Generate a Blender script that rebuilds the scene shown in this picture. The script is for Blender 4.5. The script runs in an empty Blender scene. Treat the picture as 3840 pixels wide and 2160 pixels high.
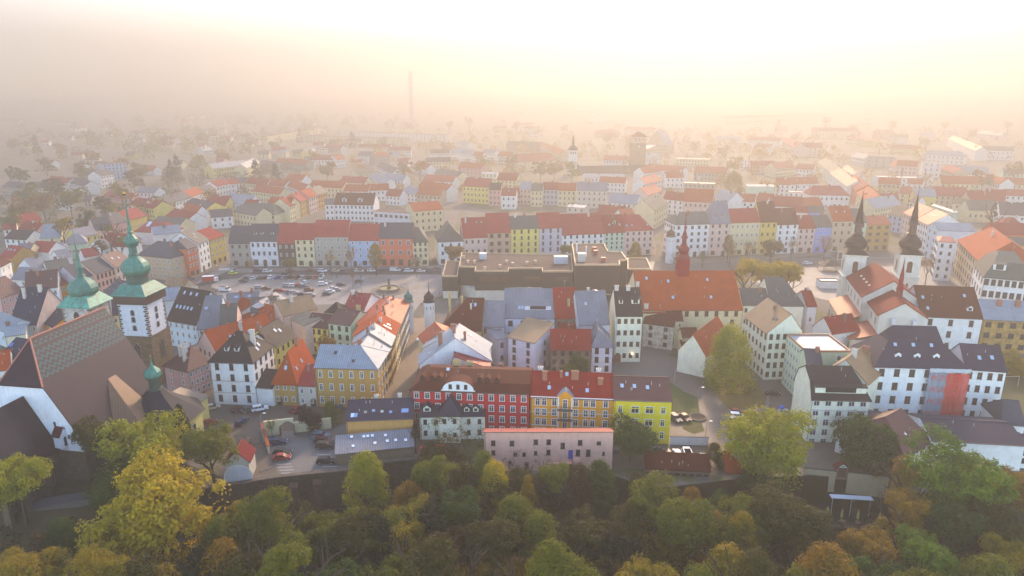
import bpy, math, random
from mathutils import Vector, Matrix
R = math.radians
SC = bpy.context.scene
COL = SC.collection
# ---------------- camera ----------------
CAM_H = 86.0
PITCH = R(15.9)
cam_d = bpy.data.cameras.new("camera"); cam_d.sensor_width = 36.0; cam_d.lens = 24.0
cam_d.clip_start = 1.0; cam_d.clip_end = 40000.0
cam = bpy.data.objects.new("camera", cam_d); COL.objects.link(cam)
cam.location = (0, 0, CAM_H); cam.rotation_euler = (R(90) - PITCH, 0, 0)
SC.camera = cam
# ---------------- sky ----------------
SUN_EL = R(26.0); SUN_AZ = R(16.0)          # azimuth from +Y towards +X
w = bpy.data.worlds.new("World"); SC.world = w; w.use_nodes = True
nt = w.node_tree; nt.nodes.clear()
sky = nt.nodes.new("ShaderNodeTexSky"); sky.sky_type = 'NISHITA'; sky.sun_disc = False
sky.sun_elevation = SUN_EL; sky.sun_rotation = SUN_AZ
sky.altitude = 500; sky.air_density = 1.0; sky.dust_density = 1.2; sky.ozone_density = 1.0
bg = nt.nodes.new("ShaderNodeBackground"); bg.inputs[1].default_value = 0.15
wo = nt.nodes.new("ShaderNodeOutputWorld")
nt.links.new(sky.outputs[0], bg.inputs[0]); nt.links.new(bg.outputs[0], wo.inputs[0])
# ---------------- sun ----------------
sl = bpy.data.lights.new("sun", 'SUN'); sl.energy = 2.6; sl.angle = R(5.0); sl.color = (1.0, 0.70, 0.43)
sun = bpy.data.objects.new("sun", sl); COL.objects.link(sun)
sd = Vector((math.sin(SUN_AZ) * math.cos(SUN_EL), math.cos(SUN_AZ) * math.cos(SUN_EL), math.sin(SUN_EL)))
sun.rotation_euler = sd.to_track_quat('Z', 'Y').to_euler(); sun.location = (200, 400, 900)
# ---------------- exposure, renderer ----------------
SC.view_settings.view_transform = 'Standard'; SC.view_settings.look = 'None'
SC.view_settings.exposure = 2.45; SC.view_settings.gamma = 1.0
SC.render.engine = 'CYCLES'
cy = SC.cycles
cy.use_denoising = True
cy.max_bounces = 5; cy.diffuse_bounces = 2; cy.glossy_bounces = 2; cy.transmission_bounces = 2
cy.transparent_max_bounces = 4; cy.volume_bounces = 1
cy.sample_clamp_indirect = 6.0
cy.caustics_reflective = False; cy.caustics_refractive = False
# ---------------- pixel to point ----------------
CP, SP = math.cos(PITCH), math.sin(PITCH)
FPX = 3840 * 24.0 / 36.0
def P(sx, sy, z=0.0):
    """the point at height z seen at photograph pixel sx, sy (3840 wide)"""
    dx = (sx - 1920) / FPX; dy = (1080 - sy) / FPX
    d = Vector((dx, CP + SP * dy, -SP + CP * dy))
    t = (z - CAM_H) / d.z
    return Vector((d.x * t, d.y * t, z))
def at_depth(sx, sy, Y):
    dx = (sx - 1920) / FPX; dy = (1080 - sy) / FPX
    d = Vector((dx, CP + SP * dy, -SP + CP * dy)); t = Y / d.y
    return Vector((d.x * t, Y, CAM_H + d.z * t))
def height_at(pt, sy):
    """height above 0 at which the vertical through pt reaches picture row sy"""
    dy = (1080 - sy) / FPX
    return CAM_H + pt.y * (-SP + CP * dy) / (CP + SP * dy)
OX, OY = 0, 0
def crop(x, y):
    global OX, OY
    OX, OY = x, y
KQ = 2.41458
def C(cx, cy, z=0.0): return P(OX + cx / KQ, OY + cy / KQ, z)
# ---------------- mesh builder ----------------
class MB:
    def __init__(s): s.v = []; s.f = []; s.m = []
    def vert(s, p): s.v.append(tuple(p)); return len(s.v) - 1
    def face(s, pts, m=0):
        i = [s.vert(p) for p in pts]; s.f.append(i); s.m.append(m)
    def box(s, x0, y0, z0, x1, y1, z1, m=0, bottom=True):
        b = len(s.v)
        s.v += [(x0,y0,z0),(x1,y0,z0),(x1,y1,z0),(x0,y1,z0),(x0,y0,z1),(x1,y0,z1),(x1,y1,z1),(x0,y1,z1)]
        q = [(0,1,5,4),(1,2,6,5),(2,3,7,6),(3,0,4,7),(4,5,6,7)] + ([(3,2,1,0)] if bottom else [])
        for a in q: s.f.append([b + k for k in a]); s.m.append(m)
    def obox(s, c, dx, dy, hx, hy, z0, z1, m=0):
        """box about centre c with horizontal axes dx, dy (unit 2D) and half sizes"""
        b = len(s.v)
        for z in (z0, z1):
            for a, e in ((-1,-1),(1,-1),(1,1),(-1,1)):
                s.v.append((c[0]+dx[0]*a*hx+dy[0]*e*hy, c[1]+dx[1]*a*hx+dy[1]*e*hy, z))
        for a in [(0,1,5,4),(1,2,6,5),(2,3,7,6),(3,0,4,7),(4,5,6,7),(3,2,1,0)]: s.f.append([b+k for k in a]); s.m.append(m)
    def prism(s, pts, z0, z1, m=0, mt=None):
        n = len(pts); b = len(s.v)
        s.v += [(p[0],p[1],z0) for p in pts] + [(p[0],p[1],z1) for p in pts]
        for i in range(n):
            j = (i+1) % n; s.f.append([b+i, b+j, b+n+j, b+n+i]); s.m.append(m)
        s.f.append([b+n+i for i in range(n)]); s.m.append(m if mt is None else mt)
        s.f.append([b+i for i in reversed(range(n))]); s.m.append(m)
    def slab(s, faces, verts, t, m=0):
        """faces over shared verts, thickened downwards by t; skirts only along the open edges"""
        b = len(s.v); n = len(verts)
        s.v += [tuple(p) for p in verts] + [(p[0],p[1],p[2]-t) for p in verts]
        cnt = {}
        for f in faces:
            s.f.append([b+i for i in f]); s.m.append(m)
            s.f.append([b+n+i for i in reversed(f)]); s.m.append(m)
            for k in range(len(f)):
                a, c = f[k], f[(k+1) % len(f)]; cnt[(a,c)] = 1
        for (a,c) in cnt:
            if (c,a) not in cnt: s.f.append([b+a, b+n+a, b+n+c, b+c]); s.m.append(m)
    def lathe(s, prof, cx=0, cy=0, n=12, ph=0.0, m=0, sx=1, sy=1):
        b = len(s.v)
        for r, z in prof:
            for k in range(n):
                a = ph + 2*math.pi*k/n
                s.v.append((cx + r*math.cos(a)*sx, cy + r*math.sin(a)*sy, z))
        for i in range(len(prof)-1):
            for k in range(n):
                j = (k+1) % n
                s.f.append([b+i*n+k, b+i*n+j, b+(i+1)*n+j, b+(i+1)*n+k]); s.m.append(m)
        s.f.append([b+(len(prof)-1)*n+k for k in range(n)]); s.m.append(m)
        s.f.append([b+k for k in reversed(range(n))]); s.m.append(m)
    def tube(s, a, c, r0, r1, n=6, m=0):
        a = Vector(a); c = Vector(c); d = (c-a)
        if d.length < 1e-6: return
        d.normalize(); x = d.orthogonal().normalized(); y = d.cross(x); b = len(s.v)
        for p, r in ((a,r0),(c,r1)):
            for k in range(n):
                t = 2*math.pi*k/n; q = p + x*(math.cos(t)*r) + y*(math.sin(t)*r); s.v.append(tuple(q))
        for k in range(n):
            j = (k+1) % n; s.f.append([b+k, b+j, b+n+j, b+n+k]); s.m.append(m)
        s.f.append([b+n+k for k in range(n)]); s.m.append(m)
        s.f.append([b+k for k in reversed(range(n))]); s.m.append(m)
    def mesh(s, name, mats, smooth=False):
        me = bpy.data.meshes.new(name); me.from_pydata(s.v, [], s.f)
        for m in mats: me.materials.append(m)
        if any(s.m): me.polygons.foreach_set('material_index', s.m)
        uv = me.uv_layers.new(name='UVMap'); buf = [0.0]*(2*len(me.loops)); vs = s.v
        k = 0
        for p in me.polygons:
            n = p.normal
            if abs(n.z) > 0.999: ux, uy, vx, vy, vz = 1,0,0,1,0
            else:
                l = math.hypot(n.x, n.y); ux, uy = -n.y/l, n.x/l
                vx, vy, vz = -n.z*uy*-1*-1, n.z*ux*-1, 0
                vx = uy*n.z*-1*-1; vx = -(n.x/l)*n.z; vy = -(n.y/l)*n.z; vz = l
            for li in p.loop_indices:
                q = vs[me.loops[li].vertex_index]
                buf[2*li] = q[0]*ux + q[1]*uy; buf[2*li+1] = q[0]*vx + q[1]*vy + q[2]*vz
        uv.data.foreach_set('uv', buf)
        if smooth: me.polygons.foreach_set('use_smooth', [True]*len(me.polygons))
        me.update(); return me
    def build(s, name, mats, parent=None, smooth=False):
        ob = bpy.data.objects.new(name, s.mesh(name, mats, smooth)); COL.objects.link(ob)
        if parent is not None: ob.parent = parent
        return ob
def thing(name, label, cat, loc=(0,0,0), rz=0.0, group=None):
    o = bpy.data.objects.new(name, None); COL.objects.link(o); o.empty_display_size = 0.5
    o.location = loc; o.rotation_euler = (0,0,rz); o['label'] = label; o['category'] = cat
    if group: o['group'] = group
    return o
def tag(o, label, cat, group=None):
    o['label'] = label; o['category'] = cat
    if group: o['group'] = group
    return o
def link_copy(o, parent=None):
    c = o.copy(); COL.objects.link(c)
    if parent is not None: c.parent = parent
    return c
def copy_tree(o, kids, parent=None):
    c = link_copy(o, parent)
    for k, sub in kids: copy_tree(k, sub, c)
    return c
def tree_of(o): return [(c, tree_of(c)) for c in o.children]
def place(ob, me_parent, loc, rz=0.0, rx=0.0):
    ob.parent = me_parent; ob.location = loc; ob.rotation_euler = (rx, 0, rz); return ob
# ---------------- materials ----------------
MATS = {}
def rgb(h):
    h = h.lstrip('#'); c = [int(h[i:i+2], 16)/255 for i in (0,2,4)]
    return tuple((x/12.92 if x <= .04045 else ((x+.055)/1.055)**2.4) for x in c) + (1,)
def nmat(name):
    m = bpy.data.materials.new(name); m.use_nodes = True
    n = m.node_tree; return m, n, n.nodes['Principled BSDF'], n.links
def mixc(n, L, fac, a, b, mode='MIX'):
    x = n.nodes.new('ShaderNodeMix'); x.data_type = 'RGBA'; x.blend_type = mode
    for sck, val in ((x.inputs[0], fac), (x.inputs[6], a), (x.inputs[7], b)):
        if hasattr(val, 'is_linked'): L.new(val, sck)
        else: sck.default_value = val
    return x.outputs[2]
def noise(n, L, scale, detail=3, coord='Object', rough=.6, vec=None):
    t = n.nodes.new('ShaderNodeTexNoise'); t.inputs['Scale'].default_value = scale
    t.inputs['Detail'].default_value = detail; t.inputs['Roughness'].default_value = rough
    if vec is None:
        tc = n.nodes.new('ShaderNodeTexCoord'); vec = tc.outputs[coord]
    L.new(vec, t.inputs['Vector']); return t.outputs['Fac']
def ramp(n, L, fac, p0, c0, p1, c1):
    r = n.nodes.new('ShaderNodeValToRGB'); e = r.color_ramp.elements
    e[0].position = p0; e[0].color = c0; e[1].position = p1; e[1].color = c1
    L.new(fac, r.inputs[0]); return r.outputs[0]
def mul(c, k): return (c[0]*k, c[1]*k, c[2]*k, 1)
def uvmap(n, L, sx, sy):
    tc = n.nodes.new('ShaderNodeTexCoord'); mp = n.nodes.new('ShaderNodeMapping')
    mp.inputs['Scale'].default_value = (sx, sy, 1); L.new(tc.outputs['UV'], mp.inputs['Vector']); return mp.outputs[0]
def bump(n, L, h, bsdf, strength=.3, dist=.05):
    b = n.nodes.new('ShaderNodeBump'); b.inputs['Strength'].default_value = strength; b.inputs['Distance'].default_value = dist
    L.new(h, b.inputs['Height']); L.new(b.outputs[0], bsdf.inputs['Normal'])
def wave(n, L, vec, scale, d='X'):
    t = n.nodes.new('ShaderNodeTexWave'); t.bands_direction = d; t.inputs['Scale'].default_value = scale
    L.new(vec, t.inputs['Vector']); return t.outputs['Fac']
def M(kind, h='#808080'):
    k = (kind, h)
    if k in MATS: return MATS[k]
    m, n, b, L = nmat(kind + '_' + h.strip('#')); c = rgb(h)
    kk = {'tile':.78,'slate':.55,'metal':.72,'leaf':.56,'asphalt':.8,'cobble':.8,'grass':.8,'stone':.85,'plaster':.99}.get(kind, 1.0)
    if kk != 1.0:
        g_ = (c[0]+c[1]+c[2])/3; c = tuple(max(.002, (g_+(q-g_)*(1.05 if kind in ('leaf','plaster') else 1.3))*kk) for q in c[:3])+(1,)
    if kind == 'plaster':
        f = noise(n, L, .35, 5, rough=.7); col = mixc(n, L, ramp(n, L, f, .35, (1,1,1,1), .72, (0,0,0,1)), mul(c,.80), c)
        v = uvmap(n, L, 1.1, .12); f2 = noise(n, L, 1.6, 3, vec=v)
        col = mixc(n, L, ramp(n, L, f2, .52, (0,0,0,1), .75, (.35,.35,.35,1)), col, mul(c,.55))
        L.new(col, b.inputs['Base Color']); b.inputs['Roughness'].default_value = .92
    elif kind == 'oldplaster':
        f = noise(n, L, .5, 6, rough=.75)
        col = mixc(n, L, ramp(n, L, f, .42, (0,0,0,1), .6, (1,1,1,1)), c, mul(c,.5))
        L.new(col, b.inputs['Base Color']); b.inputs['Roughness'].default_value = .95
    elif kind == 'tile':
        v = uvmap(n, L, 1, 1); f = noise(n, L, .28, 5, rough=.75)
        w1 = wave(n, L, v, 1.05, 'Y'); col = mixc(n, L, ramp(n, L, w1, .1, (.5,.5,.5,1), .5, (0,0,0,1)), c, mul(c,.62))
        col = mixc(n, L, ramp(n, L, f, .38, (0,0,0,1), .68, (.85,.85,.85,1)), col, (c[0]*.55, c[1]*.6, c[2]*.7, 1))
        f3 = noise(n, L, 6, 2); col = mixc(n, L, ramp(n, L, f3, .3, (0,0,0,1), .8, (.4,.4,.4,1)), col, mul(c,1.35))
        L.new(col, b.inputs['Base Color']); b.inputs['Roughness'].default_value = .85; b.inputs['Specular IOR Level'].default_value = .18
        bump(n, L, w1, b, .4, .05)
    elif kind == 'metal':
        v = uvmap(n, L, 1, 1); w1 = wave(n, L, v, .52, 'X')
        seam = ramp(n, L, w1, .90, (0,0,0,1), .97, (1,1,1,1))
        f = noise(n, L, .22, 5, rough=.7); v2 = uvmap(n, L, .9, .09); f2 = noise(n, L, 1.4, 4, vec=v2)
        col = mixc(n, L, ramp(n, L, f, .35, (0,0,0,1), .7, (.8,.8,.8,1)), c, mul(c,.62))
        col = mixc(n, L, ramp(n, L, f2, .5, (0,0,0,1), .75, (.5,.5,.5,1)), col, (c[0]*.62, c[1]*.5, c[2]*.42, 1))
        col = mixc(n, L, seam, col, mul(c,.4))
        L.new(col, b.inputs['Base Color']); b.inputs['Roughness'].default_value = .62; b.inputs['Metallic'].default_value = .1
        bump(n, L, w1, b, .25, .04)
    elif kind == 'slate':
        v = uvmap(n, L, 1, 1); f = noise(n, L, .4, 5, rough=.7); w1 = wave(n, L, v, 1.3, 'Y')
        col = mixc(n, L, ramp(n, L, w1, .05, (.35,.35,.35,1), .4, (0,0,0,1)), c, mul(c,.6))
        col = mixc(n, L, ramp(n, L, f, .35, (0,0,0,1), .7, (.9,.9,.9,1)), col, mul(c,.7))
        L.new(col, b.inputs['Base Color']); b.inputs['Roughness'].default_value = .7; b.inputs['Specular IOR Level'].default_value = .25
    elif kind == 'copper':
        f = noise(n, L, .8, 6, rough=.75); v2 = uvmap(n, L, 1, .1); f2 = noise(n, L, 2.2, 4, vec=v2)
        col = mixc(n, L, ramp(n, L, f, .38, (0,0,0,1), .66, (.9,.9,.9,1)), c, (c[0]*.5+.01, c[1]*.3, c[2]*.3, 1))
        col = mixc(n, L, ramp(n, L, f2, .5, (0,0,0,1), .7, (.75,.75,.75,1)), col, (.045,.05,.04,1))
        L.new(col, b.inputs['Base Color']); b.inputs['Roughness'].default_value = .55
    elif kind == 'stone':
        vo = n.nodes.new('ShaderNodeTexVoronoi'); vo.inputs['Scale'].default_value = 1.1
        v = uvmap(n, L, 1, 1.7); L.new(v, vo.inputs['Vector']); f = noise(n, L, .3, 5, rough=.7)
        hsv = n.nodes.new('ShaderNodeSeparateColor'); L.new(vo.outputs['Color'], hsv.inputs[0])
        col = mixc(n, L, hsv.outputs[0], mul(c,.55), mul(c,1.45))
        col = mixc(n, L, ramp(n, L, vo.outputs['Distance'], .02, (0,0,0,1), .5, (.6,.6,.6,1)), col, mul(c,.5))
        col = mixc(n, L, ramp(n, L, f, .35, (0,0,0,1), .7, (.8,.8,.8,1)), col, mul(c,.45))
        L.new(col, b.inputs['Base Color']); b.inputs['Roughness'].default_value = .95
        bump(n, L, vo.outputs['Distance'], b, .5, .08)
    elif kind == 'brick':
        br = n.nodes.new('ShaderNodeTexBrick'); L.new(uvmap(n, L, 1, 1), br.inputs['Vector'])
        br.inputs['Scale'].default_value = 3.2; br.inputs['Color1'].default_value = c; br.inputs['Color2'].default_value = mul(c,.6)
        br.inputs['Mortar'].default_value = mul((.5,.45,.4),.6); L.new(br.outputs['Color'], b.inputs['Base Color']); b.inputs['Roughness'].default_value = .9
    elif kind == 'glass':
        b.inputs['Base Color'].default_value = c; b.inputs['Roughness'].default_value = .28; b.inputs['Specular IOR Level'].default_value = .45
    elif kind == 'carglass':
        b.inputs['Base Color'].default_value = c; b.inputs['Roughness'].default_value = .5; b.inputs['Specular IOR Level'].default_value = .3
    elif kind == 'paint':
        b.inputs['Base Color'].default_value = c; b.inputs['Roughness'].default_value = .5
    elif kind == 'carpaint':
        b.inputs['Base Color'].default_value = c; b.inputs['Roughness'].default_value = .5; b.inputs['Specular IOR Level'].default_value = .3
    elif kind == 'gold':
        b.inputs['Base Color'].default_value = c; b.inputs['Roughness'].default_value = .25; b.inputs['Metallic'].default_value = 1
    elif kind == 'lamp':
        b.inputs['Base Color'].default_value = c; b.inputs['Emission Color'].default_value = c; b.inputs['Emission Strength'].default_value = 3
    elif kind == 'asphalt':
        b.inputs['Specular IOR Level'].default_value = .15
        f = noise(n, L, .9, 6, rough=.75); col = mixc(n, L, f, mul(c,.7), mul(c,1.3)); f2 = noise(n, L, .05, 4)
        col = mixc(n, L, ramp(n, L, f2, .4, (0,0,0,1), .65, (1,1,1,1)), col, mul(c,.8))
        L.new(col, b.inputs['Base Color']); b.inputs['Roughness'].default_value = .9
    elif kind == 'cobble':
        f = noise(n, L, .12, 6, rough=.7); f2 = noise(n, L, 2.5, 4, rough=.8)
        col = mixc(n, L, ramp(n, L, f2, .3, (0,0,0,1), .7, (1,1,1,1)), mul(c,.68), mul(c,1.25))
        col = mixc(n, L, ramp(n, L, f, .4, (0,0,0,1), .65, (1,1,1,1)), col, (c[0]*.75, c[1]*.68, c[2]*.6, 1))
        L.new(col, b.inputs['Base Color']); b.inputs['Roughness'].default_value = .72
    elif kind == 'grass':
        f = noise(n, L, .5, 6, rough=.8); col = mixc(n, L, f, mul(c,.5), mul(c,1.4)); f2 = noise(n, L, .13, 4)
        col = mixc(n, L, ramp(n, L, f2, .45, (0,0,0,1), .65, (.6,.6,.6,1)), col, (.09,.06,.02,1))
        L.new(col, b.inputs['Base Color']); b.inputs['Roughness'].default_value = .95
    elif kind == 'bark':
        f = noise(n, L, 3, 4); L.new(mixc(n, L, f, mul(c,.6), mul(c,1.3)), b.inputs['Base Color']); b.inputs['Roughness'].default_value = .95
    elif kind == 'leaf':
        oi = n.nodes.new('ShaderNodeObjectInfo'); f = noise(n, L, .35, 3, rough=.6)
        f3 = noise(n, L, 3.5, 2)
        col = mixc(n, L, ramp(n, L, f, .36, (0,0,0,1), .64, (1,1,1,1)), (c[0]*.6, c[1]*.72, c[2]*.7, 1), (min(1,c[0]*1.18), c[1]*1.15, c[2]*.9, 1))
        col = mixc(n, L, ramp(n, L, f3, .3, (0,0,0,1), .75, (.6,.6,.6,1)), col, (c[0]*.42, c[1]*.5, c[2]*.5, 1))
        L.new(col, b.inputs['Base Color']); b.inputs['Roughness'].default_value = .65
        b.inputs['Specular IOR Level'].default_value = .25
        tr = n.nodes.new('ShaderNodeBsdfTranslucent'); L.new(col, tr.inputs[0])
        ms = n.nodes.new('ShaderNodeMixShader'); ms.inputs[0].default_value = .45
        out = n.nodes['Material Output']
        L.new(b.outputs[0], ms.inputs[1]); L.new(tr.outputs[0], ms.inputs[2]); L.new(ms.outputs[0], out.inputs['Surface'])
    MATS[k] = m; return m
HAZE_D = 0.00105; HAZE_G = 0.5
# ---------------- the morning haze ----------------
def make_haze():
    hb = MB(); hb.box(-2600, -60, -45, 3000, 5200, 400)
    m = bpy.data.materials.new("haze_air"); m.use_nodes = True
    n = m.node_tree; n.nodes.clear()
    pv = n.nodes.new("ShaderNodeVolumePrincipled")
    pv.inputs['Color'].default_value = (0.425, 0.405, 0.378, 1)
    pv.inputs['Density'].default_value = HAZE_D
    pv.inputs['Anisotropy'].default_value = HAZE_G
    o = n.nodes.new("ShaderNodeOutputMaterial"); n.links.new(pv.outputs[0], o.inputs['Volume'])
    ob = hb.build('haze', [m], None); ob['kind'] = 'stuff'

# ---------------- colours by word ----------------
WALLS = {'w':('#ececea','white'), 'gw':('#dcdde0','greyish white'), 'lw':('#dcdae6','pale lilac'), 'cr':('#dccfa6','cream'), 'cw':('#ecead2','pale cream'), 'y':('#d9bc5e','yellow'),
 'ly':('#e2cf70','pale yellow'), 'oc':('#b58f4a','ochre'), 'or':('#c9653a','orange'), 'p':('#d2a29c','pink'), 'lp':('#dcc0b4','pale pink'), 'sa':('#dc6f52','salmon'),
 'bl':('#a9c0dc','light blue'), 'bb':('#7f9fe0','blue'), 'li':('#c0bcc8','lilac grey'), 'mi':('#bcd6bc','mint green'), 'gr':('#a8a398','grey'), 'bg':('#c2ae92','beige'),
 'dk':('#4a3630','dark brown'), 'db':('#7d6a56','stained brown'), 'lm':('#e6ce34','lemon yellow'), 'am':('#d8921f','amber yellow'), 'rd':('#b41c22','crimson red'),
 'pe':('#dda45e','peach'), 'vg':('#cfdcb8','pale green'), 'pk':('#e2ae9a','dusty pink'), 'st':('#cec6b6','weathered white'), 'bw':('#d2dee8','bluish white'), 'tn':('#bd9f86','tan')}
ROOFS = {'r':('tile','#8e3226','red tiled'), 'o':('tile','#a8532a','orange tiled'), 'b':('tile','#56261a','brown tiled'), 'd':('slate','#35282a','dark brown'), 'g':('slate','#5b5a62','grey slate'),
 's':('slate','#453c4c','dark slate'), 'n':('slate','#252a48','navy slate'), 'm':('metal','#a4adb8','silver metal'), 'l':('metal','#8f9099','blue grey metal'), 'mr':('metal','#9a3328','red metal'),
 'mb':('metal','#5c302c','maroon metal'), 'mo':('metal','#c0603c','orange metal'), 'mt':('metal','#a88a6c','tan metal'), 'gg':('slate','#77756e','grey green'), 'k':('asphalt','#5a4c4c','flat grey'), 'mw':('metal','#c8ccd2','pale metal'),
 'p':('tile','#a04a46','pinkish red tiled'), 'gb':('slate','#6e6a66','weathered grey')}
def PL(k): return M('plaster', WALLS[k][0])
def RM(k): return M(ROOFS[k][0], ROOFS[k][1])
GL = '#1d2026'
FR = {'w':'#d8d8d4', 'd':'#3c2a22', 'b':'#6b4a30', 'g':'#8a8f96'}
WIN = {}
def win_meshes(st, ww, wh, near):
    k = (st, round(ww,2), round(wh,2), near)
    if k in WIN: return WIN[k]
    t = .17 if st[0] == 'w' else .12; x = ww/2; fm = M('paint', FR.get(st[0], FR['w'])); a = MB()
    if near:
        a.box(-x,-.07,0,-x+t,.02,wh); a.box(x-t,-.07,0,x,.02,wh); a.box(-x+t,-.07,wh-t,x-t,.02,wh); a.box(-x-.1,-.16,-.1,x+.1,.02,0)
        a.box(-.045,-.055,0,.045,.02,wh-t); a.box(-x+t,-.05,wh*.64,x-t,.02,wh*.64+.07)
        p = MB(); p.face([(-x+t,-.03,0),(x-t,-.03,0),(x-t,-.03,wh-t),(-x+t,-.03,wh-t)])
        r = (a.mesh('window', [fm]), p.mesh('pane', [M('glass', GL)]))
    else:
        a.face([(-x+t,-.05,0),(x-t,-.05,0),(x-t,-.05,wh-t),(-x+t,-.05,wh-t)], 1)
        a.box(-x,-.08,-.1,-x+t,.02,wh); a.box(x-t,-.08,-.1,x,.02,wh); a.box(-x+t,-.08,wh-t,x-t,.02,wh); a.box(-x+t,-.08,-.1,x-t,.02,0)
        if ww > .9: a.box(-.05,-.07,0,.05,.02,wh-t)
        r = (a.mesh('window', [fm, M('glass', GL)]), None)
    WIN[k] = r; return r
def arch_pts(ww, wh, n=8):
    x = ww/2; s = wh - x
    return [(-x,0),(x,0)] + [(x*math.cos(math.pi*i/n), s + x*math.sin(math.pi*i/n)) for i in range(n+1)]
def arch_mesh(name, ww, wh, fc, gc, kind='glass'):
    k = ('arch', name, ww, wh, fc, gc)
    if k in WIN: return WIN[k]
    a = MB(); o = arch_pts(ww+.36, wh+.18); q = arch_pts(ww, wh)
    n = len(o)
    for i in range(n):
        j = (i+1) % n
        a.face([(o[i][0],-.12,o[i][1]),(o[j][0],-.12,o[j][1]),(q[j][0],-.12,q[j][1]),(q[i][0],-.12,q[i][1])])
        a.face([(o[i][0],.02,o[i][1]),(o[j][0],.02,o[j][1]),(o[j][0],-.12,o[j][1]),(o[i][0],-.12,o[i][1])])
    a.face([(x,-.04,z) for x,z in q], 1)
    WIN[k] = a.mesh(name, [M('paint', fc), M(kind, gc)]); return WIN[k]
def add_mesh(name, me, parent, loc, rz=0.0):
    o = bpy.data.objects.new(name, me); COL.objects.link(o); o.parent = parent; o.location = loc; o.rotation_euler = (0,0,rz); return o
def add_window(parent, loc, rz, st, ww, wh, near):
    me, pm = win_meshes(st, ww, wh, near); o = add_mesh('window', me, parent, loc, rz)
    if pm: add_mesh('pane', pm, o, (0,0,0))
    return o
FACE = {'f':0.0, 'r':R(90), 'b':R(180), 'l':R(-90)}
class House: pass
def wall_rows(H, side, nc, nr, st='w', ww=1.1, wh=1.7, z0=0.0, z1=None, m0=None, skip=(), u0=0.0, u1=1.0, arch=False):
    """a grid of windows on one side; z0..z1 is the height range shared by the rows"""
    L = (H.w if side in 'fb' else H.d); z1 = H.h if z1 is None else z1; sh = (z1-z0)/nr
    a, b = L*u0, L*u1
    for j in range(nr):
        for i in range(nc):
            if (i,j) in skip: continue
            t = a + (b-a)*(i+.5)/nc; z = z0 + sh*j + max(.5, (sh-wh)*.52)
            if side == 'f': p = (t,-.01,z)
            elif side == 'b': p = (H.w-t, H.d+.01, z)
            elif side == 'r': p = (H.w+.01, t, z)
            else: p = (-.01, H.d-t, z)
            if arch: add_mesh('window', arch_mesh('window', ww, wh, FR.get(st,FR['w']), GL), H.o, p, FACE[side])
            else: add_window(H.o, p, FACE[side], st, ww, wh, H.near)
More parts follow.
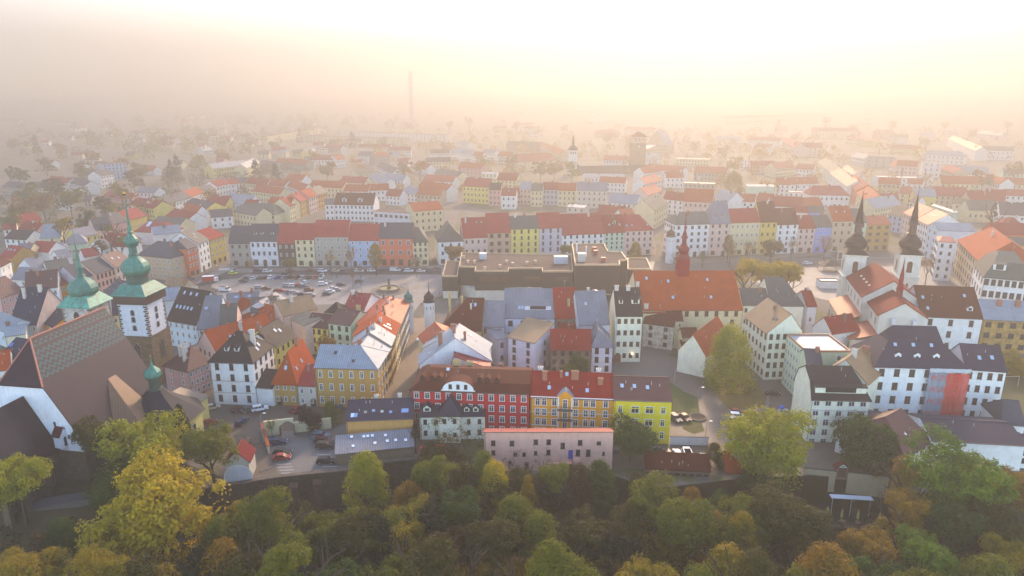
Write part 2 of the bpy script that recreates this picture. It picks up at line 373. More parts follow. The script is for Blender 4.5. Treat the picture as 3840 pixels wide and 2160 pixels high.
def house(A, B, h, d, roof, rcol, wcol, rh=None, ry=None, rp=.5, ax='x', hip=(0,0), man=None, o=.45, oe=.15,
          win=None, wr=None, wl=None, wb=None, st='w', ww=1.1, wh=1.7, ch=0, sk=(), dm=(), where='', name='town_house', cat='house',
          label=None, z0=0.0, door=None, gf=None, group=None, dz=0.0, band=None, plinth=True, wk=None, owner=None, seed=None, gut=True):
    """rectangular house: front from A to B (points), going back by d; eaves at h"""
    u = Vector((B.x-A.x, B.y-A.y)); w = u.length; u.normalize(); rz = math.atan2(u.y, u.x)
    H = House(); H.w = w; H.d = d; H.h = h-z0; H.near = (A.y < 270)
    wm = PL(wcol) if wk is None else M(wk, WALLS.get(wcol, (wcol,))[0])
    rw, ww_ = ROOFS[rcol][2], WALLS.get(wcol, ('','coloured'))[1]
    if label is None: label = f"{ww_} house with {rw} roof {where}"
    if owner is None: H.o = thing(name, label, cat, (A.x, A.y, z0+dz), rz, group)
    else:
        H.o = bpy.data.objects.new(name, None); COL.objects.link(H.o); H.o.parent = owner
        H.o.matrix_basis = owner.matrix_basis.inverted() @ (Matrix.Translation((A.x, A.y, z0+dz)) @ Matrix.Rotation(rz, 4, 'Z'))
    h = h - z0
    v = Vector((-u.y, u.x))
    if ax == 'y': W2, D2 = d, w; rp2 = 1-rp
    else: W2, D2 = w, d; rp2 = rp
    mx = (lambda x,y,z: (w-y, x, z)) if ax == 'y' else (lambda x,y,z: (x,y,z))
    if ry is not None:
        if ax == 'x': mp = A + (B-A)*.5 + Vector((v.x, v.y, 0))*(d*rp)
        else: mp = A + (B-A)*rp + Vector((v.x, v.y, 0))*min(d*.5, max(hip[0], .1))
        rh = max(.6, height_at(mp, ry) - z0 - h)
    if rh is None: rh = .8*D2*.5
    if man and rh < man[0]*1.6: man = (rh*.6, min(man[1], d*.16))
    ryy = D2*rp2; a, b = hip; H.rh = rh
    wallm = MB(); planes = []
    # --- walls
    e = .015
    if roof == 'flat':
        wallm.box(e,e,-.5,w-e,d-e,h-.5, bottom=False)
        pm = MB(); pm.box(0,0,h-.5,w,.35,h+.12); pm.box(0,d-.35,h-.5,w,d,h+.12); pm.box(0,.35,h-.5,.35,d-.35,h+.12); pm.box(w-.35,.35,h-.5,w,d-.35,h+.12)
        H.wall = wallm.build('wall', [wm], H.o)
        rm = MB(); rm.box(.3,.3,h-.6,w-.3,d-.3,h-.35); H.roof = rm.build('roof', [RM(rcol)], H.o)
        pm.build('parapet', [M('metal','#c9a184')], H.o)
        H.zr = lambda x,y: h-.35; H.mx = mx
    else:
        W, D = W2, D2
        if roof == 'shed':
            prof = [(0,h),(D,h+rh)]; planes.append(lambda x,y: h+rh*y/D)
        elif man:
            mh, mi = man
            prof = [(0,h),(mi,h+mh),(ryy,h+rh),(D-mi,h+mh),(D,h)]
            planes += [lambda x,y: h+mh*y/mi, lambda x,y: h+mh*(D-y)/mi, lambda x,y: h+mh+(rh-mh)*(y-mi)/(ryy-mi), lambda x,y: h+mh+(rh-mh)*(D-mi-y)/(D-mi-ryy)]
        else:
            prof = [(0,h),(ryy,h+rh),(D,h)]
            planes += [lambda x,y: h+rh*y/ryy, lambda x,y: h+rh*(D-y)/(D-ryy)]
        if a > 0: planes.append(lambda x,y: h+rh*x/a)
        if b > 0: planes.append(lambda x,y: h+rh*(W-x)/b)
        def zr(X, Y):
            x, y = (X,Y) if ax == 'x' else (Y, w-X)
            return min(f(x,y) for f in planes)
        H.zr = zr
        def face(pts): wallm.face([mx(*p) for p in pts])
        zb = -.6
        ftop = h-.03; 
        face([(e,e,zb),(W-e,e,zb),(W-e,e,ftop),(e,e,ftop)])
        bt = (h+rh if roof == 'shed' else h)-.03
        face([(W-e,D-e,zb),(e,D-e,zb),(e,D-e,bt),(W-e,D-e,bt)])
        if a == 0: face([(e,D-e,zb),(e,e,zb)] + [(e,min(max(y,e),D-e),z-.03) for y,z in prof])
        else: face([(e,D-e,zb),(e,e,zb),(e,e,h-.03),(e,D-e,h-.03)])
        if b == 0: face([(W-e,e,zb),(W-e,D-e,zb)] + [(W-e,min(max(y,e),D-e),z-.03) for y,z in reversed(prof)])
        else: face([(W-e,e,zb),(W-e,D-e,zb),(W-e,D-e,h-.03),(W-e,e,h-.03)])
        H.wall = wallm.build('wall', [wm], H.o)
        # --- roof slab
        r = MB(); t = .22
        if roof == 'shed':
            s = rh/D; V = [(-oe,-o,h-o*s),(W+oe,-o,h-o*s),(W+oe,D+.2,h+rh+.2*s),(-oe,D+.2,h+rh+.2*s)]; F = [[0,1,2,3]]
        elif man:
            mh, mi = man; drop = o*mh/mi; zd = h-drop
            xl = -oe if a == 0 else -o; xr = W+oe if b == 0 else W+o
            x2l = xl if a == 0 else mi; x2r = xr if b == 0 else W-mi
            x3l = xl if a == 0 else max(a,mi+.1); x3r = xr if b == 0 else W-max(b,mi+.1)
            V = [(xl,-o,zd),(xr,-o,zd),(xr,D+o,zd),(xl,D+o,zd),(x2l,mi,h+mh),(x2r,mi,h+mh),(x2r,D-mi,h+mh),(x2l,D-mi,h+mh),(x3l,ryy,h+rh),(x3r,ryy,h+rh)]
            F = [[0,1,5,4],[4,5,9,8],[2,3,7,6],[6,7,8,9]]
            if a > 0: F += [[3,0,4,7],[7,4,8]]
            if b > 0: F += [[1,2,6,5],[5,6,9]]
        else:
            drop = o*rh/ryy; zd = h-drop; ob = drop*(D-ryy)/rh
            xl = -oe if a == 0 else -drop*a/rh; xr = W+oe if b == 0 else W+drop*b/rh
            V = [(xl,-o,zd),(xr,-o,zd),(xr,D+ob,zd),(xl,D+ob,zd),(xl if a == 0 else a,ryy,h+rh),(xr if b == 0 else W-b,ryy,h+rh)]
            F = [[0,1,5,4],[2,3,4,5]]
            if a > 0: F.append([3,0,4])
            if b > 0: F.append([1,2,5])
            if a > 0 and b > 0 and a+b >= W-.05:
                V[5] = V[4]; F = [[0,1,4],[2,3,4],[3,0,4],[1,2,4]]; V = V[:5]
        r.slab(F, [mx(*p) for p in V], t)
        H.roof = r.build('roof', [RM(rcol)], H.o)
        # ridge and hip caps
        if H.near and roof != 'shed' and not man:
            c = MB(); k5 = 5 if len(V) > 5 else 4
            if k5 == 5: c.tube(mx(*V[4]), mx(*V[5]), .13, .13, 5)
            if a > 0: c.tube(mx(*V[0]), mx(*V[4]), .1, .1, 5); c.tube(mx(*V[3]), mx(*V[4]), .1, .1, 5)
            if b > 0: c.tube(mx(*V[1]), mx(*V[k5]), .1, .1, 5); c.tube(mx(*V[2]), mx(*V[k5]), .1, .1, 5)
            c.build('ridge_cap', [RM(rcol)], H.roof)
        if H.near and gut:
            g = MB(); zz = (V[0][2]-.05)
            g.tube((.1,-o-.05,zz),(w-.1,-o-.05,zz),.09,.09,5)
            g.tube((.25,-.12,zz-.1),(.25,-.12,0),.06,.06,5)
            if ax == 'x': g.build('rain_gutter', [M('paint','#4a4038')], H.o)
    near = H.near
    if band and near:
        bm = MB()
        for zb in band: bm.box(0,-.12,zb,w,-.005,zb+.22)
        bm.build('cornice', [M('plaster', WALLS.get(wcol,(wcol,))[0] if len(band) > 3 else '#c8c4b8')], H.o)
    if near and roof != 'flat' and w > 6:
        rv = random.Random(int(A.x*31+A.y)); vm = MB()
        for _ in range(rv.randint(2,5)):
            vx, vy = rv.uniform(.1,.9)*w, rv.uniform(.12,.42)*d; vz = H.zr(vx,vy); vm.tube((vx,vy,vz-.2),(vx,vy,vz+rv.uniform(.4,.9)),.09,.09,5)
        if rv.random() < .4:
            vx, vy = rv.uniform(.2,.8)*w, .5*d; vz = H.zr(vx,vy); vm.tube((vx,vy,vz-.2),(vx,vy,vz+2.6),.035,.03,4)
            for q in range(3): vm.tube((vx-.5,vy,vz+1.7+.35*q),(vx+.5,vy,vz+1.7+.35*q),.02,.02,3)
        vm.build('roof_pipes', [M('paint','#a8a49c')], H.roof)
    # --- windows
    for side, spec in (('f',win),('r',wr),('l',wl),('b',wb)):
        if spec:
            z = 0.0
            if side == 'f' and gf:
                z = gf
            wall_rows(H, side, spec[0], spec[1], st, ww, wh, z0=z+(.3 if z == 0 else 0), z1=h-.25)
    rnd = random.Random(int(A.x*7+A.y*13) if seed is None else seed)
    if gf:
        n = max(2, int(w/4.2)); kd = rnd.randrange(n)
        for i in range(n):
            x = w*(i+.5)/n
            if i == kd: add_mesh('door', arch_mesh('door', 1.9, gf-1.0, '#b8ab98', '#3a2418', 'paint'), H.o, (x,-.01,0))
            else: add_window(H.o, (x,-.01,.7), 0, 'd', min(2.2, w/n*.6), gf-1.7, False)
    if door: 
        for x in door: add_mesh('door', arch_mesh('door', 1.5, 2.5, '#8a7a66', '#3a2418', 'paint'), H.o, (x*w,-.01,0))
    # --- chimneys
    if isinstance(ch, int): ch = [(rnd.uniform(.12,.88), rnd.choice([.38,.45,.58,.64]), rnd.uniform(1.0,1.7), rnd.uniform(.7,1.3), rnd.choice('wbo')) for _ in range(ch)]
    for c in ch: chimney(H, *c)
    for s in sk: skylight(H, *s)
    for s in dm: dormer(H, rcol, wm, *s)
    return H
CHM = {'w':('plaster','#cdc6bc'), 'b':('brick','#7c4a34'), 'o':('brick','#a4552f'), 'y':('plaster','#b09a6a')}
def chimney(H, fx, fy, hh=1.3, cw=.9, mat='w'):
    x, y = fx*H.w, fy*H.d; z = H.zr(x,y); c = MB(); q = .35
    zt = max(z, H.h+H.rh*.85 if hasattr(H,'rh') and abs(fy-.5) < .2 else z) + hh
    c.box(-cw/2,-q,-1.0,cw/2,q,zt-z); c.box(-cw/2-.1,-q-.1,zt-z,cw/2+.1,q+.1,zt-z+.14)
    n = max(1, int(cw/.45))
    for i in range(n):
        cx = -cw/2+cw*(i+.5)/n; c.box(cx-.12,-.13,zt-z+.14,cx+.12,.13,zt-z+.4,1)
    ob = c.build('chimney', [M(*CHM[mat]), M('paint','#6a5a4c')], H.roof); ob.location = (x,y,z)
def slope(H, x, y, e=.3):
    """height and tilt of the roof plane at x, y"""
    z = H.zr(x,y); gx = (H.zr(x+e,y)-H.zr(x-e,y))/(2*e); gy = (H.zr(x,y+e)-H.zr(x,y-e))/(2*e)
    n = Vector((-gx,-gy,1)).normalized(); return z, n
def skylight(H, fx, fy, sw=.8, sh=1.2, col='#9fb2c8'):
    x, y = fx*H.w, fy*H.d; z, n = slope(H,x,y)
    k = ('sky', sw, sh, col)
    if k not in WIN:
        c = MB(); c.box(-sw/2-.08,-sh/2-.08,-.1,sw/2+.08,sh/2+.08,.08); c.box(-sw/2,-sh/2,.081,sw/2,sh/2,.1,1)
        WIN[k] = c.mesh('skylight', [M('paint','#5a5654'), M('glass', col)])
    ob = add_mesh('skylight', WIN[k], H.roof, (x,y,z+.02))
    yv = Vector((0,0,1)) - n*n.z
    if yv.length < .05: return
    yv.normalize(); xv = yv.cross(n)
    ob.rotation_euler = Matrix((xv,yv,n)).transposed().to_euler()
def dormer(H, rcol, wm, fx, fy, dw=1.6, dh=1.5, kind='g'):
    """dormer on the front slope (kind g gable, s shed, a arched)"""
    x, y = fx*H.w, fy*H.d; z = H.zr(x,y); _, n = slope(H,x,y); gy = -n.y/n.z
    if gy < .05: gy = .6
    L = (dh+ (dw*.4 if kind == 'g' else .2))/gy
    c = MB(); a = dw/2
    c.face([(-a,0,-.3),(a,0,-.3),(a,0,dh),(-a,0,dh)] if kind == 's' else [(-a,0,-.3),(a,0,-.3),(a,0,dh),(0,0,dh+dw*.4),(-a,0,dh)], 0)
    c.face([(a,0,-.3),(a,L,L*gy-.3),(a,L,max(dh, dh)),(a,0,dh)],0); c.face([(-a,L,L*gy-.3),(-a,0,-.3),(-a,0,dh),(-a,L,dh)],0)
    if kind == 's':
        c.slab([[0,1,2,3]], [(-a-.2,-.35,dh-.05),(a+.2,-.35,dh-.05),(a+.2,L*1.15,dh+.45),(-a-.2,L*1.15,dh+.45)], .12, 1)
    else:
        q = dw*.4
        c.slab([[0,1,4,3],[1,2,5,4]], [(-a-.2,-.3,dh-.12),(0,-.3,dh+q+.08),(a+.2,-.3,dh-.12),(-a-.2,L,dh-.12),(0,L,dh+q+.08),(a+.2,L,dh-.12)], .12, 1)
    c.face([(-a*.6,-.03,.15),(a*.6,-.03,.15),(a*.6,-.03,dh-.2),(-a*.6,-.03,dh-.2)], 2)
    ob = c.build('dormer', [RM(rcol) if kind == 'q' else wm, RM(rcol), M('glass', GL)], H.roof); ob.location = (x,y,z)
def lettering(txt, size, col, parent):
    tx = bpy.data.curves.new('lettering', 'FONT'); tx.body = txt; tx.size = size; tx.extrude = .012
    q = bpy.data.objects.new('tmp', tx); COL.objects.link(q); bpy.context.view_layer.update()
    me = bpy.data.meshes.new_from_object(q.evaluated_get(bpy.context.evaluated_depsgraph_get())); bpy.data.objects.remove(q)
    me.materials.clear(); me.materials.append(M('paint', col)); o = bpy.data.objects.new('lettering', me); COL.objects.link(o); o.parent = parent; return o
def H(x0, y0, x1, y1, h, d, rcol, wcol, roof='g', **k):
    """front eaves line by pixels in the current crop; rows given in crop pixels too"""
    A, B = C(x0,y0,h), C(x1,y1,h); A.z = B.z = 0
    if 'ry' in k and k['ry'] is not None: k['ry'] = OY + k['ry']/KQ
    return house(A, B, h, d, roof, rcol, wcol, **k)
def HB(x0, y0, x1, y1, ye, d, rcol, wcol, roof='g', **k):
    """front ground line by pixels, eaves row ye at its middle"""
    z0 = k.get('z0', 0.0); A, B = C(x0,y0,z0), C(x1,y1,z0)
    if isinstance(ye, tuple): h = ye[0]
    else: h = height_at((A+B)*.5, OY + ye/KQ)
    A.z = B.z = 0
    if 'ry' in k and k['ry'] is not None: k['ry'] = OY + k['ry']/KQ
    return house(A, B, h, d, roof, rcol, wcol, **k)
# ---------------- terrain ----------------
FS = 3840/2576.0
def PF(fx, fy, z=0.0): return P(fx*FS, fy*FS, z)
EDGE = [PF(*q) for q in ((-700,1300),(0,1300),(200,1275),(330,1245),(556,1222),(640,1213),(860,1186),(1062,1152),(1140,1172),(1220,1196),(1540,1194),(1640,1230),(1840,1206),(2030,1196),(2240,1206),(2300,1240),(2600,1262),(3300,1290))]
def edge_y(x):
    for a, b in zip(EDGE, EDGE[1:]):
        if a.x <= x <= b.x: return a.y + (b.y-a.y)*(x-a.x)/(b.x-a.x)
    return EDGE[0].y if x < EDGE[0].x else EDGE[-1].y
def terrain(x, y):
    e = edge_y(x)
    if y >= e: return 0.0
    k = e-y
    wallz = -8.5 if -62 < x < 75 else (-8.5*max(0, 1-(-62-x)/12) if x < -62 else -8.5*max(.3, 1-(x-75)/20))
    return max(-30, wallz - .36*k + .25*math.sin(x*.21+y*.13))
def ground():
    m = MB(); top = [(p.x,p.y,0) for p in EDGE]
    m.face([(-6000,top[0][1],0)] + top + [(6000,top[-1][1],0),(9000,16000,0),(-9000,16000,0)])
    mt, n, b, L = nmat('town_ground')
    f = noise(n, L, .03, 5, rough=.7); f2 = noise(n, L, 1.5, 4, rough=.8)
    far = n.nodes.new('ShaderNodeTexCoord'); 
    c1 = mixc(n, L, ramp(n, L, f2, .3, (0,0,0,1), .7, (1,1,1,1)), rgb('#4f4842'), rgb('#6d655e'))
    col = mixc(n, L, ramp(n, L, f, .5, (0,0,0,1), .56, (1,1,1,1)), c1, rgb('#4c4a26'))
    L.new(col, b.inputs['Base Color']); b.inputs['Roughness'].default_value = .95
    o = m.build('ground', [mt]); o['kind'] = 'structure'
    m = MB(); N = 170; K = 26; rows = []
    for i in range(N+1):
        x = -330 + 660*i/N; e = edge_y(x); r = [m.vert((x,e,0))]
        for k in range(K+1):
            y = e-.05 - (e-15)*(k/K)**1.3; r.append(m.vert((x,y,terrain(x,min(y,e-.001)))))
        rows.append(r)
    for a, b2 in zip(rows, rows[1:]):
        for k in range(len(a)-1): m.f.append([a[k],a[k+1],b2[k+1],b2[k]]); m.m.append(0)
    o = m.build('hillside', [M('grass','#2c2a12')]); o['kind'] = 'structure'
ground()
def sheet(name, pts, mat, lvl=1, kind='structure'):
    m = MB(); m.face([(p.x,p.y,.004*lvl) for p in pts]); 
    if m.v and sum((m.v[i][0]*m.v[(i+1)%len(m.v)][1]-m.v[(i+1)%len(m.v)][0]*m.v[i][1]) for i in range(len(m.v))) < 0: m.f[0].reverse()
    o = m.build(name, [mat]); o['kind'] = kind; return o
def raised(name, pts, mat, hgt, kind='structure'):
    a = sum((pts[i].x*pts[(i+1)%len(pts)].y-pts[(i+1)%len(pts)].x*pts[i].y) for i in range(len(pts)))
    if a < 0: pts = pts[::-1]
    m = MB(); m.prism([(p.x,p.y) for p in pts], 0, hgt); o = m.build(name, [mat]); o['kind'] = kind; return o
F_ = lambda *q: [PF(*a) for a in q]
sheet('square_paving', F_((440,745),(560,668),(1100,668),(2560,640),(2560,760),(2100,760),(1860,700),(1640,690),(1120,740),(1060,760),(1030,800),(980,760),(420,780)), M('cobble','#8c8886'), 1)
sheet('road', F_((480,720),(600,672),(1110,672),(1110,690),(860,692),(620,690),(560,720),(520,760)), M('asphalt','#55504e'), 2)
sheet('road', F_((1640,690),(1648,655),(2560,645),(2560,668),(2000,672),(1900,690)), M('asphalt','#7a716c'), 2)
sheet('road', F_((1035,800),(1075,800),(1070,860),(1042,960),(1010,1030),(950,1060),(975,990),(1008,900)), M('cobble','#7d6b5a'), 2)
sheet('road', F_((1590,640),(1650,640),(1625,420),(1590,420)), M('asphalt','#8a7a6c'), 2)
sheet('road', F_((1125,640),(1090,640),(1170,430),(1185,430)), M('asphalt','#7c7270'), 2)
sheet('lower_square', F_((440,1010),(530,960),(800,985),(1000,1035),(880,1090),(1200,1120),(1060,1160),(860,1186),(690,1190),(560,1215),(540,1120),(480,1060)), M('cobble','#5c5148'), 1)
sheet('car_park', F_((668,1075),(720,1085),(860,1065),(1060,1150),(862,1182),(700,1196)), M('cobble','#6f6c6c'), 2)
sheet('gate_lane', F_((1240,1180),(1540,1150),(1690,960),(1700,900),(1760,900),(1990,960),(2000,1100),(2230,1130),(2240,1200),(2040,1192),(1840,1200),(1640,1180)), M('cobble','#6b6058'), 1)
sheet('lawn', F_((1685,960),(1720,985),(1755,1000),(1762,1050),(1680,1052)), M('grass','#3f4a1c'), 2)
sheet('lawn', F_((1712,1054),(1762,1052),(1772,1085),(1745,1092),(1718,1080)), M('grass','#3f4a1c'), 2)
sheet('lawn', F_((1803,900),(1870,900),(1925,1000),(1920,1025),(1880,1040),(1830,1030),(1800,990)), M('grass','#6a5820'), 2)
sheet('lawn', F_((2500,930),(2576,930),(2620,1060),(2440,1010)), M('grass','#4c4a1a'), 2)
sheet('churchyard_lawn', F_((-60,1180),(240,1130),(420,1150),(560,1200),(330,1240),(0,1285)), M('grass','#2e2c14'), 1)
sheet('path', F_((-20,1275),(130,1250),(280,1225),(300,1232),(180,1262),(60,1288)), M('asphalt','#66646a'), 3)
# parking bay lines
ml = MB()
for i in range(5):
    for xa, xb, y0 in ((560,620,410),(938,1000,350)):
        a = P(800+(xa+i*13)/KQ, 1560+(y0+i*27)/KQ); b = P(800+(xa+130+i*13)/KQ, 1560+(y0-3+i*27)/KQ)
        d = (b-a).normalized(); q = Vector((-d.y,d.x,0))*.07
        ml.face([(p.x,p.y,.013) for p in (a-q,b-q,b+q,a+q)])
o = ml.build('parking_lines', [M('paint','#c8c8c4')]); o['kind'] = 'structure'
ml = MB()
for i in range(13):
    a = P(600+(885+i*47)/KQ, 800+607/KQ); b = P(600+(875+i*47)/KQ, 800+585/KQ); q = Vector((.08,0,0))
    ml.face([(p.x,p.y,.013) for p in (a-q,a+q,b+q,b-q)])
for i in range(6):
    a = P(1440+(300+i*12)/KQ, 800+1150/KQ); b = P(1440+(306+i*12)/KQ, 800+1125/KQ); q = Vector((.25,0,0))
    ml.face([(p.x,p.y,.013) for p in (a-q,a+q,b+q,b-q)])
for i in range(7):
    a = P(600+(530+i*14)/KQ, 800+515/KQ); b = P(600+(548+i*14)/KQ, 800+497/KQ); q = Vector((.3,0,0))
    ml.face([(p.x,p.y,.013) for p in (a-q,a+q,b+q,b-q)])
o = ml.build('road_markings', [M('paint','#d0d0cc')]); o['kind'] = 'structure'
# traffic island with kerb
crop(0,800)
isl = [C(1905+KQ*0,672), C(2010,600), C(2318,575)]
crop(600,800)
raised('traffic_island', [C(462,672),C(470,645),C(560,605),C(860,580),C(1150,575),C(900,600),C(760,612),C(640,672),C(540,695)], M('cobble','#98928c'), .13)
raised('pavement', [C(620,520),C(700,500),C(1500,492),C(2480,478),C(2480,494),C(1600,512),C(700,540)], M('cobble','#8c8480'), .13)
crop(2160,800)
raised('pavement', [C(820,425),C(900,405),C(1500,388),C(2300,352),C(2300,372),C(1500,430),C(1000,462),C(860,450)], M('cobble','#8c8076'), .13)
# ---------------- old town wall, stairs ----------------
def wall_run(name, label, pts, z0, z1, th=.9, cat='wall', mat=None, coping=True):
    t = thing(name, label, cat, (pts[0].x, pts[0].y, z0)); m = MB(); c = MB()
    for a, b in zip(pts, pts[1:]):
        d = Vector((b.x-a.x,b.y-a.y,0)); L = d.length; d.normalize(); n = Vector((-d.y,d.x,0))
        zt = z1 if not callable(z1) else None
        m.obox(((a.x+b.x)/2-pts[0].x,(a.y+b.y)/2-pts[0].y), d, n, L/2+.02, th/2, 0, z1-z0)
        if coping: c.obox(((a.x+b.x)/2-pts[0].x,(a.y+b.y)/2-pts[0].y), d, n, L/2+.05, th/2+.12, z1-z0+.002, z1-z0+.2)
    m.build('masonry', [mat or M('stone','#5a4c40')], t)
    if coping: c.build('coping', [M('stone','#6a6058')], t)
    return t
crop(800,1560)
tw = wall_run('town_wall', 'long old stone retaining wall under the car park, with two buttresses', [C(360,598)+Vector((0,-.5,0)), C(600,560)+Vector((0,-.5,0)), C(1190,500)+Vector((0,-.5,0)), C(1500,430)+Vector((0,-.5,0)), C(1900,395)+Vector((0,-.5,0))], -12, .7, 1.1)
for cx, cy in ((740,560),(950,530)):
    a = C(cx,cy); m = MB(); 
    m.face([(a.x-1,a.y-1,-12),(a.x+1,a.y-1,-12),(a.x+1,a.y-1,-.6),(a.x-1,a.y-1,-.6)]); m.face([(a.x-1,a.y-3.2,-12),(a.x+1,a.y-3.2,-12),(a.x+1,a.y-2,-1.4),(a.x-1,a.y-2,-1.4)])
    m.face([(a.x-1,a.y-2,-1.4),(a.x+1,a.y-2,-1.4),(a.x+1,a.y-1,-.6),(a.x-1,a.y-1,-.6)]); m.face([(a.x-1,a.y-1,-12),(a.x-1,a.y-3.2,-12),(a.x-1,a.y-2,-1.4),(a.x-1,a.y-1,-.6)]); m.face([(a.x+1,a.y-3.2,-12),(a.x+1,a.y-1,-12),(a.x+1,a.y-1,-.6),(a.x+1,a.y-2,-1.4)])
    o = m.build('buttress', [M('stone','#6a5446')]); o.parent = tw; o.matrix_parent_inverse = tw.matrix_world.inverted(); o.matrix_parent_inverse = Matrix.Translation(-tw.location)
wall_run('town_wall', 'rough stone town wall carrying the dusty pink building', [PF(1130,1168), PF(1220,1199), PF(1540,1197)], -12, -.05, 1.2, coping=False)
wall_run('town_wall', 'stone wall under the arched chapel gate, left of the long retaining wall', [PF(330,1248), PF(560,1226), PF(642,1214)], -10, .5, 1.0)
def stairs(name, label, a, b, wdt, n, z0, z1, mat=None):
    d = Vector((b.x-a.x,b.y-a.y,0)); L = d.length; d.normalize(); q = Vector((-d.y,d.x,0)); t = thing(name, label, 'stairs', (a.x,a.y,z0)); m = MB()
    for i in range(n):
        m.obox((d.x*L*(i+.5)/n, d.y*L*(i+.5)/n), d, q, L/n/2, wdt/2, -.4, (z1-z0)*(i+1)/n+.01*i)
    m.build('steps', [mat or M('stone','#77706a')], t)
stairs('staircase', 'dark stone staircase descending in front of the old town wall', PF(714,1292,-11), Vector((PF(680,1215).x, EDGE[6].y-1.2,0)), 3.2, 18, -11.5, -1.2)
stairs('staircase', 'short steps from the lower square to the terrace beside the car park', PF(690,1192), PF(672,1178), 4, 5, -.3, .1)
# =============== houses along the north side of the square ===============
Z1 = (0,800); Z2 = (600,800); Z3 = (1440,800); Z4 = (2160,800); Z5 = (2880,800)
Z1b = (0,1100); Z2b = (600,1100); Z3b = (1440,1250); Z4b = (2160,1250); Z5b = (2880,1200)
U1 = (0,400); U2 = (800,400); U3 = (1600,400); U4 = (2300,400); U5 = (2880,400)
SQ = 'row of house fronts along the far side of the square'
def row(base, items, grp=SQ, d=13, **kk):
    (bx0,by0),(bx1,by1) = base
    for it in items:
        x0,x1,ye,rcol,wcol,opt = it
        f = lambda x: by0+(by1-by0)*(x-bx0)/(bx1-bx0)
        k = dict(ry=None, win=(3,3), gf=4.0, group=grp, rp=.5); k.update(kk); k.update(opt); dd = k.pop('d', d)
        if k['ry'] is None: k['rh'] = 6
        HB(x0, f(x0), x1, f(x1), ye, dd, rcol, wcol, **k)
crop(*Z2)
row(((640,480),(2300,480)), [
 (645,835,262,'g','gr',dict(ry=110, man=(3.6,2.6), win=(3,2), st='d', wk='brick', label='house with dark and white sgraffito brickwork under a grey slate roof, at the corner of the square')),
 (836,1078,245,'g','gw',dict(ry=92, win=(5,2), st='d', gf=4.6, dm=[(.18,.18,1.5,1.1,'s'),(.42,.18,1.5,1.1,'s'),(.8,.18,1.5,1.1,'s')], where='between the sgraffito and the dark brown house', wh=1.9)),
 (1080,1240,262,'p','dk',dict(ry=85, man=(3.4,2.8), win=(3,2), label='dark brown house with white windows and red tiled roof on the square')),
 (1241,1412,228,'p','cr',dict(ry=90, man=(3.6,2.8), win=(3,3), st='b', label='narrow cream house with a balcony and red roof on the square')),
 (1418,1722,200,'p','gr',dict(ry=58, man=(4.2,3.0), win=(5,3), st='wb', ww=1.3, label='wide grey house with white framed windows, five bays, red mansard roof')),
 (1725,1990,235,'p','bl',dict(ry=92, man=(4.,3.), win=(4,3), where='next to the salmon pink house on the square')),
 (1995,2296,218,'g','sa',dict(ry=82, win=(4,2), ww=1.7, wh=2.4, gf=4.8, label='salmon pink house with white window surrounds and grey roof on the square', ch=1)),
])
crop(*Z3)
row(((410,472),(2428,375)), [
 (266,405,250,'gb','cr',dict(win=(3,3), st='b', rh=6, man=(3.2,2.4), hip=(0,4), d=26, gf=4, wr=(8,3), rp=.25, label='cream corner house with light mansard roof at the mouth of the side street')),
 (497,722,246,'gb','w',dict(win=(3,2), st='d', ry=90, ax='y', hip=(5,3), d=18, where='with a hipped front at the mouth of the side street')),
 (724,940,210,'p','lp',dict(ry=35, win=(4,2), st='b', ch=2, dm=[(.7,.35,3.4,1.0,'s')], where='with one broad dormer on the square')),
 (942,1147,165,'p','tn',dict(ry=-5, win=(3,3), st='b', ww=1.9, wh=2.1, man=(4.6,3.4), label='tan house with large brown windows and tall red roof on the square')),
 (1150,1402,132,'gb','ly',dict(ry=20, win=(4,4), st='b', ch=3, wh=2.1, label='pale yellow house with four rows of windows and grey roof')),
 (1405,1605,125,'p','li',dict(ry=-10, win=(3,4), st='b', wh=2.2, where='with white pilasters, among the house fronts behind the dark hall')),
 (1608,1985,180,'p','w',dict(ry=0, win=(7,3), st='b', ch=1, label='wide white house with pinkish roof behind the dark hall', man=(5,4))),
 (1988,2170,165,'r','mi',dict(ry=10, win=(4,4), st='b', wh=1.4, ww=.9, ch=1, dm=[(.55,.22,1.7,1.5,'a')], sk=[(.3,.2),(.8,.2)], label='mint green house with small windows and one white dormer')),
 (2173,2428,150,'p','lp',dict(ry=10, win=(5,3), st='b', ch=2, sk=[(.12,.15),(.3,.15),(.85,.15)], hip=(0,5), d=20, wr=(5,3), where='at the corner of the main street')),
])
crop(*Z4)
row(((885,400),(2285,350)), [
 (882,1186,95,'gg','w',dict(ry=-15, win=(5,4), st='b', ch=2, hip=(5,0), ww=1.5, d=16, wl=(5,4), label='tall white corner house with round bay turret at the main street')),
 (1188,1372,82,'l','lp',dict(ry=-116, win=(3,4), st='b', dm=[(.35,.12,1.5,1.5,'g'),(.7,.12,1.5,1.5,'g')], hip=(4,0), label='pinkish white house with tall steep blue grey roof and two dormers')),
 (1375,1640,75,'p','cr',dict(ry=-46, win=(6,3), st='w', ch=1, where='with six window bays, facing the square beyond the red spire')),
 (1642,1792,68,'b','y',dict(ry=-110, win=(3,3), st='b', ch=1, label='yellow house with broad brown roof facing the square')),
 (1795,1986,92,'b','w',dict(ry=-50, win=(3,4), st='b', ch=1, where='next to the yellow house facing the square')),
 (1990,2142,130,'r','lp',dict(ry=15, win=(3,3), st='b', ch=1, where='between the white and the blue house')),
 (2146,2287,118,'gb','bb',dict(ry=14, win=(3,3), st='w', ch=1, label='bright blue house facing the square near the twin towers')),
])
crop(*Z5)
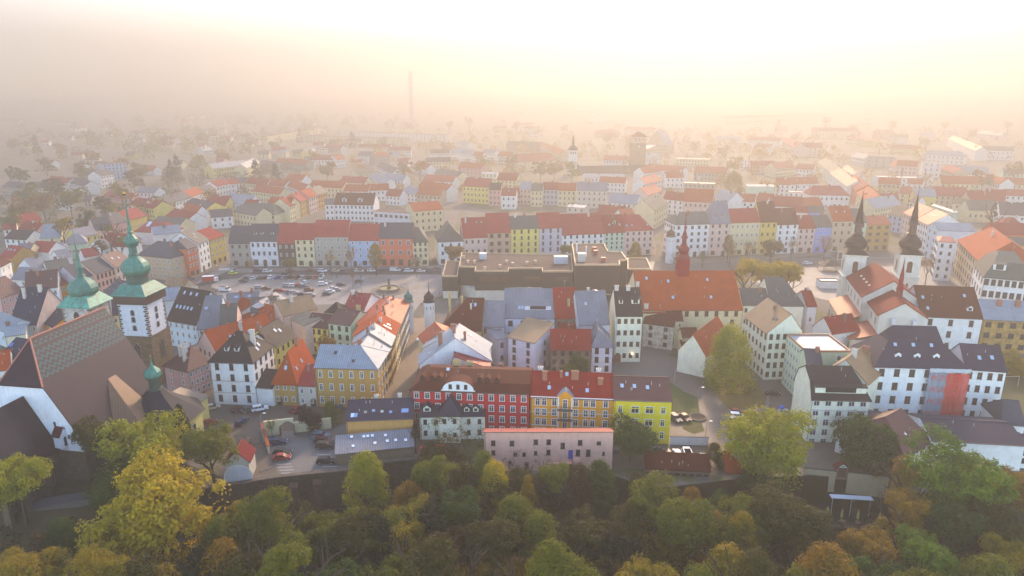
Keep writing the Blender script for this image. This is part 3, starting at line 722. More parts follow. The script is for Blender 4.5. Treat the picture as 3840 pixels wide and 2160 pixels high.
row(((547,350),(1080,335)), [
 (553,737,62,'o','bg',dict(ry=-66, win=(3,3), st='b', ch=2, sk=[(.3,.3),(.7,.3)], where='facing the square left of the left church tower')),
 (739,860,78,'gg','mi',dict(ry=-46, win=(2,3), st='b', ch=1, label='pale green house behind the left church spire')),
 (864,1082,95,'mo','oc',dict(ry=20, win=(3,3), st='b', ww=2.2, ch=1, label='ochre bank building with shop windows between the church towers', cat='building')),
])
# =============== left side of the square ===============
LS = 'house fronts along the left end of the square'
crop(*Z1)
H(1240,372,1545,402,11.5,17,'g','bg', win=(7,3), wr=(3,3), hip=(5,6), ry=255, ch=3, label='big beige corner house with wide grey hipped roof at the left end of the square', group=LS)
HB(1725,580,1812,545,304,11,'g','or', win=(3,3), gf=3.8, ch=1, hip=(2,0), group=LS, where='left of the square, under a low dark roof', rh=3.5)
HB(1826,535,1918,482,250,16,'gb','w', win=(3,3), st='b', gf=3.8, group=LS, where='left of the square, next to the orange one', rh=5.5, sk=[(.4,.2),(.6,.3)])
HB(1925,480,2062,424,215,13,'r','y', win=(4,3), st='w', gf=3.8, hip=(0,3), group=LS, where='left of the square beside the road', rh=4.5)
LR = 'houses of the street behind the green domed towers'
H(1044,484,1195,432,11.5,12,'mb','lp', win=(4,3), st='b', rh=5, ch=1, sk=[(.3,.3),(.6,.25)], group=LR, where='behind the tall copper domed tower')
H(862,545,1040,490,11,13,'g','pk', win=(5,3), st='b', rh=5, wh=2.0, label='ornate pink house with white stucco frames between the two green domes', group=LR)
H(690,592,855,548,10.5,13,'g','li', win=(3,2), st='b', rh=5, group=LR, where='right of the smaller green dome')
H(545,645,680,602,8.5,14,'mr','am', win=(3,2), st='w', rh=4, group=LR, where='left of the smaller green dome')
H(0,760,215,690,9,15,'mb','p', rh=5.5, win=(4,2), group=LR, where='with crimson roof at the left edge of the picture')
H(225,690,520,660,9.5,15,'mb','w', rh=5.5, win=(5,2), ch=2, group=LR, where='with long crimson roof behind the navy one')
H(90,985,330,995,7.5,16,'n','lp', ry=668, win=(4,2), ch=[(.25,.35,1.8,1.1,'w'),(.75,.45,2.2,1.4,'w')], label='house with big steep navy blue roof and white chimneys, left of the small dome')
H(318,950,480,1025,6.5,12,'s','am', rh=3.5, win=(3,2), where='in front of the smaller tower, mostly hidden by the church roof')
H(-120,1000,60,1070,6.5,10,'m','bw', rh=3, win=(2,1), where='low at the left edge by the navy roof')
H(0,1290,165,1318,6.5,12,'n','cw', ry=1135, win=(4,1), sk=[(.1,.3,.9,1.3,'#3a6fd0'),(.9,.3,.9,1.3,'#3a6fd0')], where='with blue roof lights at the left edge')
H(-150,1440,95,1400,6,12,'o','w', rh=4, win=(3,1), where='at the left edge beside the church gable')
H(40,1110,230,1085,6,9,'m','cw', rh=2, ch=1, where='left of the church gable')
# low roofs further left
U1L = 'low houses at the left edge of town'
H(100,590,310,600,8,11,'l','w', rh=4, where='below the blue metal roofs at the left', group=U1L, win=(3,2))
H(300,500,445,470,8.5,12,'l','gw', rh=4, ch=1, group=U1L, where='with chimney left of the small dome tip')
H(430,510,640,480,8.5,12,'gg','cw', rh=3, ch=2, group=U1L, where='long, behind the spire of the small dome')
H(0,480,95,430,9,12,'b','w', rh=4, win=(2,2), group=U1L, where='tall, at the very left edge')
H(0,385,110,400,8,12,'p','oc', rh=4.5, sk=[(.2,.3),(.4,.3),(.7,.3)], group=U1L, where='with three roof lights at the left edge', win=(5,1))
H(115,370,250,370,8,12,'bl' if False else 'l','cr', rh=4.5, ch=1, group=U1L, where='next to the house with three roof lights')
H(255,335,440,345,8,11,'p','w', rh=4, ch=2, group=U1L, where='crosswise among the blue roofs')
H(385,300,520,310,8,10,'m','w', rh=1.5, ch=1, group=U1L, where='with a round white stack')
H(600,280,790,262,8.5,13,'l','mi', rh=4, hip=(3,3), win=(5,1), group=U1L, where='above the small dome')
H(545,215,640,160,9,10,'m','cr', rh=6, ax='y', group=U1L, where='with stepped white gable')
H(700,215,885,180,9.5,10,'l','ly', rh=4, win=(3,2), st='d', group=U1L, where='left of the tall spire')
H(860,150,1020,130,10,13,'g','lp', rh=6, win=(5,1), st='d', ch=1, man=(3,2.4), group=U1L, where='left of the gilded ball of the spire')
H(1030,95,1155,65,10.5,13,'g','p', rh=5.5, win=(5,1), st='d', ch=2, group=U1L, where='left behind the spire tip')
H(1170,55,1325,15,10.5,13,'p','y', rh=5, win=(5,1), st='w', ch=2, group=U1L, where='right of the gilded ball')
H(1215,160,1500,175,8,15,'p','w', rh=5, hip=(5,5), sk=[(.3,.35,2.4,4,'#b8c8da')], ch=1, group=U1L, where='with big hipped roof right of the spire')
H(930,240,1140,260,8,10,'r','p', rh=3.5, ch=2, group=U1L, where='among the courts left of the spire')
H(910,310,1010,290,8,10,'l','w', rh=3, ch=1, group=U1L, where='small, left of the spire')
H(1000,290,1180,300,9,8,'r','w', rh=3, ch=2, group=U1L, where='behind the big grey hipped roof')
H(1390,190,1640,165,9.5,10,'m','w', rh=3.5, ch=1, group=U1L, where='long low, behind the big grey hipped roof')
H(1370,95,1620,115,8,13,'gg','cr', rh=4, ch=1, group=U1L, where='with a lined pale roof right of the spire')
H(530,400,650,380,8,9,'l','w', rh=3, group=U1L, where='small beside the dome finial')
H(760,390,900,370,9,9,'mr','w', rh=3, ch=1, group=U1L, where='over the ornate pink house')
# =============== block between the square and the church ===============
crop(*Z2b)
NB = 'houses of the block between church and square'
HB(285,945,470,860,655,10,'mb','p', win=(4,3), wl=(2,3), hip=(6,0), rh=4.5, ch=[(.3,.35,2.0,.9,'w'),(.55,.5,2.2,1.0,'w'),(.42,.62,1.5,.7,'w')], label='pink corner house with maroon metal roof right of the stone tower', group=NB, ww=1.0, wh=1.5, gut=True)
N2 = HB(495,1000,880,1015,612,13.5,'d','w', win=(3,4), wr=(4,4), hip=(5.5,5.5), rh=6.5, st='d', ww=1.15, wh=1.95, label='tall white corner house with very dark hipped roof facing the cobbled square', group=NB, dm=[(.34,.16,1.3,1.3,'s'),(.58,.16,1.3,1.3,'s')], sk=[(.86,.6),(.9,.45)], ch=[(.8,.5,1.5,1.3,'w'),(.35,.75,1.2,1.6,'w')], band=(3.6,7.2))
HB(882,1008,1036,1022,846,6,'d','w', win=None, rh=2.8, roof='shed', label='small white garage annex with a brown roller door', name='garage', cat='garage', group=NB)
HB(1045,1010,1250,1018,792,15,'o','oc', win=(3,2), hip=(4,0), ry=530, ax='y', st='w', ww=1.0, wh=1.5, ch=[(.5,.7,2.0,.9,'o')], sk=[(.84,.25),(.8,.55),(.5,.12)], label='small ochre house with steep orange roof facing the cobbled square', group=NB, door=[.22])
HB(1256,1018,1424,1026,830,13,'mr','st', win=(2,2), ry=640, st='w', ww=1.0, wh=1.5, ch=[(.3,.4,1.3,.8,'o')], label='narrow weathered grey house with bright red metal roof', group=NB, door=[.82], rp=.6)
H(1040,482,1222,370,11,11,'d','ly', win=(4,3), st='d', rh=5, ww=.9, wh=1.5, group=NB, sk=[(.5,.3),(.65,.25)], where='behind the white corner house', ch=[(.05,.5,2.2,1.1,'o')])
H(1000,465,1052,440,12,9,'d','w', win=(1,3), st='d', rh=3, group=NB, where='narrow, joined behind the corner house')
# big ochre house with silver roof, two wings
o6 = thing('school_building', 'big ochre corner building with silver metal roof, six window bays, beside the street', 'building', C(1430,1025).to_tuple())
A6, B6 = C(1430,1025), C(1985,1040); h6 = height_at((A6+B6)*.5, 1100+668/KQ)
house(A6, B6, h6, 12.5, 'g', 'm', 'oc', hip=(0,6.2), rh=4.2, win=(6,3), wr=(4,3), st='w', ww=1.1, wh=2.0, owner=o6, name='front_wing', sk=[(.28,.32,.7,1.0,'#3a2020'),(.6,.14,.7,.9,'#3a2020')], ch=[(.62,.62,1.6,1.2,'o')], gut=True)
u6 = (B6-A6).normalized(); v6 = Vector((-u6.y,u6.x,0))
PE = [C(x_, y_, h6) for x_, y_ in ((1975,685),(2090,495),(2120,405),(2165,290),(2268,70))]
LE = [(b_-a_).length for a_, b_ in zip(PE, PE[1:])]; print('street', LE)
dS = (PE[-1]-PE[0]); dS.z = 0; dS.normalize()
house(B6+v6*6.3-Vector((0.02,0,0)), B6+v6*LE[0], h6, 12.4, 'g', 'm', 'oc', hip=(0,0), rh=4.2, win=(7,3), st='d', ww=1.0, wh=1.8, owner=o6, name='side_wing', dz=.012, ch=[(.3,.75,1.5,1.5,'o')], gut=False)
crop(*Z2b)
SR = 'houses on the left side of the street'
s0 = B6+v6*(LE[0]+.1); dirS = (B6+PE[-1]-PE[0]-s0); dirS.z = 0; dirS.normalize()
def street(items, p, dr, grp):
    for L, h, d, rc, wc, opt in items:
        q = p + dr*L; house(p, q, h, d, 'g', rc, wc, group=grp, **opt); p = q
    return p
street([(LE[1], h6+.6, 12, 'm', 'oc', dict(rh=4.2, win=(4,3), st='d', ch=2, where='behind the silver roofed corner building')),
        (LE[2], h6+.5, 13, 'o', 'cr', dict(rh=3.8, win=(4,3), st='d', ch=1, sk=[(.3,.15),(.3,.25),(.5,.2)], where='with two pairs of roof lights, left of the street')),
        (LE[3]*.45, h6+.1, 14, 'mo', 'st', dict(rh=2.6, win=(5,3), st='d', ch=3, where='at the upper left of the street')),
        (LE[3]*.55, h6-.2, 14, 'mo', 'gw', dict(rh=2.4, win=(6,3), st='d', ch=3, hip=(0,2), where='with striped roof at the corner of the square'))], s0, dirS, SR)
# courtyard houses behind
HC = 'courtyard houses behind the ochre school'
H(1515,985,1725,1010-1,11,9,'mb','cw', **dict(win=None, rh=2)) if False else None
H(1520,262,1722,285,12.5,13,'mb','vg', win=(3,4), wr=(1,2), st='b', ry=150, hip=(0,0), ch=[(.85,.6,1.8,1.4,'y')], group=HC, where='in the court behind the ochre school')
H(1310,290,1515,312,10,10,'mb','ly', win=(4,3), st='d', ry=185, ch=0, group=HC, where='with a roof terrace in the court')
H(1500,160,1620,172,14,6,'d','cr', win=(2,1), z0=9, hip=(2.5,2.5), rh=2.6, st='d', label='small cream roof tower with dark pyramid roof above the court', name='roof_tower', cat='tower')
H(1185,225,1310,290,11,6,'gg','lp', win=None, rh=1.2, roof='shed', group=HC, where='as a slim wing with a blank wall')
H(1110,200,1420,130,12,10,'mt','lp', rh=4, ch=3, group=HC, where='long, running towards the square')
H(1665,130,1850,140,14,14,'mr','w', rh=3.5, win=(2,1), ch=2, group=HC, where='behind the maroon roofs')
# white houses with dark roofs
H(65,228,330,275,10,15,'d','bw', win=(5,3), st='w', ry=-40, sk=[(.15,.2),(.27,.2),(.4,.2),(.52,.2),(.65,.2),(.2,.42),(.42,.42),(.62,.42)], ch=1, label='bluish white house with steep dark brown roof and rows of roof lights', group=NB)
H(335,312,545,300,9.5,16,'l','bw', win=(3,3), st='w', ry=20, hip=(2,0), sk=[(.3,.3,.7,1),(.36,.3,.7,1)], ch=1, group=NB, where='with a slanted valley roof beside the steep dark roof')
H(540,295,690,285,11,12,'gg','lp', win=(2,3), ry=95, ch=1, group=NB, where='with a flat patched roof in the middle of the block')
H(340,450,505,520,8,22,'o','lp', win=(4,2), rh=5.5, ax='y', label='long pale pink house with orange roof and triangular dormers', group=NB, st='d', ww=.8, wh=1.4, sk=[(.8,.3),(.8,.6),(.8,.8)], ch=[(.7,.5,1.3,1.2,'w')])
H(640,180,930,270,9,10,'o','or', rh=5, sk=[(.4,.25),(.6,.3)], group=NB, where='crosswise, right end of the long orange roof', win=(3,2))
H(820,170,1075,150,11.5,13,'gg','gw', win=(4,2), ry=30, dm=[(.7,.08,6,1.3,'s')], st='w', ch=1, group=NB, where='with a long glazed dormer')
H(1080,190,1225,100,10.5,15,'l','gw', win=(4,2), rh=4.5, st='w', sk=[(.4,.2),(.6,.25)], ch=1, group=NB, where='closing the block towards the parked cars')
H(600,100,900,75,9.5,9,'l','gw', rh=3, ch=2, sk=[(.3,.3,1.6,1.2),(.7,.3,1.2,1)], group=NB, where='at the edge of the car park')
H(30,60,165,50,9,10,'m','bw', rh=3.5, ch=1, group=NB, where='with peeling pale roof beside the stone tower')
H(10,-40,190,-15,10,9,'mt','bg', rh=4, ch=1, group=NB, where='behind the stone tower near the road')
crop(*Z1)
H(1020,915,1100,905,9,10,'s','ly', rh=4, win=(2,2), label='yellow house wedged between the two church towers')
H(920,720,1090,760,9.5,14,'g','gw', rh=4, ch=1, where='wedged between the two green domes')
# =============== right of the street ===============
crop(*Z3)
RS = 'houses on the right side of the street'
H(512,1040,882,1050,11.5,17,'b','oc', win=(4,3), ry=763, hip=(8,0), ch=[(.12,.55,2.2,.8,'y'),(.45,.45,1.6,.7,'y'),(.7,.3,1.4,.5,'w')], sk=[(.8,.35)], group=RS, where='with broad red brown roof at the corner of the square', rp=.45)
HB(380,1075,372,960,(11.4,),9,'b','st', rh=4.5, win=None, group=RS, where='narrow, facing the street', wl=(3,3)) if False else None
H(372,1180,750,1128,11,8,'mo','cr', rh=4, ax='y', rp=.4, group=RS, win=None, where='with a rusty red metal roof, gable to the court')
H(352,1215,935,1245,11.5,7,'m','st', ry=1064, ax='y', win=None, ch=[(.45,.4,1.6,1.6,'o')], sk=[(.2,.5),(.7,.5)], group=RS, where='upper one of two broad gables beside the street', wr=(2,2))
H(322,1362,968,1330,11.3,8,'m','gw', ry=1125, ax='y', win=None, ch=[(.3,.4,1.6,1.2,'o'),(.65,.5,1.2,.7,'o'),(.5,.6,1.0,.9,'o')], sk=[(.15,.3)], group=RS, where='lower one of two broad gables beside the street', wr=(2,2))
H(600,1400,950,1398,11,6,'mr','st', rh=3.6, ax='y', rp=.1, win=None, group=RS, where='half hidden behind the crimson building')
H(886,1008,1082,1012,12,11,'l','li', win=(3,3), ry=790, st='b', ww=1.1, ch=[(.2,.9,1.0,1.6,'w')], group=RS, where='between the red brown roof and the large grey roof')
H(1088,935,1545,938,13.5,14,'l','lw', win=(4,3), ry=680, st='b', ww=1.6, wh=2.0, group=RS, label='large pale lilac house with grey metal roof and a broad roof box', dm=[(.67,.12,9,1.6,'s')], sk=[(.3,.16),(.36,.16)], ch=1)
H(1117,1112,1370,1168,11,12,'mt','lw', win=(2,4), st='b', ww=1.2, wh=1.7, roof='shed', rh=3.0, group=RS, where='slanting roof, in front of the large grey roof', wr=(1,3))
H(1018,1138,1115,1120,9.5,10,'l','li', win=(1,2), st='b', rh=2, roof='shed', group=RS, where='low and narrow beside the slanting roof')
H(1550,940,1762,935,13.5,14,'r','db', win=(3,3), st='b', ry=670, ch=[(.62,.2,2.0,.8,'y')], sk=[(.2,.7)], man=None, group=RS, where='with tall bright red roof, near the town hall')
H(1590,1050,1835,1046,10,10,'r','db', ry=930, ch=[(.05,.4,1.6,.8,'y'),(.35,.4,1.6,.6,'y'),(.75,.6,1.8,1.0,'y')], group=RS, where='hidden behind the old brown plaster front')
H(1508,1222,1876,1226,9,8.5,'r','db', win=(5,3), st='d', ww=1.2, wh=1.6, ry=1048, group=RS, label='old brown plastered house with smooth red roof behind the yellow building', seed=3)
H(1765,1000,2045,990,13,16,'l','gw', ry=700, win=(3,2), ch=2, sk=[(.7,.5),(.3,.3)], group=RS, where='with worn blue grey roof beside the white tall house')
H(1882,1198,2070,1200,9.5,15,'l','lw', win=(2,3), st='d', ww=1.2, wh=1.9, rh=4.2, ax='y', rp=.35, hip=(3,0), group=RS, label='narrow pale lilac house with folded lead roof')
H(1640,1100,1700,1100,9,6,'r','db', rh=2) if False else None
crop(*Z3b)
CR = HB(262,893,1312,936,518,15,'b','rd', win=(11,4), ry=318, man=(1.5,1.9), hip=(4,0), st='w', ww=1.4, wh=1.75, wl=(4,4), label='long crimson red building with brown mansard roof and white curved gable', name='apartment_building', cat='building', dm=[(u_,.12,1.2,1.3,'q') for u_ in (.09,.175,.236,.58,.644,.724)], ch=[(.33,.75,1.6,1.8,'y'),(.45,.8,1.2,1.6,'y'),(.72,.9,.8,1.4,'o')], sk=[(.28,.45)])
HB(1325,936,2066,958,578,14,'r','am', win=(9,4), ry=350, st='w', ww=1.3, wh=1.8, skip=None, **{}) if False else None
YE = HB(1325,936,2066,968,578,14,'r','am', win=None, ry=350, st='w', ww=1.25, wh=1.75, label='amber yellow building with bright red roof, white trim and a central balcony bay', name='apartment_building', cat='building', ch=[(.16,.33,1.4,1.2,'o'),(.36,.4,1.2,.6,'o'),(.53,.36,1.5,1.9,'o'),(.84,.28,1.4,1.3,'o'),(.1,.55,1.2,1.3,'w'),(.82,.55,1.2,1.2,'w')], sk=[(.22,.17),(.68,.14),(.43,.45)], band=(3.4,7.1,11.3))
for j in range(4):
    zb = .9 + j*(YE.h-.6)/4
    for u in (.085,.165,.287,.547,.668,.752,.904): add_window(YE.o, (u*YE.w,-.01,zb), 0, 'w', 1.35, 1.9, True)
bb = MB(); cx = YE.w*.418; q = 1.9
bb.box(cx-q,-.7,-.3,cx+q,.1,YE.h+.2); bb.face([(cx-q-.3,-.8,YE.h+.2),(cx+q+.3,-.8,YE.h+.2),(cx+q*.5,-.8,YE.h+1.3),(cx,-.8,YE.h+1.9),(cx-q*.5,-.8,YE.h+1.3)]); bb.face([(cx,-.8,YE.h+1.9),(cx+q+.3,-.8,YE.h+.2),(cx+q+.3,2.2,YE.h+.3),(cx,2.2,YE.h+1.9)],1); bb.face([(cx-q-.3,-.8,YE.h+.2),(cx,-.8,YE.h+1.9),(cx,2.2,YE.h+1.9),(cx-q-.3,2.2,YE.h+.3)],1)
bb.build('bay', [PL('am'), M('metal','#8a94a4')], YE.o)
tr = MB(); tr.box(cx-q-.02,-.78,-.3,cx-q+.35,-.69,YE.h+.2); tr.box(cx+q-.35,-.78,-.3,cx+q+.02,-.69,YE.h+.2); tr.box(0,-.35,YE.h-.35,cx-q-.05,-.02,YE.h-.05); tr.box(cx+q+.05,-.35,YE.h-.35,YE.w,-.02,YE.h-.05)
tr.lathe([(.4,0),(.4,.1)],0,0,10); tr.build('stucco_trim', [M('plaster','#e6e6e2')], YE.o)
for j in (1,2,3): add_window(YE.o, (cx,-.71,.5+j*(YE.h-.6)/4), 0, 'w', 1.3, 2.5, True)
for j in (2,3):
    bl = MB(); zb = .3+j*(YE.h-.6)/4; bl.box(cx-1.9,-1.7,zb-.2,cx+1.9,-.72,zb)
    for i in range(13): bl.box(cx-1.85+i*.3,-1.68,zb,cx-1.81+i*.3,-1.64,zb+.95)
    bl.box(cx-1.88,-1.7,zb+.95,cx+1.88,-1.62,zb+1.02); bl.build('balcony', [M('paint','#4a4442')], YE.o)
cg = MB(); x0 = CR.w*.403; n = 12; gw_, gh_ = 4.1, 2.5
pts = [(x0+gw_*math.cos(math.pi*i/n), CR.h+.15+gh_*math.sin(math.pi*i/n)) for i in range(n+1)]
cg.face([(x,-.32,z) for x,z in pts]+[(x0-gw_-.35,-.32,CR.h+.15),(x0-gw_-.35,-.32,CR.h-.15),(x0+gw_+.35,-.32,CR.h-.15),(x0+gw_+.35,-.32,CR.h+.15)])
for (xa,za),(xb,zb) in zip(pts,pts[1:]): cg.face([(xa,-.34,za+.02),(xb,-.34,zb+.02),(xb,4.2,zb+.02),(xa,4.2,za+.02)],1)
cgo = cg.build('curved_gable', [M('plaster','#e8e8e8'), RM('b')], CR.o)
for dx in (-2.0,0,2.0): add_window(CR.o, (x0+dx,-.34,CR.h+.5), 0, 'd', .85, 1.2, True)
crop(*Z4b)
LI = HB(330,985,841,1003,600,14,'mb','lm', win=None, rp=.5, ry=390, st='w', ww=1.2, wh=1.9, label='lemon yellow building with brown roof and paired windows beside the gate lane', name='apartment_building', cat='building', sk=[(.15,.28),(.37,.28),(.6,.26)], band=(2.6,6.2,9.6,10.4), wr=(1,1))
for j in range(3):
    for u, ww in ((.11,1.2),(.37,2.1),(.62,2.1),(.86,1.2)):
        add_window(LI.o, (u*LI.w,-.01,1.6+3.45*j), 0, 'w', ww, 1.8, True)
# =============== in front of the crimson row ===============
crop(*Z2b)
HB(1700,1370,2300,1345,(7.0,),11,'s','pe', win=None, ry=955, label='peach coloured house with charcoal roof and rows of roof lights', sk=[(.09,.1,.8,1.2,'#c8d8ee'),(.14,.1,.8,1.2,'#7f9ac8'),(.28,.17,.7,.7,'#9a8f86'),(.4,.2,.7,.7,'#8aa0c0'),(.53,.17,.7,.7,'#b8b4a8'),(.66,.15,.7,.7,'#7f9ac8'),(.85,.17,.9,1.2,'#7f9ac8'),(.9,.17,.9,1.2,'#7f9ac8')], ch=[(.42,.62,.9,.9,'w'),(.78,.62,1.0,.9,'w')])
H(1590,1446,2300,1375,3.2,6.0,'l','db', win=None, roof='shed', rh=1.4, label='long low annex with a grey metal lean-to roof dotted with skylights', name='annex', cat='building', sk=[(.2,.85,.7,.9,'#dfe3ea'),(.36,.8,.7,.9,'#dfe3ea'),(.41,.8,.7,.9,'#dfe3ea'),(.47,.8,.7,.9,'#dfe3ea'),(.66,.4,.7,.9,'#dfe3ea'),(.64,.75,.7,.9,'#dfe3ea'),(.77,.4,.7,.9,'#dfe3ea'),(.9,.35,.7,.9,'#dfe3ea'),(.22,.3,.7,.9,'#dfe3ea'),(.5,.35,.7,.9,'#dfe3ea')])
crop(*Z3b)
W1 = HB(330,962,915,955,(6.8,),11,'s','cw', win=(6,2), ry=590, st='d', ww=.9, wh=1.3, label='white cottage with charcoal roof, pointed dormers and a central roof tower', name='cottage', dm=[(.11,.12,1.9,1.1,'g'),(.72,.1,1.4,1.1,'g'),(.86,.1,1.4,1.1,'g')])
house(W1.o.location+Vector((5.2,-1.6,0)), W1.o.location+Vector((10.4,-1.7,0)), 8.2, 7.5, 'g', 's', 'cw', hip=(2.5,2.5), rh=3.2, ax='y', win=(2,2), st='d', ww=.9, wh=1.2, owner=W1.o, name='bay', gut=False)
PK = HB(910,1245,2062,1240,890,4.7,'mr','pk', win=None, rh=-1.6, roof='shed', o=.3, label='long dusty pink building with scattered windows standing on the old town wall', name='wall_building', cat='building')
for u,z,ww,wh in ((.07,6.7,1.0,1.3),(.215,6.6,1.0,1.3),(.4,6.9,1.0,1.3),(.5,6.9,1.0,1.3),(.61,5.8,1.0,1.5),(.745,6.7,1.0,1.3),(.89,6.8,1.0,.8),(.07,4.2,.9,1.2),(.5,4.2,.9,1.3),(.73,3.9,1.0,1.6),(.81,3.8,1.0,1.7),(.93,4.0,.6,.9),(.24,3.9,.8,.9),(.31,3.9,.8,.9),(.4,4.2,.7,1.0),(.68,.6,.9,1.7),(.33,.6,.9,1.6),(.2,1.9,.6,.8)):
    add_window(PK.o, (u*PK.w,-.01,z), 0, 'd', ww, wh, True)
m_ = MB(); m_.box(PK.w*.655,-.12,3.1,PK.w*.69,-.03,5.4); m_.build('blue_panel', [M('paint','#1c3a9a')], PK.o)
m_ = MB(); m_.box(PK.w*.69,-1.2,-.3,PK.w*.745,-.02,3.4); m_.box(PK.w*.5,-.9,2.2,PK.w*.685,-.02,2.35); m_.box(0,-.05,1.9,PK.w,-.02,2.0); m_.build('porch', [PL('pk')], PK.o)
# =============== town hall church with the red lantern ===============
crop(*Z4)
TH = H(566,868,1508,866,13,26,'o','cr', win=None, st='b', ww=1.3, wh=1.9, ry=520, rp=.5, label='long cream convent church with steep orange tiled roof and a red lantern spire', name='convent_church', cat='church', sk=[(.03,.15),(.35,.15),(.72,.15),(.33,.36),(.72,.38),(.12,.4)], ch=[(.02,.3,1.4,1.2,'w')])
wall_rows(TH, 'f', 6, 1, 'b', 1.3, 1.9, z0=9.5, u0=.42, u1=.99); wall_rows(TH, 'f', 2, 1, 'b', 1.3, 1.9, z0=3.0, u0=.7, u1=.98)
H(595,893,872,896,12,6,'o','cr', win=(2,3), st='b', ww=1.5, rh=2.9, roof='shed', ch=[(.15,.1,2.5,1.4,'w')], sk=[(.4,.5)], where='left wing below the long convent roof', label='cream side wing with orange roof under the left end of the convent church')
TP = HB(345,1345,578,1345,918,15,'d','cw', win=(4,4), st='b', ww=1.15, wh=1.6, ry=672, where='', label='tall pale house with four floors and a dark roof with light dormers', dm=[(.22,.2,1.3,1.5,'s'),(.78,.2,2.6,1.6,'s')], ch=[(.1,.46,1.3,1.3,'w'),(.55,.46,1.3,1.3,'w')], door=None)
m_ = MB(); m_.lathe([(.05,-.2),(.22,0),(.22,.2),(.05,.35)],0,0,8); o_ = m_.build('wall_lamp', [M('lamp','#ffd890')], TP.o); o_.location = (TP.w*.67,-.3,2.9)
m_ = MB(); m_.box(-1.1,-.06,0,1.1,-.02,2.6); o_ = m_.build('door', [M('paint','#6a3a20')], TP.o); o_.location = (TP.w*.12,0,0)
H(612,985,885,1020,9,10,'b','st', win=(2,3), st='b', ww=1.3, wh=1.5, rh=3.6, rp=.6, wk='oldplaster', label='weathered white tower house with cracked plaster and low brown roof', name='tower_house', gut=False)
H(866,965,968,968,10.5,12,'b','cr', win=(2,3), st='b', ww=.6, wh=1.0, rh=3, label='slim cream stair wing below the convent church')
H(962,1112,1105,1112,7,6,'b','cr', win=(3,1), st='b', rh=2, where='upper convent passage behind the gate')
GT = H(958,1212,1106,1214,4,3.2,'b','cr', win=None, rh=1.4, roof='shed', label='low cream gatehouse with round arched wooden door', name='gatehouse', cat='gatehouse', gut=False)
add_mesh('door', arch_mesh('door', 2.2, 3.0, '#8a7a66', '#6b4526', 'paint'), GT.o, (GT.w*.6,-.01,0)); add_window(GT.o, (GT.w*.14,-.01,1.0), 0, 'b', .9, 1.1, True)
H(1175,1288,1388,1105,7.5,9,'o','cw', win=None, rh=6.0, label='white chapel with steep plain orange roof beside the big yellow tree', name='chapel', cat='chapel', gut=False)
H(1509,822,1800,828,13,13,'gb','cw', win=(4,3), st='b', ry=678, ww=1.0, wh=1.5, ch=1, where='right of the convent church')
H(1760,826,2062,828,13,17,'gb','cw', rh=8, win=None, where='broad, behind the tall gabled house', hip=(0,5))
H(1440,1190,1682,1195,5.5,7,'b','lp', win=(3,1), st='b', rh=2, where='low, behind the big yellow tree')
crop(*Z4)
H(1742,1070,2050,1062,16,17,'mt','cw', win=(5,5), wl=(6,4), st='b', ww=1.1, wh=1.7, ax='y', rh=5.5, rp=.62, label='tall pale house with brown ribbed roof, gable end over the gateway', ch=[(.5,.5,.8,.8,'b')], sk=[(.3,.25,.8,.8,'#3a2a22'),(.33,.16,.8,.8,'#3a2a22')])
H(2090,835,2180,835,11,12,'r','w', rh=4, where='right of the tall gabled house, upper', win=(1,1), ch=2)
H(2150,1010,2318,1080,8.5,12,'r','w', rh=4.2, ax='y', where='with small red gable left of the twin tower church', win=(2,1), ch=1)
# =============== right foreground block ===============
crop(*Z5)
GB = H(345,1245,752,1245,16,14,'k','vg', roof='flat', win=(2,4), wl=(7,5), st='w', ww=1.2, wh=1.6, label='pale green office block with a white flat roof reflecting the sky', name='office_block', cat='building', hip=(0,0))
GB.roof.data.materials[0] = M('metal', '#c2c8d2')
crop(*Z5b)
H(350,385,490,395,14.5,9,'g','vg', rh=2.5, win=(2,1), ch=[(.8,.4,1.2,1.0,'o')], where='small upper wing in front of the office block')
H(508,468,900,572,14,14,'mt','cw', rh=5, ax='y', rp=.45, hip=(0,0), ch=[(.5,.35,2.0,1.1,'w'),(.55,.9,1.2,1.6,'o')], win=None, where='with brown ribbed roof and a tall chimney behind the white front')
WF = HB(335,1150,852,1162,696,12,'d','cw', win=(5,5), st='w', ww=1.6, wh=1.75, man=(4.6,1.9), rh=6.0, wl=(0,1), label='white four storey building with dark mansard roof and a strip dormer', name='office_building', cat='building', dm=[(.5,.035,12.6,1.7,'s')], hip=(0,3), band=(10.3,), z0=-1.5)
BW = HB(893,900,1705,925,415,15,'s','w', win=(6,4), wl=(4,3), st='b', ww=1.45, wh=2.1, man=(5.0,4.6), ry=50, hip=(6.5,5.5), label='big white school with huge slate mansard roof and three round dormers', name='school', cat='building', sk=[(.27,.27),(.47,.27),(.67,.27),(.19,.15),(.76,.15)], gut=False)
for u in (.27,.48,.69):
    x = u*BW.w; y = 1.6; z = BW.zr(x,y); m_ = MB()
    m_.box(-.75,-.1,-.3,.75,2.0,1.3); m_.prism([(-.95,1.25),(.95,1.25),(0,2.0)], 0, .1)
    ob = MB(); ob.box(-.8,0,-.2,.8,2.4,1.35); ob.face([(-.9,-.05,1.35),(.9,-.05,1.35),(0,-.05,1.95)]); ob.face([(-.95,-.1,1.36),(0,-.1,2.0),(0,2.8,2.0),(-.95,2.8,1.36)],1); ob.face([(0,-.1,2.0),(.95,-.1,1.36),(.95,2.8,1.36),(0,2.8,2.0)],1)
    b = len(ob.v); n = 12
    ob.face([(.45*math.cos(2*math.pi*i/n), -.03, .65+.45*math.sin(2*math.pi*i/n)) for i in range(n)], 2)
    o = ob.build('dormer', [PL('w'), RM('s'), M('glass', GL)], BW.roof); o.location = (x,y,z)
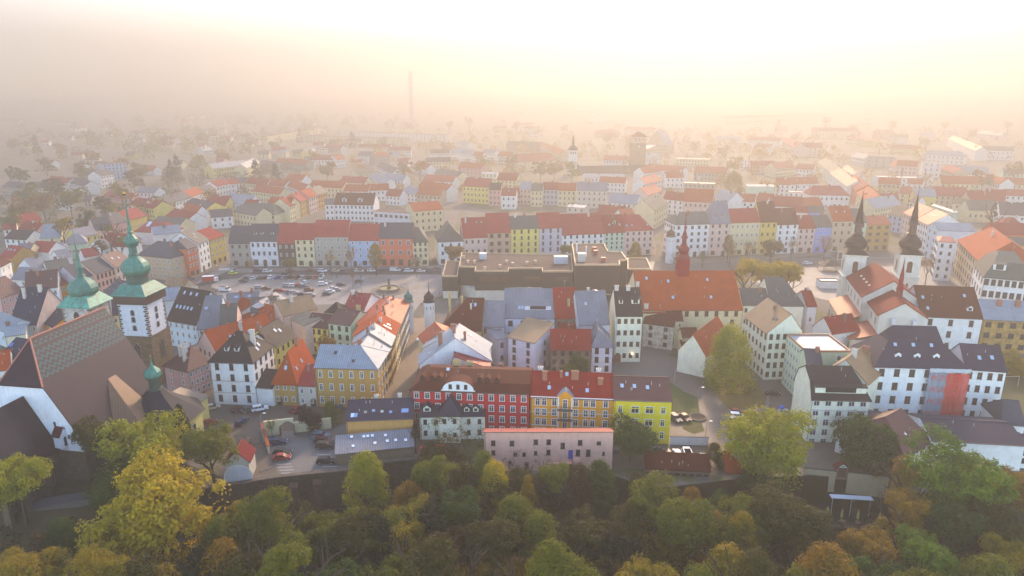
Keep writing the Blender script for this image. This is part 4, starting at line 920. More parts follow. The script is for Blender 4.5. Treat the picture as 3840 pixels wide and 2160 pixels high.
HB(1700,905,2060,935,443,12,'s','w', win=(4,4), st='b', ww=1.15, wh=1.9, ry=222, wr=(2,3), label='white wing with slate roof joined to the right of the big school', name='school_wing', cat='building', sk=[(.4,.22),(.72,.24)], gut=False)
H(900,385,800,190,12.5,5,'mt','cr', **dict(win=None)) if False else None
# scaffolding with netting
def netting():
    t = thing('scaffolding', 'scaffolding with grey and red netting on the front of the big white school', 'scaffolding', (BW.o.location.x, BW.o.location.y, 0), BW.o.rotation_euler.z)
    x0, xm, x1, H_ = BW.w*.58, BW.w*.775, BW.w*1.02, BW.h-.3; y = -1.15
    fr = MB()
    for i in range(7):
        x = x0+(x1-x0)*i/6
        fr.tube((x,y+.12,0),(x,y+.12,H_),.05,.05,5); fr.tube((x,-.25,0),(x,-.25,H_),.05,.05,5)
        for k in range(1,6): fr.tube((x,y+.12,H_*k/5.2),(x,-.25,H_*k/5.2),.04,.04,4)
    for k in range(1,6): fr.tube((x0,y+.12,H_*k/5.2),(x1,y+.12,H_*k/5.2),.04,.04,4); fr.box(x0,y+.2,H_*k/5.2-.06,x1,-.3,H_*k/5.2)
    fr.build('frame', [M('paint','#8a8f96')], t)
    def sheet(a, b, za, zb, hexc, name, al):
        m = MB(); nx, nz = 24, 10; rnd = random.Random(5)
        g = [[(a+(b-a)*i/nx, y+.06*math.sin(i*1.7)+.05*math.sin(j*2.1+i), za+(zb-za)*j/nz) for i in range(nx+1)] for j in range(nz+1)]
        for j in range(nz):
            for i in range(nx): m.face([g[j][i],g[j][i+1],g[j+1][i+1],g[j+1][i]])
        k = 'net'+hexc
        mt, n, bs, L = nmat(k); bs.inputs['Base Color'].default_value = rgb(hexc); bs.inputs['Alpha'].default_value = al; bs.inputs['Roughness'].default_value = .9
        m.build(name, [mt], t)
    sheet(x0, xm, 1.2, H_-1.0, '#9098a8', 'grey_netting', .72); sheet(xm+.02, x1, -.3, H_-1.2, '#d03a2c', 'red_netting', .78)
    sheet(x0, x1+.1, H_-.98, H_+.1, '#c8ccd2', 'rain_cover', .85)
    for k in range(4):
        o = lettering('PCZEKO', 1.9, '#c8463a', t)
        o.location = (x0+.6, y-.12, 2.4+(H_-4.5)*k/3.3); o.rotation_euler = (R(90),0,0)
netting()
crop(*Z5)
H(1386,922,1945,945,13,18,'b','w', win=(3,3), st='b', ww=1.4, wh=2.2, ry=660, label='large white monastery wing with plain brown roof right of the church', name='monastery', cat='building', dm=[(.82,.1,1.8,1.3,'g')], sk=[(.1,.3),(.14,.12),(.8,.35)])
H(1950,950,2400,972,12,14,'m','oc', win=(4,3), st='b', ww=1.9, wh=1.9, ry=785, ch=[(.42,.35,1.2,1.6,'o'),(.8,.35,1.2,1.6,'o')], label='stained ochre building with ribbed pale metal roof at the right edge', wk='oldplaster')
crop(*Z5b)
# low maroon roofed range
H(1062,900,1240,1232,6.5,14,'mb','pe', rh=5, hip=(5,0), wr=None, label='low building with maroon metal roof, its end towards the camera', win=None, sk=[]) if False else None
E1 = H(1235,1235,1485,1080,6,16,'mb','w', rh=5, hip=(6,0), win=(3,1), wl=(5,1), st='d', label='low building with broad maroon metal hipped roof in the right foreground', sk=[(.2,.3,.6,.9,'#e8e4dc'),(.5,.2,.6,.9,'#e8e4dc')], gut=False)
H(1490,1080,2330,1128,7.0,14,'s','w', ry=905, win=None, label='long low wing with plain dark slate roof at the right edge', name='wing', cat='building')
H(2000,1195,2330,1205,4.2,5.5,'s','w', win=(3,1), st='d', ww=1.5, wh=1.2, roof='shed', rh=1.0, where='lower slate annex at the right edge') if False else None
HB(1830,1330,2450,1345,1205,10,'s','w', win=(6,1), st='d', ww=1.5, wh=1.3, rh=2.0, rp=.6, where='low slate annex at the right edge, behind the bright green tree', gut=False)
H(2110,925,2330,945,6.5,11,'g','w', win=(2,1), st='d', rh=4, where='at the right edge below the playground', hip=(2,0))
H(870,905,1035,930,5,5,'g','oc', roof='shed', rh=.8, win=(2,1), st='d', label='small ochre gate annex between the white office and the maroon roof')
crop(*(2880,1560))
H(1140,515,1320,530,3.2,6,'b','oc', roof='shed', rh=.8, win=(1,1), st='d', z0=-3, label='small ochre shed with white paw mark on the town wall', name='shed', cat='shed', gut=False)
# =============== upper right corner: square's right end ===============
crop(*Z5)
RC = 'buildings at the right end of the square'
def HR(x0,y0,x1,y1,h,d,rc,wc,**k): return H(x0,y0,x1,y1,h,d,rc,wc,group=RC,**k)
HR(1880,240,1735,240,16,14,'o','cr') if False else None
# facades facing left: front line runs from far (left end) to near
HR(1898,408,1680,240-30,17,1,'o','cr') if False else None
def left_facing(xn, yn, xf, yf, h, d, rc, wc, **k):
    """a house whose long front faces left; near eave corner xn,yn and far eave corner xf,yf"""
    return H(xf, yf, xn, yn, h, d, rc, wc, group=k.pop('grp', RC), **k)
left_facing(1905,420,1720,235,17,24,'o','bg', win=(9,4), st='b', rh=8, wr=(4,4), hip=(5,5), ch=1, ww=1.5, wh=2.2, label='ornate stone coloured palace with large bright orange roof and balustrade', name='palace', cat='building')
H(1545,250,1700,262,19,12,'mr','w', win=(2,5), rh=1.5, hip=(2,2), wl=(5,5), st='b', label='tall white corner house with coppery low roof at the right end of the square', group=RC)
H(1960,560,2400,600,19,22,'gg','w', win=(7,4), wl=(4,4), st='b', ww=1.5, wh=2.4, man=(5,3), rh=8, hip=(5,5), label='large white palace with grey green mansard roof at the right edge', name='palace', cat='building', group=RC, dm=[(.3,.06,4,2.4,'s')])
H(2040,180,2400,190,13,12,'r','or', rh=5, ch=[(.5,.6,3,1.6,'o')], group=RC, where='behind the bright orange roof')
H(2080,270,2400,290,13,9,'gb','oc', rh=3, group=RC, where='behind the bright orange roof, lower', ch=1)
H(1450,110,1540,150,17,18,'m','bw', win=(2,4), rh=3, ax='y', wl=(6,4), st='b', group=RC, where='with long silver roof beside the tower')
left_facing(1455,100,1350,50,16,18,'mo','w', win=(5,4), st='b', rh=6, sk=[(.3,.3),(.5,.3)], where='with striped orange roof behind the right tower')
left_facing(1350,45,1230,-10,15,16,'mo','lp', win=(5,4), st='b', rh=6, sk=[(.3,.3),(.5,.3)], where='behind the right spire')
crop(*U5)
left_facing(1520,1160,1460,1100,17,6,'m','or', win=(2,5), rh=2, where='narrow, behind the right tower') if False else None
# =============== church of the two copper domed towers ===============
COP = M('copper','#338876'); COPD = M('copper','#2f7468')
def onion(parent, name, cx, cy, z, prof, n=8, mat=None, ph=R(22.5)):
    m = MB(); m.lathe([(r,h) for r,h in prof], 0, 0, n, ph); o = m.build(name, [mat or COP], parent, smooth=False); o.location = (cx,cy,z); return o
def tower_frame(label, cxp, cyp, name='church_tower', rz=0.0):
    return thing(name, label, 'church tower', (cxp.x, cxp.y, 0), rz)
def gothic(parent, loc, rz, ww, wh, near=True):
    m = MB(); x = ww/2; s = wh-ww*.9; n = 6
    pts = [(-x,0),(x,0)] + [(x-ww*(1-math.cos(math.pi/3*i/n)), s+ww*math.sin(math.pi/3*i/n)) for i in range(n+1)] 
    pts += [(-p[0],p[1]) for p in reversed(pts[2:-1])]
    k = 1.22; o_ = [(p[0]*k, (p[1]-wh*.45)*1.07+wh*.45) for p in pts]; N = len(pts)
    for i in range(N):
        j = (i+1)%N
        m.face([(o_[i][0],-.1,o_[i][1]),(o_[j][0],-.1,o_[j][1]),(pts[j][0],-.1,pts[j][1]),(pts[i][0],-.1,pts[i][1])])
        m.face([(o_[i][0],.05,o_[i][1]),(o_[j][0],.05,o_[j][1]),(o_[j][0],-.1,o_[j][1]),(o_[i][0],-.1,o_[i][1])])
    m.face([(a,-.03,b) for a,b in pts],1); m.box(-.07,-.09,.1,.07,-.031,s+ww*.5); 
    for q in (-.25,.25): m.box(q*ww-.05,-.085,.1,q*ww+.05,-.031,s+.2)
    o = m.build('window', [M('stone','#8a8074'), M('glass','#15161c')], parent); o.location = loc; o.rotation_euler = (0,0,rz); return o
crop(0,800)
# tall tower: near bottom corner seen at crop px; sides 10 m
TC = at_depth(0+1340/KQ, 800+1440/KQ, 196.0); TC.z = 0
def tall_tower():
    rz = R(-6); hs = 4.5; zs = height_at(T1-Vector((0,6,0)), 1271); t = thing('church_tower', 'tall church tower, white upper half with dark gallery and green copper onion domes', 'church tower', (T1.x,T1.y,0), rz)
    zc = T1H; m = MB(); m.box(-hs-.35,-hs-.35,-1,hs+.35,hs+.35,zs,0); m.build('lower_wall', [M('stone','#7a6650')], t)
    m = MB(); m.box(-hs-.5,-hs-.5,zs,hs+.5,hs+.5,zs+.35,0); m.build('string_course', [M('stone','#6a5a4a')], t)
    m = MB(); m.box(-hs,-hs,zs+.351,hs,hs,zc-4.0,0); m.build('upper_wall', [M('plaster','#d0d2da')], t)
    m = MB()
    for sx in (-1,1):
        for sy in (-1,1):
            z = zs+.4; k = 0
            while z < zc-4.6:
                L = .55+.4*(k%2); L2 = .55+.4*((k+1)%2)
                m.box(min(sx*hs,sx*(hs-L))-(.04 if sx<0 else 0), min(sy*hs,sy*(hs-L2))-(.04 if sy<0 else 0), z, max(sx*hs,sx*(hs-L))+(.04 if sx>0 else 0), max(sy*hs,sy*(hs-L2))+(.04 if sy>0 else 0), z+.5); z += .68; k += 1
    m.build('quoins', [M('stone','#5a4a3c')], t)
    # gallery
    m = MB(); g = hs+.55
    for a,b,c,d in ((-g,-g,g,-g+.3),(-g,g-.3,g,g),(-g,-g+.3,-g+.3,g-.3),(g-.3,-g+.3,g,g-.3)): m.box(a,b,zc-4.0,c,d,zc-.6)
    m.box(-g+.3,-g+.3,zc-4.0,g-.3,g-.3,zc-1.6)
    m.build('gallery', [M('paint','#3a2420')], t)
    m = MB(); e = hs+1.0; r2 = 3.2
    V = [(-e,-e,zc-1.2),(e,-e,zc-1.2),(e,e,zc-1.2),(-e,e,zc-1.2),(-r2,-r2,zc+1.6),(r2,-r2,zc+1.6),(r2,r2,zc+1.6),(-r2,r2,zc+1.6)]
    m.slab([[0,1,5,4],[1,2,6,5],[2,3,7,6],[3,0,4,7],[4,5,6,7]], V, .2); m.build('skirt_roof', [COP], t)
    s = 1.0
    onion(t,'drum',0,0,zc+1.3,[(3.3,0),(3.3,.4),(3.0,.5),(3.0,2.6),(3.5,2.8),(3.5,3.1)],8,M('copper','#2a5a50'))
    onion(t,'dome',0,0,zc+4.2,[(3.2,0),(3.8,.6),(4.1,1.5),(4.0,2.6),(3.4,3.7),(2.4,4.6),(1.6,5.1),(1.35,5.6)])
    onion(t,'lantern',0,0,zc+9.8,[(1.5,0),(1.6,.3),(1.1,.5),(1.1,2.6),(1.6,2.8),(1.6,3.1)],8,COPD)
    onion(t,'dome',0,0,zc+12.8,[(1.3,0),(1.9,.5),(2.1,1.3),(1.9,2.1),(1.2,2.9),(.75,3.4),(.65,3.8)])
    onion(t,'spire',0,0,zc+16.5,[(.7,0),(.85,.3),(.55,.6),(.35,4),(.12,9.5),(.06,11)])
    m = MB(); m.lathe([(.05,-.5),(.45,-.3),(.55,.1),(.45,.5),(.05,.7)],0,0,8); o = m.build('ball', [M('gold','#c88a3a')], t); o.location = (0,0,zc+28)
    for k, face in enumerate((0,R(90),R(180),R(-90))):
        c, s_ = math.cos(face), math.sin(face)
        def loc(u, d, z): return (u*c - (-d)*s_*-1 if False else u*c + d*s_, u*s_ - d*c, z)
        for z in (zs+2, (zs+zc-4)/2-.5, zc-7.5): add_mesh('window', arch_mesh('window', .9, 1.6, '#6a6058', GL), t, loc(0, hs+.01, z), face)
        gothic(t, loc(0, hs+.36, zs-7.5), face, 1.9, 5.6)
        gothic(t, loc(0, hs+.36, max(0,zs-14)), face, 1.3, 4.0)
    return t
T1 = at_depth(0+1322/KQ, 800+1100/KQ, 197.0); T1.z = 0
T1H = height_at(T1 - Vector((0,6,0)), 800+720/KQ)
tall_tower()
T2 = at_depth(0+790/KQ, 800+900/KQ, 218.0); T2.z = 0
def small_tower():
    zc = height_at(T2-Vector((0,6,0)), 800+850/KQ); hs = 4.9; rz = R(-6)
    t = thing('church_tower', 'smaller white church tower with wide bright green onion dome and needle spire', 'church tower', (T2.x,T2.y,0), rz)
    m = MB(); m.box(-hs,-hs,-1,hs,hs,zc); m.build('wall', [M('oldplaster','#c8c0b8')], t)
    m = MB()
    for sx in (-1,1):
        for sy in (-1,1):
            z = 10; k = 0
            while z < zc-.6:
                L = .55+.4*(k%2); L2 = .55+.4*((k+1)%2)
                m.box(min(sx*hs,sx*(hs-L))-(.04 if sx<0 else 0), min(sy*hs,sy*(hs-L2))-(.04 if sy<0 else 0), z, max(sx*hs,sx*(hs-L))+(.04 if sx>0 else 0), max(sy*hs,sy*(hs-L2))+(.04 if sy>0 else 0), z+.5); z += .68; k += 1
    m.build('quoins', [M('stone','#7a6a58')], t)
    m = MB(); e = hs+1.0; r2 = 3.2
    V = [(-e,-e,zc-.3),(e,-e,zc-.3),(e,e,zc-.3),(-e,e,zc-.3),(-r2,-r2,zc+3.0),(r2,-r2,zc+3.0),(r2,r2,zc+3.0),(-r2,r2,zc+3.0)]
    m.slab([[0,1,5,4],[1,2,6,5],[2,3,7,6],[3,0,4,7],[4,5,6,7]], V, .2); m.build('skirt_roof', [M('copper','#46a890')], t)
    onion(t,'dome',0,0,zc+2.6,[(3.4,0),(4.3,.5),(4.8,1.5),(4.7,2.6),(4.0,3.9),(2.7,5.0),(1.6,5.7),(1.2,6.4)])
    onion(t,'lantern',0,0,zc+9.0,[(1.3,0),(1.5,.2),(1.1,.5),(1.0,2.4),(1.3,2.6)],8,COPD)
    onion(t,'spire',0,0,zc+11.5,[(1.2,0),(1.0,.8),(.55,2.5),(.3,6),(.1,9.5),(.07,14)])
    m = MB(); m.lathe([(.05,-.3),(.35,-.2),(.4,.1),(.35,.3),(.05,.45)],0,0,8); o = m.build('ball', [M('gold','#c88a3a')], t); o.location = (0,0,zc+25)
    m = MB(); m.box(-.9,-.04,1,.1,.04,1.7); m.box(-.03,-.03,-.5,.03,.03,2.2); o = m.build('weather_vane', [M('paint','#2a2a30')], t); o.location = (0,0,zc+25.6)
    for face in (0,R(90),R(180),R(-90)):
        c, s_ = math.cos(face), math.sin(face)
        gothic(t, (hs*1.002*s_, -hs*1.002*c, zc-6.5), face, 1.7, 4.5)
small_tower()
# ---- nave
def nave():
    crop(0,800)
    zr = 33.0
    A = C(270,1130,zr); B = C(920,860,zr)            # ridge ends
    A2 = Vector((A.x,A.y,0)); B2 = Vector((B.x,B.y,0)); u = (B2-A2).normalized(); v = Vector((u.y,-u.x,0))   # v to the camera side
    t = thing('church', 'great gothic church with huge steep tiled roof, turquoise zigzag pattern along the ridge', 'church', A2.to_tuple(), math.atan2(u.y,u.x))
    L = (B2-A2).length; ze = 11.0; hw = 13.0; hx = 6.5; zg = 20.5
    # local: x along the ridge, y away from the camera
    mt, n, b, Lk = nmat('zigzag_tiles')
    tc = n.nodes.new('ShaderNodeTexCoord'); sp = n.nodes.new('ShaderNodeSeparateXYZ'); Lk.new(tc.outputs['Object'], sp.inputs[0])
    def mth(op, a, c=None):
        x = n.nodes.new('ShaderNodeMath'); x.operation = op
        for i, q in enumerate((a,c)):
            if q is None: continue
            if hasattr(q,'is_linked'): Lk.new(q, x.inputs[i])
            else: x.inputs[i].default_value = q
        return x.outputs[0]
    X, Z = sp.outputs[0], sp.outputs[2]
    tri = mth('PINGPONG', X, .75)
    zz = mth('ADD', Z, tri); st = mth('FRACT', mth('MULTIPLY', zz, .85)); stripe = mth('GREATER_THAN', st, .52)
    zone = mth('MULTIPLY', mth('GREATER_THAN', Z, zr-8.2), mth('LESS_THAN', Z, zr-.8)); gap = mth('GREATER_THAN', mth('ABSOLUTE', mth('SUBTRACT', Z, zr-2.2)), .25)
    fac = mth('MULTIPLY', mth('MULTIPLY', mth('MULTIPLY', stripe, zone), gap), .75)
    f = noise(n, Lk, .25, 5, rough=.75); base = mixc(n, Lk, ramp(n, Lk, f, .35, (0,0,0,1), .7, (1,1,1,1)), rgb('#34141c'), rgb('#200c12'))
    col = mixc(n, Lk, fac, base, rgb('#1c5256')); Lk.new(col, b.inputs['Base Color']); b.inputs['Roughness'].default_value = .36; b.inputs['Specular IOR Level'].default_value = .3
    f4 = noise(n, Lk, 3.0, 3); bump(n, Lk, f4, b, .12, .05)
    V = [(-hx-1.5,-hw,ze),(L+1,-hw,ze),(L+1,hw,ze),(-hx-1.5,hw,ze),(0,0,zr),(L,0,zr)]
    # left hip only in its upper part: half hip above a white gable wall
    k = (zg+3-ze)/(zr-ze); ygw = hw*(1-k)
    P1 = (-hx*.75,-hw*(1-k),zg+3); P2 = (-hx*.75,hw*(1-k),zg+3)
    xg = -hx*.75
    V = [(xg,-hw,ze),(L+1,-hw,ze),(L+1,hw,ze),(xg,hw,ze),(0,0,zr),(L+1,0,zr),P1,P2]
    m = MB(); m.slab([[0,1,5,4,6],[2,3,7,4,5]], V, .35); m.slab([[2,1,0]], [P1,P2,(0,0,zr)], .33, 1); r = m.build('roof', [mt, M('tile','#3a2a30')], t)
    c = MB(); c.tube((0,0,zr),P1,.2,.2,5); c.tube((0,0,zr),P2,.2,.2,5); c.tube((0,0,zr),(L+1,0,zr),.2,.2,5); c.build('ridge_cap', [M('paint','#a05a44')], r)
    w = MB(); w.box(xg+1.0,-hw+.8,-1,L+.8,hw-.8,ze+.3); w.build('wall', [M('stone','#5e5044')], t)
    gq = MB(); q = xg+.3
    gq.face([(q,hw-.4,ze-3),(q,-hw+.4,ze-3),(q,-hw+.4,ze+.3),(q,-hw*(1-k),zg+2.8),(q,hw*(1-k),zg+2.8),(q,hw-.4,ze+.3)])
    gq.face([(q+.7,-hw+.4,ze-3),(q+.7,hw-.4,ze-3),(q+.7,hw-.4,ze+.3),(q+.7,hw*(1-k),zg+2.8),(q+.7,-hw*(1-k),zg+2.8),(q+.7,-hw+.4,ze+.3)])
    gq.box(xg+.3,-hw+.85,ze-3,xg+.9,-hw+.9,ze)
    gq.build('gable', [M('plaster','#dfe0e6')], t)
    for y, z in ((-6.5,14),(-1.5,15.5),(3.5,16),(-9.5,11.0),(7.5,14)):
        m = MB(); m.box(-.28,-.03,0,.28,.03,1.0); o = m.build('window', [M('glass','#23262c')], t); o.location = (q-.02,y,z); o.rotation_euler = (0,0,R(90))
    # choir: lower roof in front of the gable, polygonal end
    cr = MB(); cl = 19.0; cw = 6.8; cz = 8.5; cr_z = 21.0; x0 = xg+.2
    V = [(x0,-cw,cz),(x0,cw,cz),(x0-cl+4,cw,cz),(x0-cl,3,cz),(x0-cl,-3,cz),(x0-cl+4,-cw,cz),(x0,0,cr_z),(x0-cl+6,0,cr_z)]
    cr.slab([[5,0,6,7],[1,2,7,6],[2,3,7],[3,4,7],[4,5,7]], V, .3); ch = cr.build('choir_roof', [mt], t)
    cwm = MB(); a = .6
    cwm.prism([(x0,-cw+a),(x0,cw-a),(x0-cl+4,cw-a),(x0-cl+a,3),(x0-cl+a,-3),(x0-cl+4,-cw+a)][::-1], -2, cz+.1); cwm.build('choir_wall', [M('stone','#5e5044')], t)
    for xx in (x0-3.5, x0-9.0, x0-13.5):
        gothic(t, (xx,-cw+a-.02,1.0), 0, 1.7, 7.2)
        m = MB(); m.box(-.5,-1.6,-2,.5,0,5.5); m.face([(-.5,-1.6,5.5),(.5,-1.6,5.5),(.5,0,7.5),(-.5,0,7.5)]); m.face([(-.5,0,5.5),(-.5,-1.6,5.5),(-.5,0,7.5)]); m.face([(.5,-1.6,5.5),(.5,0,5.5),(.5,0,7.5)])
        o = m.build('buttress', [M('stone','#6a5a4c')], t); o.location = (xx-2.2,-cw+a,0)
    # small white belfry dormer where choir and nave meet
    m = MB(); m.box(-1.1,-1.0,0,1.1,1.0,3.0); m.face([(-1.1,-1.0,3),(1.1,-1.0,3),(0,-1.0,4.6)]); m.face([(1.4,-1.2,2.8),(1.4,1.3,2.8),(0,1.3,4.9),(0,-1.2,4.9)],1); m.face([(-1.4,1.3,2.8),(-1.4,-1.2,2.8),(0,-1.2,4.9),(0,1.3,4.9)],1); m.face([(-.35,-1.03,.3),(.35,-1.03,.3),(.35,-1.03,2.2),(0,-1.03,2.7),(-.35,-1.03,2.2)],2)
    o = m.build('dormer', [M('plaster','#dfe0e6'), M('tile','#4a1c22'), M('glass','#15161c')], t); o.location = (x0-.2,-cw-1.0,9.2); o.rotation_euler = (0,0,R(-8))
    # side aisle annex (brown ribbed roof)
    m = MB(); X0, X1 = L*.26, L*.60
    m.slab([[0,1,2,3],[4,0,3]], [(X0,-hw-8,7.5),(X1,-hw-8,7.5),(X1,-hw+4.6,19.0),(X0+5,-hw+4.6,19.0),(X0-1,-hw+1,11.5)], .25)
    m.build('annex_roof', [M('metal','#8a6a54')], t)
    m = MB(); m.box(X0+.4,-hw-7.6,-1,X1,-hw+.75,7.4); m.build('annex_wall', [M('plaster','#cfcabf')], t)
    return t, u, A2, L, hw
NV, nu, nA, nL, nhw = nave()
# baroque chapel with dark dome roof and small green lantern
def baroque():
    crop(0,1100)
    z = 8.0; c0 = C(1440,1085,z); c0.z = 0
    rz = math.atan2(nu.y,nu.x)
    t = thing('church_chapel', 'domed chapel with navy roof sweeping up to a small green copper lantern', 'chapel', c0.to_tuple(), rz)
    m = MB(); n = 8
    prof = [(11.0,z-.2),(8.6,z+1.2),(5.6,z+3.2),(3.0,z+5.4),(1.7,z+6.8)]
    m.lathe(prof, 0, 0, 8, R(22.5)); m.build('roof', [M('slate','#1c1c30')], t)
    m = MB(); m.lathe([(10.0,-1),(10.0,z-.9),(10.5,z-.7),(10.5,z-.25)], 0,0,8,R(22.5)); m.build('wall', [M('plaster','#d8c47a')], t)
    m = MB(); m.box(6.5,-5.0,-1,13.0,5.0,z-1); m.build('entrance_wall', [M('plaster','#d8c47a')], t)
    m = MB(); m.slab([[0,1,5,4],[2,3,4,5],[1,2,5]], [(3,-5.5,z-.9),(13.5,-5.5,z-.9),(13.5,5.5,z-.9),(3,5.5,z-.9),(3,0,z+3.5),(9.5,0,z+3.0)], .2); m.build('entrance_roof', [M('metal','#8a7a6c')], t)
    m = MB(); m.slab([[0,1,5,4],[2,3,4,5]], [(-3,-6,z-.9),(-14,-6,z-.9),(-14,6,z-.9),(-3,6,z-.9),(-3,0,z+6),(-14,0,z+6)][::1], .2)
    onion(t,'lantern',0,0,z+6.4,[(1.9,0),(1.9,.5),(1.4,.6),(1.4,3.2),(2.0,3.4),(2.0,3.7)],8,M('copper','#20483e'))
    onion(t,'dome',0,0,z+10.0,[(1.8,0),(2.1,.6),(1.9,1.5),(1.1,2.3),(.5,2.9),(.15,4),(.05,5.5)],8)
    m = MB(); m.lathe([(.03,0),(.22,.2),(.03,.4)],0,0,6); o = m.build('ball', [M('gold','#d8a83a')], t); o.location = (0,0,z+15.4)
    for k in range(8):
        a = R(45*k); add_mesh('window', arch_mesh('window', 1.3, 2.8, '#c8c0a0', GL), t, (9.3*math.cos(a), 9.3*math.sin(a), 3.0), a+R(90))
baroque()
# small gate chapel above the wall
def gate_chapel():
    crop(0,1560); a = C(2060,600); b = C(2270,585)
    Hh = house(a, b, 5.2, 6, 'g', 'mb', 'st', ax='y', rh=2.6, label='small gate chapel with maroon roofs and a blank white arch in its stone gable', name='gate_chapel', cat='chapel', wk='brick', gut=False, z0=-1.0)
    Hh.roof.data.materials[0] = M('tile','#6a2026')
    m = MB(); q = arch_pts(5.6, 4.4, 12); m.face([(x,-.08,z) for x,z in q]); o = m.build('blind_arch', [M('plaster','#c9ccd2')], Hh.o); o.location = (Hh.w/2,0,.6)
    m = MB(); o2 = arch_pts(6.4,4.8,12); n = len(q)
    for i in range(1,n): 
        j = (i+1)%n; m.face([(o2[i][0],-.14,o2[i][1]),(o2[j][0],-.14,o2[j][1]),(q[j][0],-.14,q[j][1]),(q[i][0],-.14,q[i][1])])
    o = m.build('arch_trim', [M('plaster','#dcdcd8')], Hh.o); o.location = (Hh.w/2,0,.6)
    m = MB(); m.box(-.06,-.06,0,.06,.06,1.6); m.box(-.45,-.05,.9,.45,.05,1.05); o = m.build('cross', [M('stone','#b0aca4')], Hh.o); o.location = (Hh.w/2,.2,Hh.h+2.6)
gate_chapel()
# =============== convent spire ===============
def red_spire():
    x = TH.w*.488; y = TH.d*.5; z = TH.zr(x,y)-2.4
    t = bpy.data.objects.new('spire', None); COL.objects.link(t); t.parent = TH.o; t.location = (x,y,z); t.scale = (.86,.86,.84)
    RD = M('tile','#8c2a20'); m = MB(); m.box(-2.4,-2.4,0,2.4,2.4,8.5); m.build('spire_base', [RD], t)
    onion(t,'spire_dome',0,0,8.5,[(3.0,0),(2.6,1.0),(1.7,2.2),(1.9,2.6),(2.3,3.2),(2.5,4.0),(2.2,4.8),(1.4,5.6),(1.3,6.2)],8,M('metal','#8c2a20'))
    onion(t,'spire_lantern',0,0,14.6,[(1.4,0),(1.1,.3),(.95,.5),(.95,2.6),(1.5,2.9),(1.3,3.4),(.8,4.2),(.95,4.6),(.6,5.4),(.35,6.5),(.3,8),(.12,11.5),(.1,12.6),(.4,13),(.05,13.6)],8,M('metal','#8c2a20'))
red_spire()
